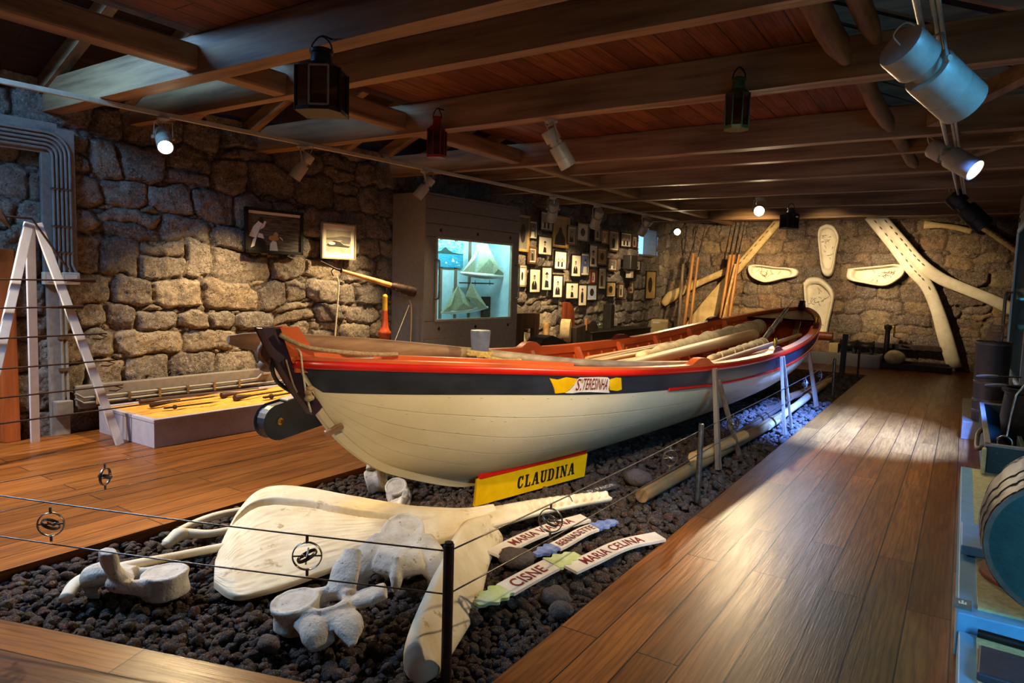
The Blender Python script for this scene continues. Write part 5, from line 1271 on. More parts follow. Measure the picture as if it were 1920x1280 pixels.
# portraits: zoom pixel boxes of the photograph (x0, x1, y0, y1) with frame, ground, style
K = 300/1280.
PORT = [
 ((34, 140, 138, 436), 'frame_gold', 'photo_grey', 'dark', .02, 'tall gilt framed portrait half hidden by the grey case'),
 ((140, 203, 186, 336), 'frame_black', 'photo_grey', 'white', .14, 'dark framed portrait beside the tall gilt frame, upper of two'),
 ((228, 332, 110, 272), 'frame_black', 'photo_tone', 'rows', .16, 'portrait behind the upper track spotlight next to the big wooden frame'),
 ((326, 458, 148, 406), 'frame_gold', 'photo_sepia', 'beard', .04, 'big honey wood portrait of a bearded person in a dark coat'),
 ((441, 518, 222, 384), 'frame_brown', 'photo_tone', 'bust', .12, 'brown framed oval faced portrait right of the honey wood one'),
 ((522, 614, 204, 352), 'frame_black', 'paper', 'dark', .12, 'pale black framed portrait with a small dark figure, top row'),
 ((658, 713, 216, 352), 'frame_brown', 'photo_tone', 'full', .16, 'narrow portrait under the second track spotlight'),
 ((713, 778, 258, 376), 'frame_brown', 'photo_sepia', 'white', .12, 'brown framed portrait right of the narrow one at top'),
 ((776, 857, 260, 436), 'frame_brown', 'photo_tone', 'full', .12, 'brown framed tall standing figure portrait in the shade'),
 ((870, 957, 278, 402), 'frame_black', 'photo_grey', 'rows', .12, 'dim black framed group portrait near the small window'),
 ((960, 1002, 304, 408), 'frame_brown', 'photo_tone', 'full', .12, 'small narrow portrait touching the edge of the small window'),
 ((132, 199, 392, 534), 'frame_brown', 'photo_grey', 'full', .14, 'dark framed portrait beside the tall gilt frame, lower of two'),
 ((208, 322, 306, 468), 'frame_black', 'paper', 'hat', .2, 'black framed portrait of a seated figure in a broad hat'),
 ((338, 440, 422, 582), 'frame_black', 'paper', 'rows', .2, 'black framed photograph of people below the honey wood portrait'),
 ((472, 554, 452, 640), 'frame_black', 'paper', 'bust', .22, 'white matted bust portrait left of the blue one'),
 ((550, 620, 442, 630), 'frame_black', 'photo_blue', 'white', .16, 'portrait with a deep blue ground and white clothes'),
 ((616, 688, 377, 563), 'frame_black', 'paper', 'hat', .2, 'tall white matted portrait of a cap wearer above the tiny red frame'),
 ((682, 763, 400, 545), 'frame_brown', 'photo_sepia', 'dark', .1, 'sepia portrait with a dark oval figure, middle row'),
 ((767, 841, 482, 592), 'frame_brown', 'photo_grey', 'white', .1, 'brown framed landscape shaped portrait in the shade'),
 ((982, 1027, 505, 585), 'frame_black', 'photo_tone', 'bust', .14, 'very small portrait under the small window'),
 ((52, 112, 542, 716), 'frame_silver', 'paper', 'dark', .2, 'white portrait cut off by the grey case, lower row'),
 ((137, 230, 560, 768), 'frame_black', 'paper', 'bust', .2, 'tall bust portrait at the lower left of the group'),
 ((234, 320, 548, 750), 'frame_black', 'paper', 'hat', .2, 'tall portrait of a grey haired person, second in the lower row'),
 ((324, 407, 613, 808), 'frame_black', 'paper', 'bust', .2, 'tall bust portrait lower down, third in the lower row'),
 ((427, 533, 670, 818), 'frame_black', 'paper', 'hat', .1, 'wide portrait of a face with a dark cap at the bottom'),
 ((528, 600, 688, 873), 'frame_black', 'paper', 'full', .16, 'lowest narrow pale drawing of a standing figure'),
 ((598, 680, 690, 828), 'frame_black', 'photo_bluepale', 'dark', .12, 'pale blue photograph with a dark head at the bottom'),
 ((632, 670, 583, 692), 'frame_red', 'paper', 'full', .16, 'tiny red framed portrait between two tall ones'),
 ((690, 754, 560, 738), 'frame_black', 'photo_tone', 'full', .16, 'tall narrow portrait right of the tiny red frame'),
 ((753, 829, 670, 800), 'frame_black', 'photo_sepia', 'dark', .14, 'portrait of a dark seated figure right of the pale blue photograph'),
 ((850, 895, 682, 808), 'frame_brown', 'photo_tone', 'full', .14, 'narrow brown framed portrait in the lower right of the group'),
 ((935, 974, 670, 773), 'frame_brown', 'photo_tone', 'bust', .14, 'small dim portrait below the dark speaker'),
 ((1070, 1150, 585, 814), 'frame_black', 'photo_sepia', 'dark', .02, 'dark tall picture nearest the far corner')]
for i, (b, fm_, gr_, st_, mt_, lab) in enumerate(PORT):
    x0, x1, y0, y1 = b; xm = (x0+x1)/2; ym = (y0+y1)/2; X = lambda x: 960+x*K; Yp = lambda y: 370+y*K
    pc = onl(X(xm), Yp(ym), .05); pl, pr = onl(X(x0), Yp(ym), .05), onl(X(x1), Yp(ym), .05)
    sl = .12*(x1-x0)*K*.5; pt, pb = onl(X(xm), Yp(y0)+sl*.5, .05), onl(X(xm), Yp(y1)-sl*.5, .05)
    w_, h_ = (pr-pl).length, pt.z-pb.z
    M = MW.to_4x4() @ Matrix.Rotation(random.uniform(-.012, .012), 4, 'Z'); M.translation = pc+WN*-.02
    framed('portrait', lab, M, w_, h_, min(.022, w_*.07) if fm_ == 'frame_black' else .035, fm_, gr_, st_, mt_*.55, 'portraits on the stone wall', .03, i)
c_ = onl(1177, 492, .12); t_ = thing('wall_speaker', 'dark wall speaker on a bracket among the portraits', 'speaker', tuple(c_))
m = MB(); m.box(c_+V3((.06, 0, 0)), (.2, .42, .32), Matrix.Rotation(WANG*-1, 3, 'Z')); part(t_, 'cabinet', m, 'lamp_black', bevel=.02)
m = MB(); m.bar(c_-WN*.12+V3((0, 0, -.1)), c_+V3((.06, 0, -.26)), .05, .05); m.box(c_+V3((.05, .02, -.26)), (.12, .14, .16)); part(t_, 'bracket', m, 'lamp_grey', bevel=.005)

# ------------------------------------------------------------------ grey display case with model boats
CO = .64; cyA = 7.22; tr_ = onl(978, 392, CO); cyB = tr_.y; CZ = 2.76
t_ = thing('display_case', 'tall dark grey display case with a lit window of model sailboats', 'case', tuple(LW((cyA+cyB)/2, 0, CO/2)))
g0, g1 = onl(823, 522, CO), onl(960, 528, CO); gz1, gz0 = onl(890, 454, CO).z, onl(888, 596, CO).z
gy0, gy1 = g0.y, g1.y
m = MB(); wbox(m, cyA, cyA+.03, 0, CZ, 0, CO); wbox(m, cyB-.03, cyB, 0, CZ, 0, CO); wbox(m, cyA, cyB, CZ-.03, CZ, 0, CO); wbox(m, cyA, cyB, 0, gz0-.25, CO-.03, CO); part(t_, 'carcass', m, 'case_paint', bevel=.003)
m = MB()
zs_ = [gz1+.02, gz1+.2, gz1+.4, CZ-.03]
for a, b in zip(zs_[:-1], zs_[1:]): wbox(m, cyA+.02, cyB-.02, a+.005, b-.004, CO-.03, CO+(.004 if a < gz1+.1 else 0))
zl = [gz0-.9, gz0-.55, gz0-.28, gz0-.02]
for a, b in zip(zl[:-1], zl[1:]): wbox(m, cyA+.02, cyB-.02, a+.005, b-.004, CO-.03, CO+.002)
wbox(m, cyA+.02, gy0, gz0-.02, gz1+.02, CO-.03, CO+.004); wbox(m, gy1, cyB-.02, gz0-.02, gz1+.02, CO-.03, CO+.004)
wbox(m, cyA+.03, cyB-.03, gz1+.02, CZ-.03, CO-.06, CO-.028); wbox(m, cyA+.03, cyB-.03, gz0-.3, gz0-.02, CO-.06, CO-.028)
part(t_, 'front_boards', m, 'case_paint', bevel=.004)
m = MB()
for a in ((gy0-.03, gy0, gz0-.03, gz1+.03), (gy1, gy1+.03, gz0-.03, gz1+.03), (gy0-.03, gy1+.03, gz1, gz1+.03), (gy0-.03, gy1+.03, gz0-.03, gz0)): wbox(m, *a, CO-.02, CO+.012)
part(t_, 'window_frame', m, 'frame_silver', bevel=.003)
m = MB(); wbox(m, gy0, gy1, gz0, gz1, CO-.008, CO-.002); part(t_, 'glass_pane', m, 'glass')
m = MB(); wbox(m, cyA+.03, cyB-.03, gz0-.06, gz1+.2, .03, .05); wbox(m, cyA+.03, cyB-.03, gz0-.08, gz0-.05, .03, CO-.03); wbox(m, cyA+.03, cyA+.05, gz0-.06, gz1+.2, .03, CO-.03); wbox(m, cyB-.05, cyB-.03, gz0-.06, gz1+.2, .03, CO-.03); wbox(m, cyA+.03, cyB-.03, gz1+.2, gz1+.22, .03, CO-.03)
part(t_, 'lining', m, 'case_inside')
for y in (gy0-.06, gy1+.10):
    m = MB(); zc = (gz0+gz1)/2; q = [LW(y, zc+.26, CO), LW(y+.02, zc+.27, CO+.05), LW(y+.03, zc+.2, CO+.07), LW(y+.03, zc-.2, CO+.07), LW(y+.02, zc-.27, CO+.05), LW(y, zc-.26, CO)]; m.tube(spline([tuple(p) for p in q], 30), .014, 10); part(t_, 'handle', m, 'steel_dark', 180)
for y in (gy0+.05, (gy0+gy1)/2, gy1-.05):
    for z in (gz1+.12, gz0-.13):
        m = MB(); Mq = MW.to_4x4(); Mq.translation = LW(y, z, CO+.002)
        for k in range(3): m.prism([(-.022, -.005), (.022, -.005), (.022, .005), (-.022, .005)], .012, Mq @ Matrix.Rotation(k*PI/3, 4, 'Z'))
        part(t_, 'star_screw', m, 'black_iron')
m = MB(); wbox(m, cyA+.2, cyB-.2, gz1+.13, gz1+.16, CO-.12, CO-.06); part(t_, 'strip_lamp', m, 'case_lamp')
CASELAMP = (LW((gy0+gy1)/2, gz1+.12, CO-.1), LW((gy0+gy1)/2, (gz0+gz1)/2-.1, .1), gy1-gy0)
# inside the case
ppx = lambda px, py, off: onl(px, py, off)
a, b = ppx(824, 450, .08), ppx(868, 500, .08); m_root = thing('small_painting', 'small blue seascape painting of a dark volcano inside the case', 'painting', tuple(ppx(846, 478, .08)))
A_, B_ = ppx(820, 476, .09), ppx(869, 478, .09); w_ = (B_-A_).length; h_ = ppx(846, 452, .09).z-ppx(846, 501, .09).z
Mp = MW.to_4x4(); Mp.translation = LW(A_.y, ppx(846, 501, .09).z, .07); pw, ph = w_, h_
m = MB(); m.prism([(0, 0), (w_, 0), (w_, h_), (0, h_)], .018, Mp); part(m_root, 'canvas', m, 'paper')
Mp = Mp @ Matrix.Translation((0, 0, .018))
for nm, polys, mt in (('sky', [([(0, .5), (1, .5), (1, 1), (0, 1)], 0.)], 'paint_sky'), ('sea', [([(0, 0), (1, 0), (1, .52), (0, .52)], 0.)], 'paint_sea'), ('hill', [([(0, .5), (0, .56), (.15, .62), (.27, .74), (.32, .76), (.42, .66), (.6, .57), (1, .53), (1, .5)], .001)], 'paint_hill'), ('sails', [([(.55, .22), (.68, .22), (.6, .36)], .001), ([(.3, .14), (.4, .14), (.34, .22)], .001), ([(.7, .08), (.9, .08), (.88, .11)], .001), ([(.72, .18), (.8, .18), (.75, .26)], .001)], 'photo_white')):
    m = MB()
    for poly, dz in polys: sh_ = m.prism([(x*pw, y*ph) for x, y in poly], .0008, Mp @ Matrix.Translation((0, 0, dz)))
    part(m_root, nm, m, mt)
for k, (px, ) in enumerate(((828,), (856,), (882,))):
    m = MB(); a_, b_ = ppx(px, 452, .06), ppx(px, 590, .06); m.bar(LW(a_.y, gz0-.04, .06), LW(a_.y, gz1+.1, .06), .05, .02, WN); solid('case_slat', 'brown upright slat in the case %s' % ['at its left under the painting', 'at the right edge of the painting', 'behind the big model'][k], 'slat', m, 'old_wood_z', group='slats in the case')
m = MB(); a_, b_ = ppx(905, 556, .09), ppx(938, 588, .09); wbox(m, a_.y, b_.y, gz0-.045, ppx(920, 556, .09).z, .06, .12); solid('case_backdrop', 'dark brown panel standing at the bottom right of the case', 'panel', m, 'dark_wood')
def sailboat(label, hull_a, hull_b, mast, sails, off, hull_m='white_plastic', r=.02, stand=None):
    P = lambda p, o=0.: onl(p[0], p[1], off+o)
    t_ = thing('model_sailboat', label, 'model', tuple(P(hull_a)), 0, 'model sailboats in the case')
    a, b = P(hull_a), P(hull_b); m = MB(); q = [a.lerp(b, i/14) for i in range(15)]
    m.tube([p+V3((0, 0, .02*(2*i/14-1)**2)) for i, p in enumerate(q)], [r*(.15+.85*math.sin(PI*(.06+.88*i/14))**.6) for i in range(15)], 12, flat=(1.3, 1)); part(t_, 'hull', m, hull_m, 180)
    m = MB(); m.tube([P(mast[0]), P(mast[1])], .007, 8); part(t_, 'mast', m, 'pale_wood', 60)
    for k, s_ in enumerate(sails):
        m = MB(); n = len(s_); fr = [P(p, .012*(k+1)) for p in s_]; c = sum(fr, V3((0, 0, 0)))/n+WN*.03
        m.add(fr+[c]+[p-WN*.004 for p in fr]+[c-WN*.004], [(i, (i+1) % n, n) for i in range(n)]+[(n+1+(i+1) % n, n+1+i, 2*n+1) for i in range(n)]+[(i, n+1+i, n+1+(i+1) % n, (i+1) % n) for i in range(n)])
        part(t_, 'sail', m, 'sailcloth')
    if stand:
        m = MB()
        for p in stand: m.tube([P(p), P((p[0], p[1]+10))], .006, 6)
        part(t_, 'stand', m, 'steel_dark')
sailboat('larger model sailboat on the high shelf of the case', (864, 514), (951, 520), ((893, 518), (899, 456)), [[(866, 511), (889, 514), (894, 458), (903, 456)], [(891, 514), (944, 516), (925, 480), (914, 458), (900, 456)], [(925, 515), (948, 515), (922, 482)]], .34, r=.045, stand=[(891, 525), (918, 525)])
sailboat('smaller model sailboat with two triangular sails low in the case', (828, 588), (914, 578), ((846, 590), (850, 540)), [[(826, 588), (846, 589), (858, 536)], [(847, 589), (892, 581), (858, 534)], [(874, 555), (883, 529), (915, 578), (898, 579)]], .42, r=.035)
m = MB(); a_, b_ = ppx(884, 527, .34), ppx(922, 533, .34); wbox(m, a_.y, b_.y, a_.z-.04, a_.z-.02, .1, .4); solid('small_shelf', 'small brown shelf under the larger model sailboat', 'shelf', m, 'dark_wood')
# darting gun on the wall, its cords and the hanging float
a = onl(640, 507, .22); b = onl(778, 548, .62); t_ = thing('darting_gun', 'long handled whaling iron with a shaggy dark end hung before the case', 'harpoon', tuple(a)); d_ = b-a
m = MB(); m.tube(onpath(a, a+d_*.68, 8), [.022, .024, .026, .03, .033, .035, .035, .034], 12); part(t_, 'handle', m, 'honey_wood_x', 60)
m = MB(); m.tube(onpath(a+d_*.66, b, 8), [.036, .05, .055, .06, .062, .066, .07, .06], 14); 
for k in range(40):
    p = a+d_*random.uniform(.68, .98); n_ = V3((random.uniform(-1, 1), random.uniform(-.3, .3), random.uniform(-1, 1))).normalized(); m.tube([p+n_*.05, p+n_*random.uniform(.07, .1)], [.006, .001], 4)
part(t_, 'shaggy_end', m, 'rusty_iron', 60)
m = MB(); m.tube([a+d_*.02, a-d_*.07, onl(600, 489, .2)], [.02, .014, .01], 10); m.ring(a-d_*.0, .028, .008, d_, 14, 6); m.tube([a-d_*.1, a-d_*.13+V3((0, 0, -.05)), a-d_*.1+V3((0, 0, -.1))], .008, 6); part(t_, 'iron_head', m, 'black_iron', 60)
def cord(label, pts, r, mt): 
    m = MB(); m.tube(spline(pts, 24), r, 6); solid('hanging_cord', label, 'rope', m, mt, 180, group='cords hanging by the case')
cord('pale twisted rope hanging on the stones from the whaling iron', [onl(632, 519, .2), onl(635, 535, .2), onl(632, 580, .2), onl(627, 645, .2)], .011, 'pale_rope')
cord('brown rope hanging from the shaggy end of the whaling iron', [onl(768, 562, .6), onl(771, 575, .6), onl(771, 610, .6), onl(769, 650, .6)], .010, 'thin_rope')
cord('thin pale string slanting beside the brown hanging rope', [onl(767, 572, .6), onl(752, 610, .6), onl(738, 645, .6)], .004, 'pale_rope')
a = onl(722, 553, .5); sc_ = (a-CAM0).dot(RM @ V3((0, 0, -1)))/F
t_ = thing('turned_float', 'turned orange brown wooden bell shape with a golden neck before the case', 'float', tuple(a-V3((0, 0, 90*sc_))))
base = a-V3((0, 0, 86*sc_)); k_ = sc_
m = MB(); m.lathe([(r*k_, z*k_) for r, z in ((4, 0), (10, 5), (12, 14), (12.5, 17), (9, 20), (7, 27), (5.6, 40), (5, 57))], 22, Matrix.Translation(base)); part(t_, 'body', m, 'float_orange', 60)
m = MB(); m.lathe([(r*k_, z*k_) for r, z in ((4.9, 57), (4.4, 80), (4.8, 82), (4.8, 84), (3, 87), (0, 88))], 22, Matrix.Translation(base)); part(t_, 'neck', m, 'float_gold', 60, label='golden neck')
m = MB(); m.tube([base+V3((0, 0, 86*k_)), base+V3((.01, .02, 93*k_)), base+V3((0, .03, 100*k_))], .007, 6); part(t_, 'hook', m, 'black_iron', 60)
m = MB(); wbox(m, a.y-.2, a.y+.2, 0, base.z, .3, .7); solid('side_table', 'plain dark stand under the orange turned float behind the boat', 'stand', m, 'dark_wood', bevel=.01)

# ------------------------------------------------------------------ old gear along the left wall behind the boat
O = .55
def wp(px, py, off=O): return onl(px, py, off)
def stand_bar(root, nm, p, q, w, h, mt): 
    m = MB(); m.bar(p, q, w, h, WN); part(root, nm, m, mt, bevel=.006)
a = wp(975, 600); b = wp(1003, 600); t_ = thing('timber_stand', 'dark open wooden frame with a top rail close to the grey case', 'frame', (a.x, (a.y+b.y)/2, 0))
zt = wp(990, 588).z
for p in (a, b):
    m = MB(); m.bar(V3((p.x, p.y, 0)), V3((p.x, p.y, zt)), .13, .1, (1, 0, 0)); part(t_, 'post', m, 'brown_oak', bevel=.006)
m = MB(); m.bar(V3((a.x, a.y-.15, zt-.12)), V3((b.x, b.y+.1, zt-.12)), .08, .26); part(t_, 'top_rail', m, 'brown_oak', bevel=.006)
m = MB(); m.bar(V3((a.x, a.y, .5)), V3((b.x, b.y, .5)), .06, .1); part(t_, 'lower_rail', m, 'brown_oak', bevel=.006)
c_ = wp(982, 643, .3); t_ = thing('glass_bottle', 'pale green bottle seen through the open wooden frame', 'bottle', (c_.x, c_.y, c_.z-.2))
m = MB(); m.lathe([(.05, 0), (.055, .02), (.055, .22), (.02, .3), (.018, .36), (.022, .37), (0, .37)], 16, Matrix.Translation((c_.x, c_.y, c_.z-.2))); part(t_, 'body', m, 'board_green', 60)
m = MB(); wbox(m, 9.9, 10.9, 0, c_.z-.2, .12, .5); solid('low_bench', 'long low dark bench along the wall behind the boat', 'bench', m, 'dark_wood', bevel=.01)
c_ = wp(1028, 645, .6); t_ = thing('rocking_cradle', 'low dark wooden trough with a curved top between the frame and the wheel', 'trough', (c_.x, c_.y, 0)); zz = wp(1020, 625).z
m = MB(); q = [(-.7, 0), (.7, 0), (.7, zz-.38), (.45, zz-.34), (.1, zz-.12), (-.3, zz), (-.55, zz-.03), (-.7, zz-.12)]
Mq = Matrix((WD, V3((0, 0, 1)), WN)).transposed().to_4x4(); Mq.translation = V3((c_.x, c_.y, 0)); m.prism(q, .3, Mq); part(t_, 'body', m, 'dark_wood', bevel=.01)
c_ = wp(1024, 610, .3); rod('turned_post', 'thin honey coloured turned post beside the pale grinding wheel', 'post', [V3((c_.x, c_.y, .0)), V3((c_.x, c_.y, c_.z-.3)), V3((c_.x, c_.y, c_.z)), V3((c_.x, c_.y, c_.z+.05))], [.045, .045, .06, .04], 'pale_wood', 12)
c_ = wp(1061, 620, .45); t_ = thing('grinding_wheel', 'pale round wheel on a dark wooden stand in front of the portraits', 'wheel', (c_.x, c_.y, 0)); c_.z -= .0
Rw = .22; m = MB(); Mq = Matrix.Translation(c_) @ (WD*.45+WN*.9).to_track_quat('Z', 'Y').to_matrix().to_4x4(); m.lathe([(0, -.09), (Rw, -.09), (Rw, .09), (0, .09)], 28, Mq); part(t_, 'wheel', m, 'wheel_stone', 40, bevel=.01)
for dy in (-.22, .28):
    m = MB(); m.bar(V3((c_.x, c_.y+dy, 0)), V3((c_.x, c_.y+dy, c_.z-.12)), .14, .1, (1, 0, 0)); part(t_, 'post', m, 'brown_oak', bevel=.006)
m = MB(); m.bar(V3((c_.x, c_.y-.4, c_.z-.3)), V3((c_.x, c_.y+.32, c_.z-.3)), .12, .1); part(t_, 'rail', m, 'brown_oak', bevel=.006)
c_ = wp(1094, 618, .5); t_ = thing('winding_stand', 'dark rounded wooden stand right of the pale wheel', 'stand', (c_.x, c_.y, 0)); zt = wp(1094, 600, .5).z
m = MB(); q = [(-.45, 0), (.35, 0), (.35, zt-.12), (.25, zt-.02), (.1, zt), (0, zt-.06), (-.45, zt-.12)]; Mq = MW.to_4x4(); Mq.translation = V3((c_.x, c_.y, 0)); m.prism(q, .12, Mq); part(t_, 'side_panel', m, 'dark_wood', bevel=.01)
m = MB(); m.tube([c_+V3((.1, -.1, .0)), c_+V3((.1, -.1, .22))], .03, 10); part(t_, 'spindle', m, 'honey_wood', 60)
c_ = wp(1063, 590, .12); m = MB(); Mq = MW.to_4x4(); Mq.translation = V3((c_.x, c_.y, 0)); zt = wp(1063, 566, .12).z
m.prism([(-.2, 0), (.24, 0), (.24, zt-.3), (.18, zt-.1), (.05, zt-.01), (-.1, zt), (-.2, zt)], .04, Mq); solid('upright_board', 'reddish brown upright board with a rounded top behind the pale wheel', 'board', m, 'red_wood', bevel=.01)
a, b = wp(1112, 632, .65), wp(1222, 606, .65); t_ = thing('long_chest', 'long black wooden chest against the stone wall past the wheel', 'chest', (a.x, (a.y+b.y)/2, 0))
m = MB(); wbox(m, a.y, b.y, 0, .62, .12, .65); part(t_, 'body', m, 'black_wood', bevel=.01)
m = MB(); wbox(m, a.y-.02, b.y+.02, .62, wp(1165, 618, .65).z, .1, .67); part(t_, 'lid', m, 'black_wood', bevel=.015)
c_ = wp(1128, 620, .5); m = MB(); zt = wp(1165, 618, .65).z; 
t_ = thing('glass_jar', 'clear round jar standing at the near end of the black chest', 'jar', (c_.x, a.y+.5, zt))
m.lathe([(.08, 0), (.12, .05), (.13, .14), (.1, .22), (.07, .25), (.075, .28), (0, .28)], 18, Matrix.Translation((c_.x, a.y+.5, zt))); part(t_, 'body', m, 'glass', 60)
c_ = wp(1152, 605, .04); m = MB(); wbox(m, c_.y-.09, c_.y+.09, c_.z-.07, c_.z+.09, .0, .07); solid('wall_socket', 'white wall socket on the stones above the black chest', 'socket', m, 'white_plastic', bevel=.01)
m = MB(); wbox(m, b.y-1.2, b.y-1.05, 0, wp(1184, 570, .3).z, .1, .3); solid('dark_post', 'dark upright post at the far end of the black chest', 'post', m, 'black_wood', bevel=.01)
c_ = wp(1241, 607, .75); c_.z -= .02; t_ = thing('jerrycan', 'tan plastic jerrycan with a dark handle near the far corner', 'can', (c_.x, c_.y, 0)); zt = wp(1241, 596, .75).z
m = MB(); m.box((c_.x, c_.y, zt-.28), (.42, .34, .5)); part(t_, 'body', m, 'plastic_tan', bevel=.04)
m = MB(); m.box((c_.x-.06, c_.y-.172, zt-.1), (.16, .012, .04)); part(t_, 'label', m, 'white_plastic')
m = MB(); m.tube(spline([(c_.x+.2, c_.y-.1, zt-.02), (c_.x+.3, c_.y-.12, zt-.1), (c_.x+.28, c_.y-.12, zt-.35)], 10), .025, 8); part(t_, 'handle', m, 'black_iron', 60)
m = MB(); m.box((c_.x, c_.y, (zt-.53)/2), (.5, .5, zt-.53)); solid('small_crate', 'dark crate under the tan jerrycan', 'crate', m, 'dark_wood', bevel=.01)
# ------------------------------------------------------------------ far wall: carved bone panels, jawbones, lances
YW = YF-.055
def fw(px, py, y=YW): return ony(px, py, y)
def panel(label, pts, seed, holes=0):
    P = [fw(*p) for p in pts]; n0 = len(P); Q = spline([(p.x, p.z) for p in P]+[(P[0].x, P[0].z)], 56)[:-1]
    cx, cz = sum(q[0] for q in Q)/len(Q), sum(q[1] for q in Q)/len(Q)
    t_ = thing('carved_bone_panel', label, 'panel', (cx, YW, cz), 0, 'carved bone panels on the far wall')
    m = MB(); rings = []
    for sc_, d in ((1., -.0), (1., .09), (.975, .14), (.93, .16), (.85, .155), (.79, .14), (.765, .05), (.73, .035), (.45, .032), (.2, .03)):
        rings.append([V3((cx+(q[0]-cx)*sc_, YW-d, cz+(q[1]-cz)*sc_)) for q in Q])
    m.grid([r+[r[0]] for r in rings]); k = len(Q)+1; m.add(rings[-1], [tuple(range(len(Q)-1, -1, -1))] if (rings[0][1].x-rings[0][0].x)*(cz-rings[0][0].z) > (rings[0][1].z-rings[0][0].z)*(cx-rings[0][0].x) else [tuple(range(len(Q)))])
    part(t_, 'bone_plate', m, 'bone_panel', 180)
    rng = random.Random(seed); m = MB()
    for _ in range(16):
        a, r = rng.uniform(0, 2*PI), rng.uniform(.1, .55); i0 = rng.randrange(len(Q)); q = Q[i0]; x, z = cx+(q[0]-cx)*r, cz+(q[1]-cz)*r
        pp = [V3((x, YW-.045, z))]
        for s in range(4): x += rng.uniform(-.035, .035)+.02*math.cos(a); z += rng.uniform(-.03, .03)+.02*math.sin(a); pp.append(V3((x, YW-.046, z)))
        m.tube(pp, .0035, 5)
    part(t_, 'engraving', m, 'engraving')
Z8 = lambda x, y: (1440+x/4, 320+y/4)
Z5 = lambda x, y: (1220+x/6.4, 380+y/6.4)
panel('upright carved bone panel hung highest on the far wall', [Z8(*p) for p in ((445, 400), (500, 420), (538, 500), (520, 600), (485, 775), (415, 770), (388, 600), (380, 470), (400, 420))], 1)
panel('carved bone panel lying sideways right of the upright one', [Z8(*p) for p in ((600, 735), (860, 710), (960, 700), (1030, 718), (1030, 760), (990, 810), (880, 865), (720, 845), (600, 812))], 2)
panel('carved bone panel lying sideways left of the upright one', [Z5(*p) for p in ((1190, 750), (1290, 742), (1500, 770), (1750, 795), (1758, 880), (1600, 915), (1400, 958), (1290, 930), (1210, 880), (1178, 805))], 3)
panel('biggest carved bone panel standing upright behind the bow', [Z8(*p) for p in ((270, 840), (310, 803), (390, 803), (465, 860), (500, 925), (492, 1000), (462, 1130), (420, 1300), (320, 1300), (300, 1150), (282, 1000))], 4)
def beamb(root, nm, pts, y0, y1, wpx, th=.5, mt='bone_panel', n=26, label=None):
    q = spline([(*fw(p[0], p[1], lerp(y0, y1, i/(len(pts)-1))),) for i, p in enumerate(pts)], n); k = .0108
    m = MB(); m.tube(q, 1, 14, flat=[(float(np.interp(i/(n-1), np.linspace(0, 1, len(wpx)), wpx))*k/2, float(np.interp(i/(n-1), np.linspace(0, 1, len(wpx)), wpx))*k/2*th) for i in range(n)], up=(0, 1, 0))
    return part(root, nm, m, mt, 180, label=label), q
def sockets(root, q, i0, i1, k_, off, r=.028):
    for k in range(k_):
        i = int(lerp(i0, i1, k/(k_-1))); p = V3(q[i]); t = (V3(q[i+1])-V3(q[i])).normalized(); s = t.cross(V3((0, 1, 0)))
        m = MB(); m.tube([p+s*off-t*r*1.5+V3((0, -.062, 0)), p+s*off+V3((0, -.066, 0)), p+s*off+t*r*1.5+V3((0, -.062, 0))], [.004, r*.45, .004], 8); part(root, 'tooth_socket', m, 'engraving', 180)
c_ = fw(1730, 540, 16.4); t_ = thing('jawbone', 'long pale forked jawbone propped from ceiling to floor on the right of the far wall', 'bone', (c_.x, 16.4, 0))
o_, q = beamb(t_, 'left_branch', [(1630, 405), (1672, 455), (1710, 504), (1738, 536), (1757, 580), (1772, 630), (1790, 690)], 16.35, 16.42, [20, 22, 24, 22, 22, 26, 24], .5); sockets(t_, q, 1, 13, 12, .02)
o_, q = beamb(t_, 'right_branch', [(1650, 405), (1690, 452), (1724, 492), (1762, 521), (1805, 540), (1855, 560), (1908, 584)], 16.33, 16.42, [18, 20, 22, 22, 20, 20, 22], .5); sockets(t_, q, 1, 9, 9, .02)
c_ = fw(1380, 505, 16.4); t_ = thing('jawbone', 'amber toned forked jawbone leaning behind the wooden lances on the left of the far wall', 'bone', (c_.x, 16.4, 0))
o_, q = beamb(t_, 'tooth_beam', [(1466, 407), (1440, 437), (1413, 468), (1388, 497), (1368, 520)], 16.42, 16.42, [17, 18, 19, 20, 18], .5, 'bone_amber'); sockets(t_, q, 3, 22, 12, -.02)
beamb(t_, 'left_branch', [(1384, 497), (1357, 510), (1320, 526), (1285, 542), (1258, 556), (1243, 570)], 16.42, 16.36, [16, 15, 14, 18, 26, 16], .6, 'bone_amber')
beamb(t_, 'right_branch', [(1384, 500), (1366, 525), (1345, 556), (1325, 588), (1300, 630), (1285, 660)], 16.4, 16.3, [12, 22, 36, 50, 62, 66], .22, 'bone_amber')
c_ = fw(1820, 440, 16.45); t_ = thing('small_jawbone', 'narrow yellow jawbone with small teeth marks high on the right of the far wall', 'bone', tuple(c_))
o_, q = beamb(t_, 'tooth_beam', [(1733, 421), (1765, 423), (1795, 427), (1822, 434)], 16.45, 16.4, [16, 9, 10, 10], .7, 'bone_amber'); o_, q = beamb(t_, 'left_branch', [(1818, 415), (1850, 432), (1880, 452), (1912, 474)], 16.45, 16.4, [9, 9, 10, 10], .7, 'bone_amber'); sockets(t_, q, 2, 23, 12, .02, .02)
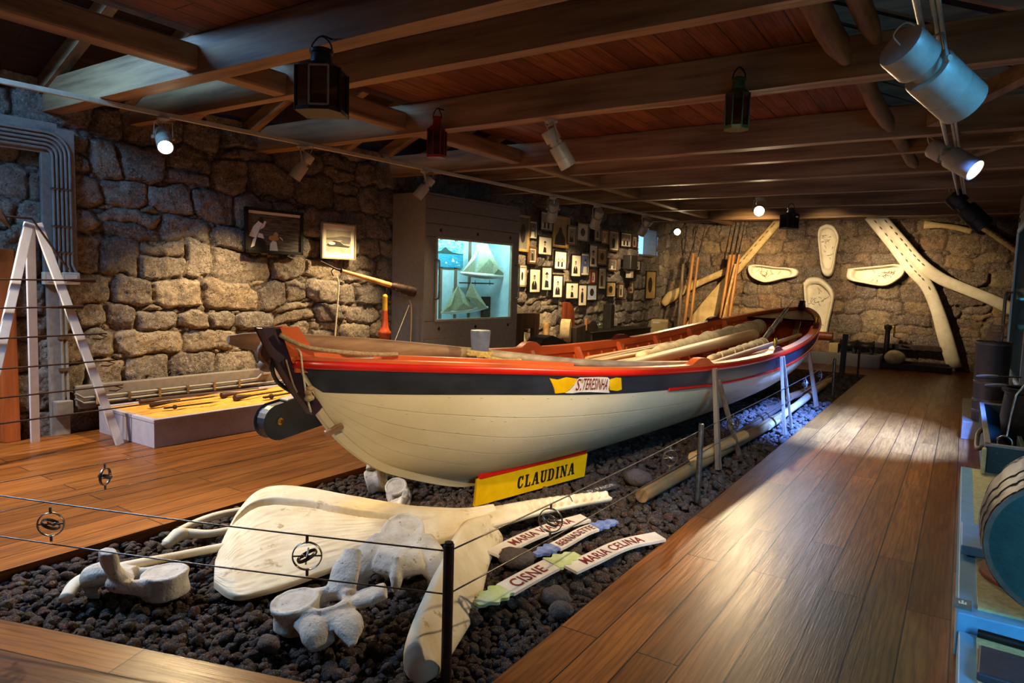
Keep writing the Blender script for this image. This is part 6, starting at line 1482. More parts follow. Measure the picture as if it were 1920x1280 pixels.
def lance(label, a, b, r, mt, iron=None, grp='lances leaning on the far wall', dy=0.):
    T, M_ = fw(*a, 16.14-dy), fw(*b, 15.84-dy); d = (M_-T)/(T.z-M_.z); B = T+d*T.z
    t_ = thing('lance', label, 'harpoon', tuple(B), 0, grp); m = MB(); m.tube(onpath(B, T, 8), r, 10); part(t_, 'shaft', m, mt, 60)
    if iron: m = MB(); m.tube([T, fw(*iron, 16.2)], [.012, .006], 6); part(t_, 'iron', m, 'black_iron', 60)
lance('orange tipped wooden lance in the left trio by the far corner', (1300, 475), (1285, 590), .045, 'honey_wood', (1305, 420))
lance('wooden lance with a long dark iron, right of the left trio', (1309, 482), (1295, 595), .035, 'honey_wood', (1324, 418))
lance('short dim lance at the left of the left trio', (1281, 495), (1273, 595), .035, 'old_wood_z', None)
lance('wooden lance at the left of the right bundle', (1369, 478), (1352, 590), .04, 'honey_wood', (1381, 416))
lance('wooden lance in the middle of the right bundle', (1376, 478), (1360, 590), .04, 'honey_wood', (1388, 414))
lance('wooden lance at the right of the right bundle', (1385, 477), (1368, 590), .04, 'honey_wood', (1397, 414))
lance('pale wooden lance crossing the right bundle', (1379, 495), (1357, 592), .03, 'pale_wood', (1393, 440), dy=.16)
# low plinth and odd gear below the bones
a, b = onz(1478, 672, 0), onz(1648, 692, 0)
m = MB(); m.box(((a.x+b.x)/2, 16.2, .13), (b.x-a.x, .7, .26)); solid('low_plinth', 'low grey plinth along the foot of the far wall', 'plinth', m, 'grey_paint', bevel=.008)
m = MB(); c_ = fw(1515, 652, 16.1); m.box((c_.x, 16.15, .38), (.9, .55, .24)); solid('upper_plinth', 'taller brown plinth block under the biggest bone panel', 'plinth', m, 'old_wood', bevel=.008)
for lab, px, w, mt, h in (('short round log at the right of the taller plinth block', 1546, .3, 'red_wood', .09), ('short dark log at the left of the taller plinth block', 1522, .22, 'brown_oak', .06)):
    c_ = fw(px, 645, 16.05); m = MB(); m.tube([V3((c_.x-w/2, 16.05, .505+h)), V3((c_.x+w/2, 16.05, .505+h))], h, 14); solid('log', lab, 'log', m, mt, 50, group='logs on the taller plinth')
c_ = fw(1557, 658, 16.05); m = MB(); m.box((c_.x, 16.05, .36), (.32, .3, .2)); solid('pale_box', 'small cream box beside the taller plinth block', 'box', m, 'plastic_tan', bevel=.01)
for k, (px, lab) in enumerate(((1590, 'dark iron windlass lump nearest the cream box'), (1622, 'dark iron windlass lump farther right on the low plinth'))):
    c_ = fw(px, 660, 16.1); t_ = thing('iron_windlass', lab, 'tool', (c_.x, 16.1, .26), 0, 'iron gear on the low plinth')
    m = MB(); Mq = Matrix.Translation((c_.x, 16.1, .42)) @ Matrix.Rotation(PI/2, 4, 'Y'); m.lathe([(0, -.16), (.14, -.16), (.1, -.1), (.08, 0), (.1, .1), (.14, .16), (0, .16)], 16, Mq); part(t_, 'drum', m, 'black_iron', 50)
    m = MB(); m.box((c_.x-.12, 16.1, .33), (.05, .2, .14)); m.box((c_.x+.12, 16.1, .33), (.05, .2, .14)); part(t_, 'cradle', m, 'black_wood')
m = MB(); a, b = fw(1548, 640, 16.45), fw(1772, 655, 16.45); m.bar((a.x, 16.45, a.z), (b.x, 16.45, a.z), .14, .1); solid('wall_rail', 'long dark timber rail fixed low on the far wall', 'rail', m, 'dark_wood', bevel=.01)
b0 = onz(1578, 702, -.02); m = MB(); t1 = ony(1586, 626, b0.y); m.bar(b0, V3((b0.x+.02, b0.y, t1.z)), .11, .09, (1, 0, 0)); solid('dark_post', 'thick dark post at the far end of the gravel', 'post', m, 'dark_wood', bevel=.01)
b0 = onz(1608, 704, -.02); m = MB(); m.bar(b0, V3((b0.x, b0.y, ony(1611, 648, b0.y).z)), .035, .035, (1, 0, 0)); solid('thin_post', 'thin rusty post at the far corner of the gravel', 'post', m, 'rusty_iron')
b0 = onz(1659, 690, 0); t_ = thing('mooring_post', 'black knobbed post with a thin yellow fitting on the right', 'post', (b0.x, b0.y, 0)); zt = ony(1655, 607, b0.y).z
m = MB(); m.lathe([(.055, 0), (.05, zt*.7), (.045, zt*.86), (.07, zt*.9), (.075, zt*.97), (0, zt)], 14, Matrix.Translation((b0.x, b0.y, 0))); part(t_, 'shaft', m, 'black_iron', 50)
m = MB(); x = b0.x+.12; m.tube([(x-.1, b0.y, zt*.93), (x, b0.y, zt*.95)], .012, 6); m.tube([(x, b0.y, zt), (x, b0.y, zt*.72), (x+.13, b0.y, zt*.70)], .018, 8); part(t_, 'fitting', m, 'brass', 60)
for k, (a, b, lab) in enumerate((((1640, 688), (1785, 697), 'long dark timber on the floor nearest the walkway'), ((1642, 680), (1780, 688), 'long dark timber on the floor nearest the far wall'))):
    p, q = onz(*a, .0), onz(*b, .0); y = 16.1+.25*k; m = MB(); m.bar((p.x, y, .06+.02*k), (q.x, y, .06+.02*k), .14, .12+.04*k); solid('floor_timber', lab, 'timber', m, 'dark_wood', bevel=.01, group='timbers on the floor')
c_ = fw(1677, 674, 16.12); m = MB(); m.ell((c_.x, 16.1, .24), (.2, .16, .15), 18); solid('net_float', 'round yellowish float on the floor timbers', 'float', m, 'canvas', 180)

# ------------------------------------------------------------------ right side: blue plinth, barrel, tank, glass case
XL = .075
t_ = thing('blue_plinth', 'far pale blue display plinth along the right of the walkway with green matting', 'plinth', (.8, 5., 0))
m = MB(); m.box(((XL+1.6)/2, 5.05, .1), (1.6-XL, 3.05, .2)); part(t_, 'box', m, 'blue_block', bevel=.006)
m = MB(); m.box((.87, 5.05, .205), (1.44, 2.9, .012)); part(t_, 'green_matting', m, 'green_mat')
t_ = thing('near_blue_plinth', 'near lower pale blue plinth with green matting at the bottom right corner', 'plinth', (.8, 2.6, 0))
m = MB(); m.box(((XL+.01+1.6)/2, 2.5, .06), (1.6-XL-.01, 2.04, .12)); part(t_, 'box', m, 'blue_block', bevel=.006)
m = MB(); m.box((.87, 2.5, .126), (1.44, 1.94, .012)); part(t_, 'green_matting', m, 'green_mat')
p, q = onz(1795, 985, .23), onz(1793, 1030, .23); m = MB(); m.box((.42, (p.y+q.y)/2, .236), (.68, abs(p.y-q.y), .05)); solid('cradle_block', 'blue block across the plinth under the barrel', 'block', m, 'blue_block', bevel=.006)
c_ = onz(1802, 1132, .205); t_ = thing('wheelchair_plaque', 'small dark plaque with a white figure sign on the plinth corner', 'sign', tuple(c_)); m = MB(); m.box((c_.x+.005, c_.y, .207), (.07, .09, .012)); part(t_, 'plate', m, 'photo_grey')
m = MB()
for dx, dy, w, h in ((0, .01, .008, .03), (-.012, 0, .006, .02), (.012, 0, .006, .02), (0, -.012, .03, .006)): m.box((c_.x+.005+dx, c_.y+dy, .2135), (w, h, .002))
part(t_, 'symbol', m, 'photo_white')
c_ = onz(1950, 1092, .215); m = MB(); m.lathe([(0, 0), (.245, 0), (.25, .008), (.25, .02), (.245, .028), (0, .028)], 40, Matrix.Translation((c_.x, c_.y, .212))); solid('wooden_disc', 'round red brown wooden lid on the green matting under the barrel', 'lid', m, 'red_wood', 40)
p, q = onz(1833, 1186, .15), onz(1960, 1222, .15); rod('black_rod', 'thick black rod on the near green matting', 'rod', onpath(p, q, 6), .018, 'black_iron', 12)
a = onz(1832, 1222, .15); t_ = thing('slate_slab', 'dark slate slab lying on the near green matting', 'slab', (a.x+.22, a.y-.1, .133)); m = MB(); m.box((a.x+.24, a.y-.10, .152), (.48, .26, .035), Matrix.Rotation(-.04, 3, 'Z')); part(t_, 'slab', m, 'slate', bevel=.008)
# barrel on its side
by0, bl_, br_ = 3.45, .84, .285; bc = V3((.425, by0, .245+br_*1.14)); 
t_ = thing('barrel', 'big dark wooden barrel lying on its side with a greenish round end', 'barrel', (bc.x, by0+bl_/2, .26))
ax = Matrix.Translation(bc) @ Matrix.Rotation(-.10, 4, 'Z') @ Matrix.Rotation(-PI/2, 4, 'X')
rb_ = lambda z: br_*(1+.16*math.sin(PI*z/bl_))
m = MB(); nst = 22; prof = []
for i in range(nst*4):
    a = 2*PI*i/(nst*4); g = .985 if i % 4 == 0 else 1.
    prof.append([ax @ V3((rb_(z)*g*math.cos(a), rb_(z)*g*math.sin(a), z)) for z in np.linspace(0, bl_, 20)])
m.grid(prof, closed_u=True); m.grid([[ax @ V3((rb_(z)*.93*math.cos(2*PI*i/60), rb_(z)*.93*math.sin(2*PI*i/60), z)) for z in (0, .04, bl_*.96, bl_)] for i in range(60)][::-1], closed_u=True)
for z in (0, bl_): m.grid([[ax @ V3((rb_(z)*s*math.cos(2*PI*i/60), rb_(z)*s*math.sin(2*PI*i/60), z)) for s in (.93, 1.)] for i in range(60)], closed_u=True)
part(t_, 'staves', m, 'barrel_wood', 40)
for z, nm in ((.035, 'head'), (bl_-.035, 'head')):
    m = MB(); m.lathe([(0, z-.01), (rb_(z)*.935, z-.01), (rb_(z)*.935, z+.01), (0, z+.01)], 40, ax); part(t_, nm, m, 'barrel_head', 40)
for z in (.03, .13, .24, .54, .65, .75):
    m = MB(); m.grid([[ax @ V3(((rb_(z+d)+.004)*math.cos(2*PI*i/60), (rb_(z+d)+.004)*math.sin(2*PI*i/60), z+d)) for d in (-.018, .018)] for i in range(60)], closed_u=True); part(t_, 'hoop', m, 'hoop_iron', 180)
# black tank with grey rim
tx0, tx1, ty0, ty1, tz = .235, .47, 6.45, 8.9, .42
t_ = thing('iron_tank', 'black open iron tank with a grey rim behind the barrel', 'tank', ((tx0+tx1)/2, ty0, .0))
m = MB()
for c, d in ((((tx0+tx1)/2, ty0, .2+(tz-.2)/2), (tx1-tx0, .03, tz-.2)), (((tx0+tx1)/2, ty1, .2+(tz-.2)/2), (tx1-tx0, .03, tz-.2)), ((tx0, (ty0+ty1)/2, .2+(tz-.2)/2), (.03, ty1-ty0, tz-.2)), ((tx1, (ty0+ty1)/2, .2+(tz-.2)/2), (.03, ty1-ty0, tz-.2)), (((tx0+tx1)/2, (ty0+ty1)/2, .21), (tx1-tx0, ty1-ty0, .02))): m.box(c, d)
part(t_, 'body', m, 'barrel_head', bevel=.004)
m = MB()
for c, d in ((((tx0+tx1)/2, ty0, tz+.01), (tx1-tx0+.04, .05, .02)), ((tx0, (ty0+ty1)/2, tz+.01), (.04, ty1-ty0+.04, .02)), (((tx0+tx1)/2, ty1, tz+.01), (tx1-tx0+.04, .05, .02))): m.box(c, d)
part(t_, 'rim', m, 'conduit_grey', bevel=.003)
m = MB(); m.tube(spline([(tx0-.02, ty0+.9, tz-.02), (tx0-.05, ty0+.8, tz-.06), (tx0-.055, ty0+.5, tz-.12), (tx0-.02, ty0+.35, tz-.08)], 20), .02, 8); part(t_, 'rope_handle', m, 'barrel_wood', 180)
m = MB(); m.box(((tx0+1.6)/2, 7.75, .1), (1.6-tx0, 2.3, .2)); solid('tank_base', 'plain blue base under the black iron tank', 'plinth', m, 'blue_block', bevel=.006)
m = MB(); m.box((tx0-.02, ty0-.06, .31), (.03, .08, .2)); solid('rolled_mat', 'yellow green rolled mat standing at the corner of the black tank', 'mat', m, 'green_mat', bevel=.01)
hp_ = ony(1884, 845, 6.9); t_ = thing('ring_hook', 'iron rod with a ring end hanging into the black tank', 'hook', (hp_.x, 6.9, hp_.z)); c_ = ony(1884, 830, 6.9)
m = MB(); m.ring(c_, .055, .01, (.3, -1, .4), 22, 8); part(t_, 'ring', m, 'steel', 180)
m = MB(); m.tube([ony(1888, 818, 6.9), ony(1897, 775, 6.95), ony(1906, 740, 7.0), ony(1922, 722, 7.0)], .009, 8); part(t_, 'rod', m, 'steel', 60)
c_ = ony(1935, 735, 7.3); t_ = thing('try_pot', 'round dark iron pot at the right edge above the tank', 'pot', (c_.x, 7.3, .2)); m = MB(); m.lathe([(0, .2), (.1, .2), (.2, .35), (.23, .55), (.21, c_.z-.02), (.235, c_.z), (.235, c_.z+.03), (.2, c_.z+.03), (.19, c_.z-.05), (0, .3)], 28, Matrix.Translation((c_.x+.02, 7.3, 0))); part(t_, 'bowl', m, 'black_iron', 50)
for k, (x0, x1, y, e) in enumerate(((1830, 1872, 706, 1915), (1846, 1888, 723, 1918))):
    yy = 7.25+.08*k; a, b, d = ony(x0, y, yy), ony(x1, y, yy), ony(e, y+1, yy); t_ = thing('long_ladle', ['upper', 'lower'][k]+' tool with a thick wooden handle sticking out over the tank', 'tool', tuple(a), 0, 'tools lying over the iron pot')
    m = MB(); m.tube(onpath(a, b, 6), [.014, .02, .022, .022, .02, .014], 10); part(t_, 'handle', m, 'barrel_wood', 60)
    m = MB(); m.tube([b, d], .007, 8); part(t_, 'shank', m, 'black_iron', 60)
# tall dark tub
p = onz(1853, 792, .2); t_ = thing('tall_tub', 'tall dark hooped tub beyond the tank with a worn board on top', 'tub', (p.x, p.y, .2)); zt = ony(1850, 640, p.y).z; r_ = .17
m = MB(); m.lathe([(0, .2), (r_*.86, .2), (r_*.9, .3), (r_*.97, zt-.05), (r_, zt), (r_*.94, zt), (r_*.9, zt-.05), (0, zt-.06)], 28, Matrix.Translation((p.x-.01, p.y+.1, 0))); part(t_, 'staves', m, 'dark_wood', 50)
for z in (.3, .42, .62, zt-.04):
    m = MB(); m.lathe([(r_*(.885+.09*(z-.3)/zt), z), (r_*(.9+.11*(z-.3)/zt)+.004, z+.004), (r_*(.9+.11*(z-.3)/zt)+.005, z+.03), (r_*(.89+.1*(z-.3)/zt), z+.034)], 28, Matrix.Translation((p.x-.01, p.y+.1, 0)), cap=False); part(t_, 'hoop', m, 'hoop_iron', 180)
c_ = ony(1866, 624, p.y+.1); t_ = thing('slatted_board', 'small slatted wooden board leaning on top of the tall tub', 'board', (c_.x, c_.y, zt)); m = MB()
for k in range(5): m.box((c_.x-.02+.012*k, c_.y+.03, zt+.03+.035*k), (.14, .02, .024))
part(t_, 'slats', m, 'old_wood')
m = MB(); m.bar((c_.x-.09, c_.y+.045, zt), (c_.x-.03, c_.y+.045, zt+.2), .02, .02, (1, 0, 0)); m.bar((c_.x+.03, c_.y+.045, zt), (c_.x+.09, c_.y+.045, zt+.2), .02, .02, (1, 0, 0)); part(t_, 'rail', m, 'old_wood')
m = MB(); m.box((.85, 9.95, .1), (1.55, 2.0, .2)); solid('tub_base', 'plain dark base under the tall tub', 'plinth', m, 'case_paint', bevel=.006)
# glass case on the right
gx, ga, gb = .505, 8.25, 11.0; gz0_, gz1_ = .68, 2.42
t_ = thing('glass_case', 'tall grey display case with a large glass door and tube handles at the right edge', 'case', (1.0, 9, 0))
m = MB()
for z0, z1 in ((.2, .42), (.43, .66), (2.45, 2.62), (2.63, 2.82)): m.box((gx+.02, (ga+gb)/2, (z0+z1)/2), (.04, gb-ga, z1-z0-.008))
m.box(((gx+1.3)/2+.02, gb-.02, 1.5), (1.3-gx-.04, .04, 2.62)); m.box(((gx+1.3)/2, (ga+gb)/2, 2.81), (1.3-gx, gb-ga, .03)); part(t_, 'carcass', m, 'case_paint', bevel=.004)
m = MB()
for y, w in ((gb-.06, .12), (ga+.05, .1)): m.box((gx+.02, y, (gz0_+gz1_)/2), (.04, w, gz1_-gz0_+.06))
part(t_, 'stile', m, 'case_paint', bevel=.003)
m = MB()
for c, d in (((gx-.004, (ga+gb)/2, gz1_-.02), (.02, gb-ga-.2, .06)), ((gx-.004, (ga+gb)/2, gz0_+.02), (.02, gb-ga-.2, .06)), ((gx-.004, gb-.17, (gz0_+gz1_)/2), (.02, .14, gz1_-gz0_))): m.box(c, d)
part(t_, 'glass_edge', m, 'case_inside', bevel=.003)
m = MB(); m.box((gx+.01, (ga+gb)/2, (gz0_+gz1_)/2), (.008, gb-ga-.2, gz1_-gz0_)); part(t_, 'glass_pane', m, 'glass')
m = MB(); m.box((gx+.4, (ga+gb)/2, 1.55), (.7, gb-ga-.1, .03)); m.box((gx+.4, (ga+gb)/2, 1.2), (.7, gb-ga-.1, .03)); part(t_, 'shelf', m, 'green_edge')
m = MB(); m.box((1.29, (ga+gb)/2, 1.5), (.03, gb-ga-.05, 2.5)); part(t_, 'back_board', m, 'case_inside')
for y in (gb-.28, gb+.12):
    m = MB(); zc, hh = 1.3, .33; q = [(gx, y, zc+hh), (gx-.055, y, zc+hh), (gx-.07, y, zc+hh-.04), (gx-.07, y, zc-hh+.04), (gx-.055, y, zc-hh), (gx, y, zc-hh)]
    if y > gb: q = [(gx+.02, gb, zc+hh)]+[(x+.0, gb+.05, z) for x, _, z in q[1:-1]]+[(gx+.02, gb, zc-hh)]
    m.tube(q, .014, 10); part(t_, 'handle', m, 'steel_dark', 60)
m = MB(); Mq = Matrix.Translation((gx-.003, gb-.3, 2.53)) @ Matrix.Rotation(-PI/2, 4, 'Y')
for k in range(3): m.prism([(-.03, -.006), (.03, -.006), (.03, .006), (-.03, .006)], .008, Mq @ Matrix.Rotation(k*PI/3, 4, 'Z'))
part(t_, 'star_screw', m, 'black_iron')
m = MB(); m.box(((gx+1.3)/2, ga+.05, .44), (1.3-gx, .04, .48)); part(t_, 'end_panel', m, 'case_paint')
# ------------------------------------------------------------------ track, spotlights, lanterns
def TR(y): return V3((-6.17+.071*(y-2.26), y, 2.975))
m = MB(); m.bar(TR(Y0+.2), TR(14.45), .036, .04)
t_ = thing('light_track', 'long pale straight lighting track hung under the beams on the left', 'track', tuple(TR(6)))
part(t_, 'rail', m, 'lamp_rail', bevel=.003)
for y in (2.95, 5.2, 7.28, 9.45, 11., 12.9): 
    p = TR(y); m = MB(); m.tube([p+V3((0, 0, .0)), p+V3((0, 0, .04))], .012, 8); part(t_, 'hanger', m, 'lamp_rail')
def ont(px, f=TR): 
    y = min(np.linspace(1, 14.4, 1500), key=lambda v: abs(prj(f(v))[0]-px)); return f(float(y))
LAMPS = []
def lamp(label, mount, head, aim, L=.30, D=.135, mt='lamp_grey', lit=0, group='track spotlights', canopy=True, twin=0):
    """a theatre style spotlight: canopy, yoke, rear can, neck, front can and lens"""
    mount, head, a = V3(mount), V3(head), V3(aim).normalized()
    root = thing('track_spotlight', label, 'spotlight', tuple(mount), 0, group)
    q = a.to_track_quat('Z', 'Y').to_matrix().to_4x4(); q.translation = head; r = D/2
    m = MB(); m.lathe([(r*.75, 0), (r*.8, -.02), (r*.5, -.035), (.02, -.04), (.016, -.05)] if canopy else [(.03, 0), (.03, -.02)], 20, Matrix.Translation(mount)); part(root, 'canopy', m, mt, 40)
    ax = a.cross(V3((0, 0, 1))); ax = ax.normalized() if ax.length > .05 else V3((1, 0, 0))
    pv = head-a*L*.14; m = MB(); tp = mount+V3((0, 0, -.045))
    for s in (-1, 1):
        m.bar(pv+ax*s*(r+.012), tp+ax*s*(r+.012)*.9, .018, .006, ax); m.tube([pv+ax*s*(r+.004), pv+ax*s*(r+.026)], .016, 12)
    m.bar(tp-ax*(r+.014)*.9, tp+ax*(r+.014)*.9, .018, .006); part(root, 'yoke', m, mt, 40)
    m = MB(); m.lathe([(0, -L*.5), (r*.9, -L*.5), (r*.94, -L*.48), (r*.94, -L*.22), (r*.9, -L*.2), (0, -L*.2)], 26, q); part(root, 'rear_can', m, mt, 40)
    m = MB(); m.lathe([(r*.62, -L*.21), (r*.62, -L*.07)], 20, q); part(root, 'neck', m, mt, 40)
    m = MB(); m.lathe([(0, -L*.08), (r*.95, -L*.08), (r, -L*.06), (r, L*.24), (r*.97, L*.245), (r*.97, L*.255), (r, L*.26), (r, L*.5), (r*.9, L*.5), (r*.86, L*.42), (0, L*.40)], 28, q); part(root, 'front_can', m, mt, 40)
    m = MB(); m.lathe([(0, L*.43), (r*.84, L*.43), (r*.6, L*.465), (0, L*.48)], 24, q); part(root, 'lens', m, 'lamp_lens' if lit == 1 else ('lamp_lens_low' if lit == 2 else 'lamp_black'), 60)
    m = MB(); b = head-a*L*.5; m.tube(spline([tuple(b), tuple(b-a*.05+V3((0, 0, .02))), tuple(b-a*.02+ax*.05+V3((0, 0, .08))), tuple(mount+ax*.03+V3((0, 0, -.02)))], 16), .004, 6); part(root, 'cable', m, 'lamp_rail', 180)
    LAMPS.append((head+a*L*.54, a)); return head, a
def tlamp(label, px, tgt, L=.30, D=.135, lit=0, drop=.2, mt='lamp_grey'):
    p = ont(px)-V3((0, 0, .02)); h = p-V3((0, 0, drop)); return lamp(label, p, h, V3(tgt)-h, L, D, mt, lit)
tlamp('lit track spotlight facing the room at the left end of the track', 306, (-3.0, 2.1, .6), lit=1, L=.32)
tlamp('pale track spotlight pointing down at the stones by the large photograph', 566, (-6.95, 4.2, .9), drop=.22)
tlamp('pale track spotlight in front of the grey case corner', 796, (-6.95, 5.7, .7), drop=.22)
tlamp('grey track spotlight in front of the top portraits', 1037, (-6.5, 10.7, 1.4), drop=.24, L=.34, D=.17)
tlamp('grey track spotlight above the narrow portraits', 1120, (-6.35, 11.6, 1.4), drop=.24, L=.34, D=.17)
tlamp('grey track spotlight beside the small window', 1210, (-6.25, 13.2, 1.6), drop=.24, L=.34, D=.17)
tlamp('bright glaring track spotlight at the far end of the track', 1271, (-.6, 5.0, .8), lit=1, drop=.2, L=.3, D=.15)
mo = onz(1033, 224, 3.0); lamp('white ceiling spotlight on the big middle beam over the boat', mo, mo+V3((.05, .06, -.24)), (.42, .55, -1), .36, .15, group='ceiling spotlights')
mo = onz(1425, 370, 3.0); lamp('lit ceiling spotlight hanging over the bow', mo, mo+V3((0, 0, -.2)), V3((-.2, .8, .9))-V3((mo.x, mo.y, 2.8)), .34, .17, lit=1, group='ceiling spotlights')
RA = V3((-.30, 3.0, 2.93)); RB_ = V3((-.16, 13.2, 2.97))
def RT(y): return RA.lerp(RB_, (y-3.0)/10.2)
t_ = thing('light_rail', 'pair of pale rods carrying the spotlights over the walkway', 'track', tuple(RT(6)))
m = MB(); m.tube([RT(-1.2), RT(12.6)], .016, 8); part(t_, 'rail', m, 'lamp_rail', 60)
m = MB(); m.tube([RT(-1.2)+V3((.06, 0, .01)), RT(12.6)+V3((.06, 0, .01))], .011, 8); m.tube([RT(-1.2)+V3((.085, 0, .01)), RT(12.6)+V3((.085, 0, .01))], .011, 8); part(t_, 'cable_rod', m, 'lamp_rail', 60)
m = MB(); m.ell(RT(3.25)+V3((-.05, 0, .02)), (.07, .07, .06)); part(t_, 'joint', m, 'lamp_grey', 180)
for y in (3.02, 5.2, 7.28, 9.45, 11.0):
    m = MB(); m.tube([RT(y), RT(y)+V3((0, 0, .09))], .012, 8); part(t_, 'hanger', m, 'lamp_rail')
def rlamp(label, y, head, aim, L, D, mt='lamp_grey', lit=0):
    return lamp(label, RT(y)-V3((0, 0, .01)), head, aim, L, D, mt, lit, 'spotlights over the walkway', False)
y5 = 4.15; h5 = ony(1748, 140, y5); e5 = ony(1805, 175, y5+.12)
rlamp('big spotlight over the walkway nearest the viewer, cut by cold daylight', y5, h5, (e5-h5).normalized()*1.0+V3((.1, .35, -.25)), .5, .25)
h6 = ony(1788, 297, 7.5); rlamp('lit spotlight over the walkway, second from the viewer', 7.5, h6, V3((.75, -.35, -.55)), .46, .2, lit=2)
h7 = ony(1815, 395, 11.5); rlamp('dark spotlight over the walkway, farthest of the row', 11.6, h7, V3((.7, .05, -.75)), .62, .26, 'lamp_black', 2)

# lanterns hanging from the beams
def lantern(label, top, w, h, mt, kind, trim, rot=0., by=None):
    """top: hook point; square housing with glazed faces, chimney and wire handle"""
    t_ = thing('lantern', label, 'lantern', tuple(top), 0, 'old lanterns on the beams'); T = V3(top); Rz = Matrix.Rotation(rot, 3, 'Z')
    hz = h*.30; z1 = T.z-hz; z0 = T.z-h
    G = lambda x, y, z: V3((T.x, T.y, z))+Rz @ V3((x, y, 0))
    m = MB(); a = w/2
    if kind == 'box': poly = [(-a, -a*.75), (-a*.25, -a), (a*.62, -a), (a, -a*.4), (a, a), (-a, a)]
    else: poly = [(a*math.cos(2*PI*i/8+PI/8), a*math.sin(2*PI*i/8+PI/8)) for i in range(8)]
    n = len(poly)
    base = [G(x, y, z0) for x, y in poly]; up = [G(x, y, z0+h*.06) for x, y in poly]
    m.add(base+up, [tuple(range(n-1, -1, -1)), tuple(range(n, 2*n))]+[(i, (i+1) % n, n+(i+1) % n, n+i) for i in range(n)])
    b2 = [G(x, y, z1-h*.05) for x, y in poly]; u2 = [G(x*.55, y*.55, z1+h*.05) for x, y in poly]
    m.add(b2+u2, [tuple(range(n-1, -1, -1)), tuple(range(n, 2*n))]+[(i, (i+1) % n, n+(i+1) % n, n+i) for i in range(n)])
    for i, (x, y) in enumerate(poly): m.tube([G(x*.97, y*.97, z0), G(x*.97, y*.97, z1-h*.04)], w*.028, 6)
    part(t_, 'housing', m, mt, 40)
    m = MB(); m.add([G(x*.93, y*.93, z0+h*.06) for x, y in poly]+[G(x*.93, y*.93, z1-h*.05) for x, y in poly], [(i, (i+1) % n, n+(i+1) % n, n+i) for i in range(n)]); part(t_, 'glass', m, 'lantern_glass')
    m = MB(); m.lathe([(w*.24, z1+h*.03-T.z), (w*.26, z1+h*.06-T.z), (w*.22, -hz*.35), (w*.27, -hz*.33), (w*.27, -hz*.18), (w*.2, -hz*.1), (0, -hz*.08)], 20, Matrix.Translation(T)); part(t_, 'chimney', m, mt, 40)
    if trim:
        m = MB(); i = 1; p = [G(*poly[1], z0+h*.07), G(*poly[2], z0+h*.07), G(*poly[2], z1-h*.06), G(*poly[1], z1-h*.06)]
        for k in range(4): m.bar(p[k], p[(k+1) % 4], w*.04, w*.03, Rz @ V3((0, 1, 0)))
        part(t_, 'window_trim', m, 'frame_silver', label='bright window trim')
    m = MB(); m.tube(spline([tuple(G(-w*.25, 0, T.z-hz*.3)), tuple(G(-w*.2, 0, T.z+h*.05)), tuple(G(0, 0, T.z+h*.16)), tuple(G(w*.2, 0, T.z+h*.05)), tuple(G(w*.25, 0, T.z-hz*.3))], 20), .005, 6); part(t_, 'wire_handle', m, 'black_iron', 180)
    m = MB(); m.tube(spline([(T.x, T.y, T.z+h*.15), (T.x, T.y+.02, T.z+h*.17), (T.x, by, T.z+h*.17)], 8), .006, 6); part(t_, 'hook', m, 'black_iron', 180)
def at_y(px, py, y): return ony(px, py, y)
yl = 2.86; T = at_y(603, 88, yl); B = at_y(600, 214, yl); lantern('large black lantern with a bright trimmed window hung near the front beam', T, .26, T.z-B.z, 'lamp_black', 'box', True, .55, 3.0)
yl = 5.02; T = at_y(820, 216, yl); B = at_y(820, 296, yl); lantern('small red lantern hung under the middle beams', T, .16, T.z-B.z, 'red_lantern', 'box', False, .5, 5.17)
yl = 5.02; T = at_y(1386, 142, yl); B = at_y(1383, 243, yl); lantern('green lantern hung under the middle beam over the boat', T, .18, T.z-B.z, 'green_lantern', 'oct', False, .3, 5.17)
yl = 10.85; T = at_y(1484, 388, yl); B = at_y(1484, 429, yl); lantern('small dark lantern hung beside the lit lamp over the bow', T, .22, T.z-B.z, 'lamp_black', 'box', False, .8, 10.97)
# ------------------------------------------------------------------ skylights in the roof slopes and the lamps
def spot(loc, tgt, power, ang=50, blend=.6, col=(1, .74, .42), size=.05, name='spot_light'):
    l = bpy.data.lights.new(name, 'SPOT'); l.energy = power; l.color = col; l.spot_size = R(ang); l.spot_blend = blend; l.shadow_soft_size = size
    o = bpy.data.objects.new(name, l); C.objects.link(o); o.location = loc
    o.rotation_euler = (V3(tgt)-V3(loc)).to_track_quat('-Z', 'Y').to_euler(); return o
def area(loc, tgt, power, sx, sy, col, name='daylight'):
    l = bpy.data.lights.new(name, 'AREA'); l.energy = power; l.color = col; l.shape = 'RECTANGLE'; l.size = sx; l.size_y = sy
    o = bpy.data.objects.new(name, l); C.objects.link(o); o.location = loc
    o.rotation_euler = (V3(tgt)-V3(loc)).to_track_quat('-Z', 'Y').to_euler(); return o
W1, W2 = (1, .74, .40), (1, .77, .46)
P = [l[0] for l in LAMPS]
spot(P[0], (-3.0, 2.1, .6), 380, 66, .7, W1)                     # near end of the track, over the stern and bones
spot(P[1], (-6.9, 4.3, .6), 420, 78, .9, W1)
spot(P[2], (-6.9, 5.8, .5), 420, 78, .9, W1)
spot(P[3], (-6.5, 10.7, 1.4), 280, 84, .8, W1)
spot(P[4], (-6.35, 11.8, 1.4), 200, 80, .8, W1)
spot(P[5], (-6.1, 14.6, 1.6), 150, 80, .8, W2)
spot(P[6], (-1.4, 6.0, .3), 300, 56, .8, W1)
spot(P[7], (-2.4, 7.0, .7), 300, 80, .8, W1)
spot(P[8], (-.9, 3.5, .0), 330, 60, .8, W2)
spot(P[10], (.7, 6.5, .9), 60, 80, .8, W2)
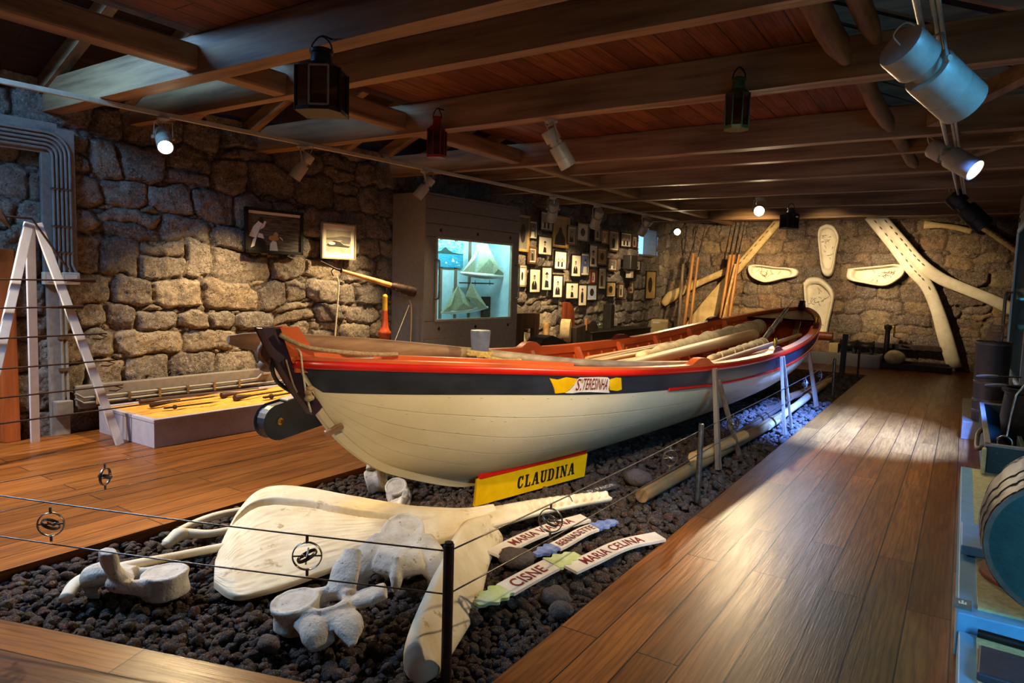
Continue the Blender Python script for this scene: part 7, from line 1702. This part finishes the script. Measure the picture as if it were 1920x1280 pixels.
for y, tgt, pw, an in ((.5, (-2.75, 4.3, .9), 480, 50), (5.3, (-2.6, 2.7, .0), 300, 62), (2.2, (-2.2, 5.6, .4), 240, 70), (8.6, (-1.2, 10.5, 0), 60, 80)):
    h = RT(y)-V3((0, 0, .15)); spot(h, tgt, pw, an, .8, W2)
spot((-2.7, 13.1, 2.85), (-.9, 16.5, 1.75), 620, 46, .9, W2)      # behind the far beams, on the jawbones
spot((-2.5, 13.1, 2.85), (-.95, 16.5, 2.2), 260, 14, .9, W2)
spot((-2.2, 12.9, 2.85), (-2.5, 16.5, 1.6), 420, 60, .9, W2)  # added fill for the middle of the far wall, no fixture modelled
spot((-2.9, 13.1, 2.85), (-4.7, 16.5, 1.75), 700, 58, .9, W1)
spot((-2.1, 12.4, 2.85), (-.9, 5.2, 0), 80, 36, .8, (.45, .66, 1.))   # cool lamp behind the far beams
spot(TR(1.2)-V3((0, 0, .2)), (-5.0, 3.2, 0), 520, 95, .9, W1)  # added fill on the track, no fixture, brightens the left walkway
spot(TR(7.5)-V3((0, 0, .2)), (-4.6, 6.0, 0), 260, 100, .9, W1)  # second added fill without a fixture, farther along the walkway
# daylight through the three skylights
BLUE = (.13, .50, 1.)
def skylight(n, x, y, w, l, tgt, power, col=BLUE, spread=180):
    """a framed pane in the roof slope with the daylight that falls through it"""
    sg = 1 if x > RX else -1; xe = XR+.15 if sg > 0 else -7.55; z = 2.98+(RZ-2.98)*(x-xe)/(RX-xe)
    M = Matrix.Translation((x, y, z+.06)) @ Matrix.Rotation(math.atan2((RZ-2.98), abs(RX-xe))*sg, 4, 'Y'); M3 = M.to_3x3()
    m = MB()
    for a, b, c, d in ((-w/2, 0, .05, l+.1), (w/2, 0, .05, l+.1), (0, -l/2, w, .05), (0, l/2, w, .05), (0, 0, .03, l)): m.box(M @ V3((a, b, 0)), (c, d, .08), M3)
    o = struct('window_%d' % n, m, 'beam_wood', bevel=.004)
    m = MB(); m.box(M @ V3((0, 0, .03)), (w, l, .01), M3); m.build('pane', MATS['window_day'], o)
    area(M @ V3((0, 0, -.06)), tgt, power, w, l, col).data.spread = R(spread)
skylight(2, .7, 6.38, .2, .35, (-1.05, 8.7, 0), 650, (.09, .24, 1.), 34)
skylight(3, .95, 3.35, .6, .5, (-.1, 4.1, 2.2), 17, (.07, .42, 1.), 60)
skylight(4, -6.0, .9, .8, 1.2, (-4.8, 2.4, 0), 320, (.2, .5, 1.))
m = MB()
for a in ((.7, .74, .8, 2.3), (2.36, 2.4, .8, 2.3), (.7, 2.4, .8, .84), (.7, 2.4, 2.26, 2.3), (1.53, 1.57, .8, 2.3)): m.box((XR+.06, (a[0]+a[1])/2, (a[2]+a[3])/2), (.1, a[1]-a[0], a[3]-a[2]))
o = struct('window_5', m, 'beam_wood', bevel=.004); m = MB(); m.box((XR+.1, 1.55, 1.55), (.01, 1.7, 1.5)); m.build('pane', MATS['window_day'], o)  # unseen window added to carry a cool fill for the barrel end
area((XR-.02, 1.55, 1.5), (.45, 3.7, .6), 32, 1.4, 1.3, (.16, .55, 1.)).data.spread = R(80)  # cool fill lamp at the added window, aimed at the barrel
a_, b_, w_ = CASELAMP; area(a_, b_, 16, w_, .08, (.62, .93, 1.), 'case_light')
# ------------------------------------------------------------------ world and render view
wd = bpy.data.worlds.new('world'); bpy.context.scene.world = wd; wd.use_nodes = True
wd.node_tree.nodes['Background'].inputs[0].default_value = (.35, .5, .8, 1); wd.node_tree.nodes['Background'].inputs[1].default_value = .25
sc = bpy.context.scene
sc.view_settings.view_transform = 'Standard'; sc.view_settings.look = 'None'; sc.view_settings.exposure = .22; sc.view_settings.gamma = 1.
try: sc.view_settings.use_curve_mapping = False
except Exception: pass
try:
    sc.cycles.use_denoising = True; sc.cycles.max_bounces = 6; sc.cycles.diffuse_bounces = 3; sc.cycles.sample_clamp_indirect = 6
except Exception: pass
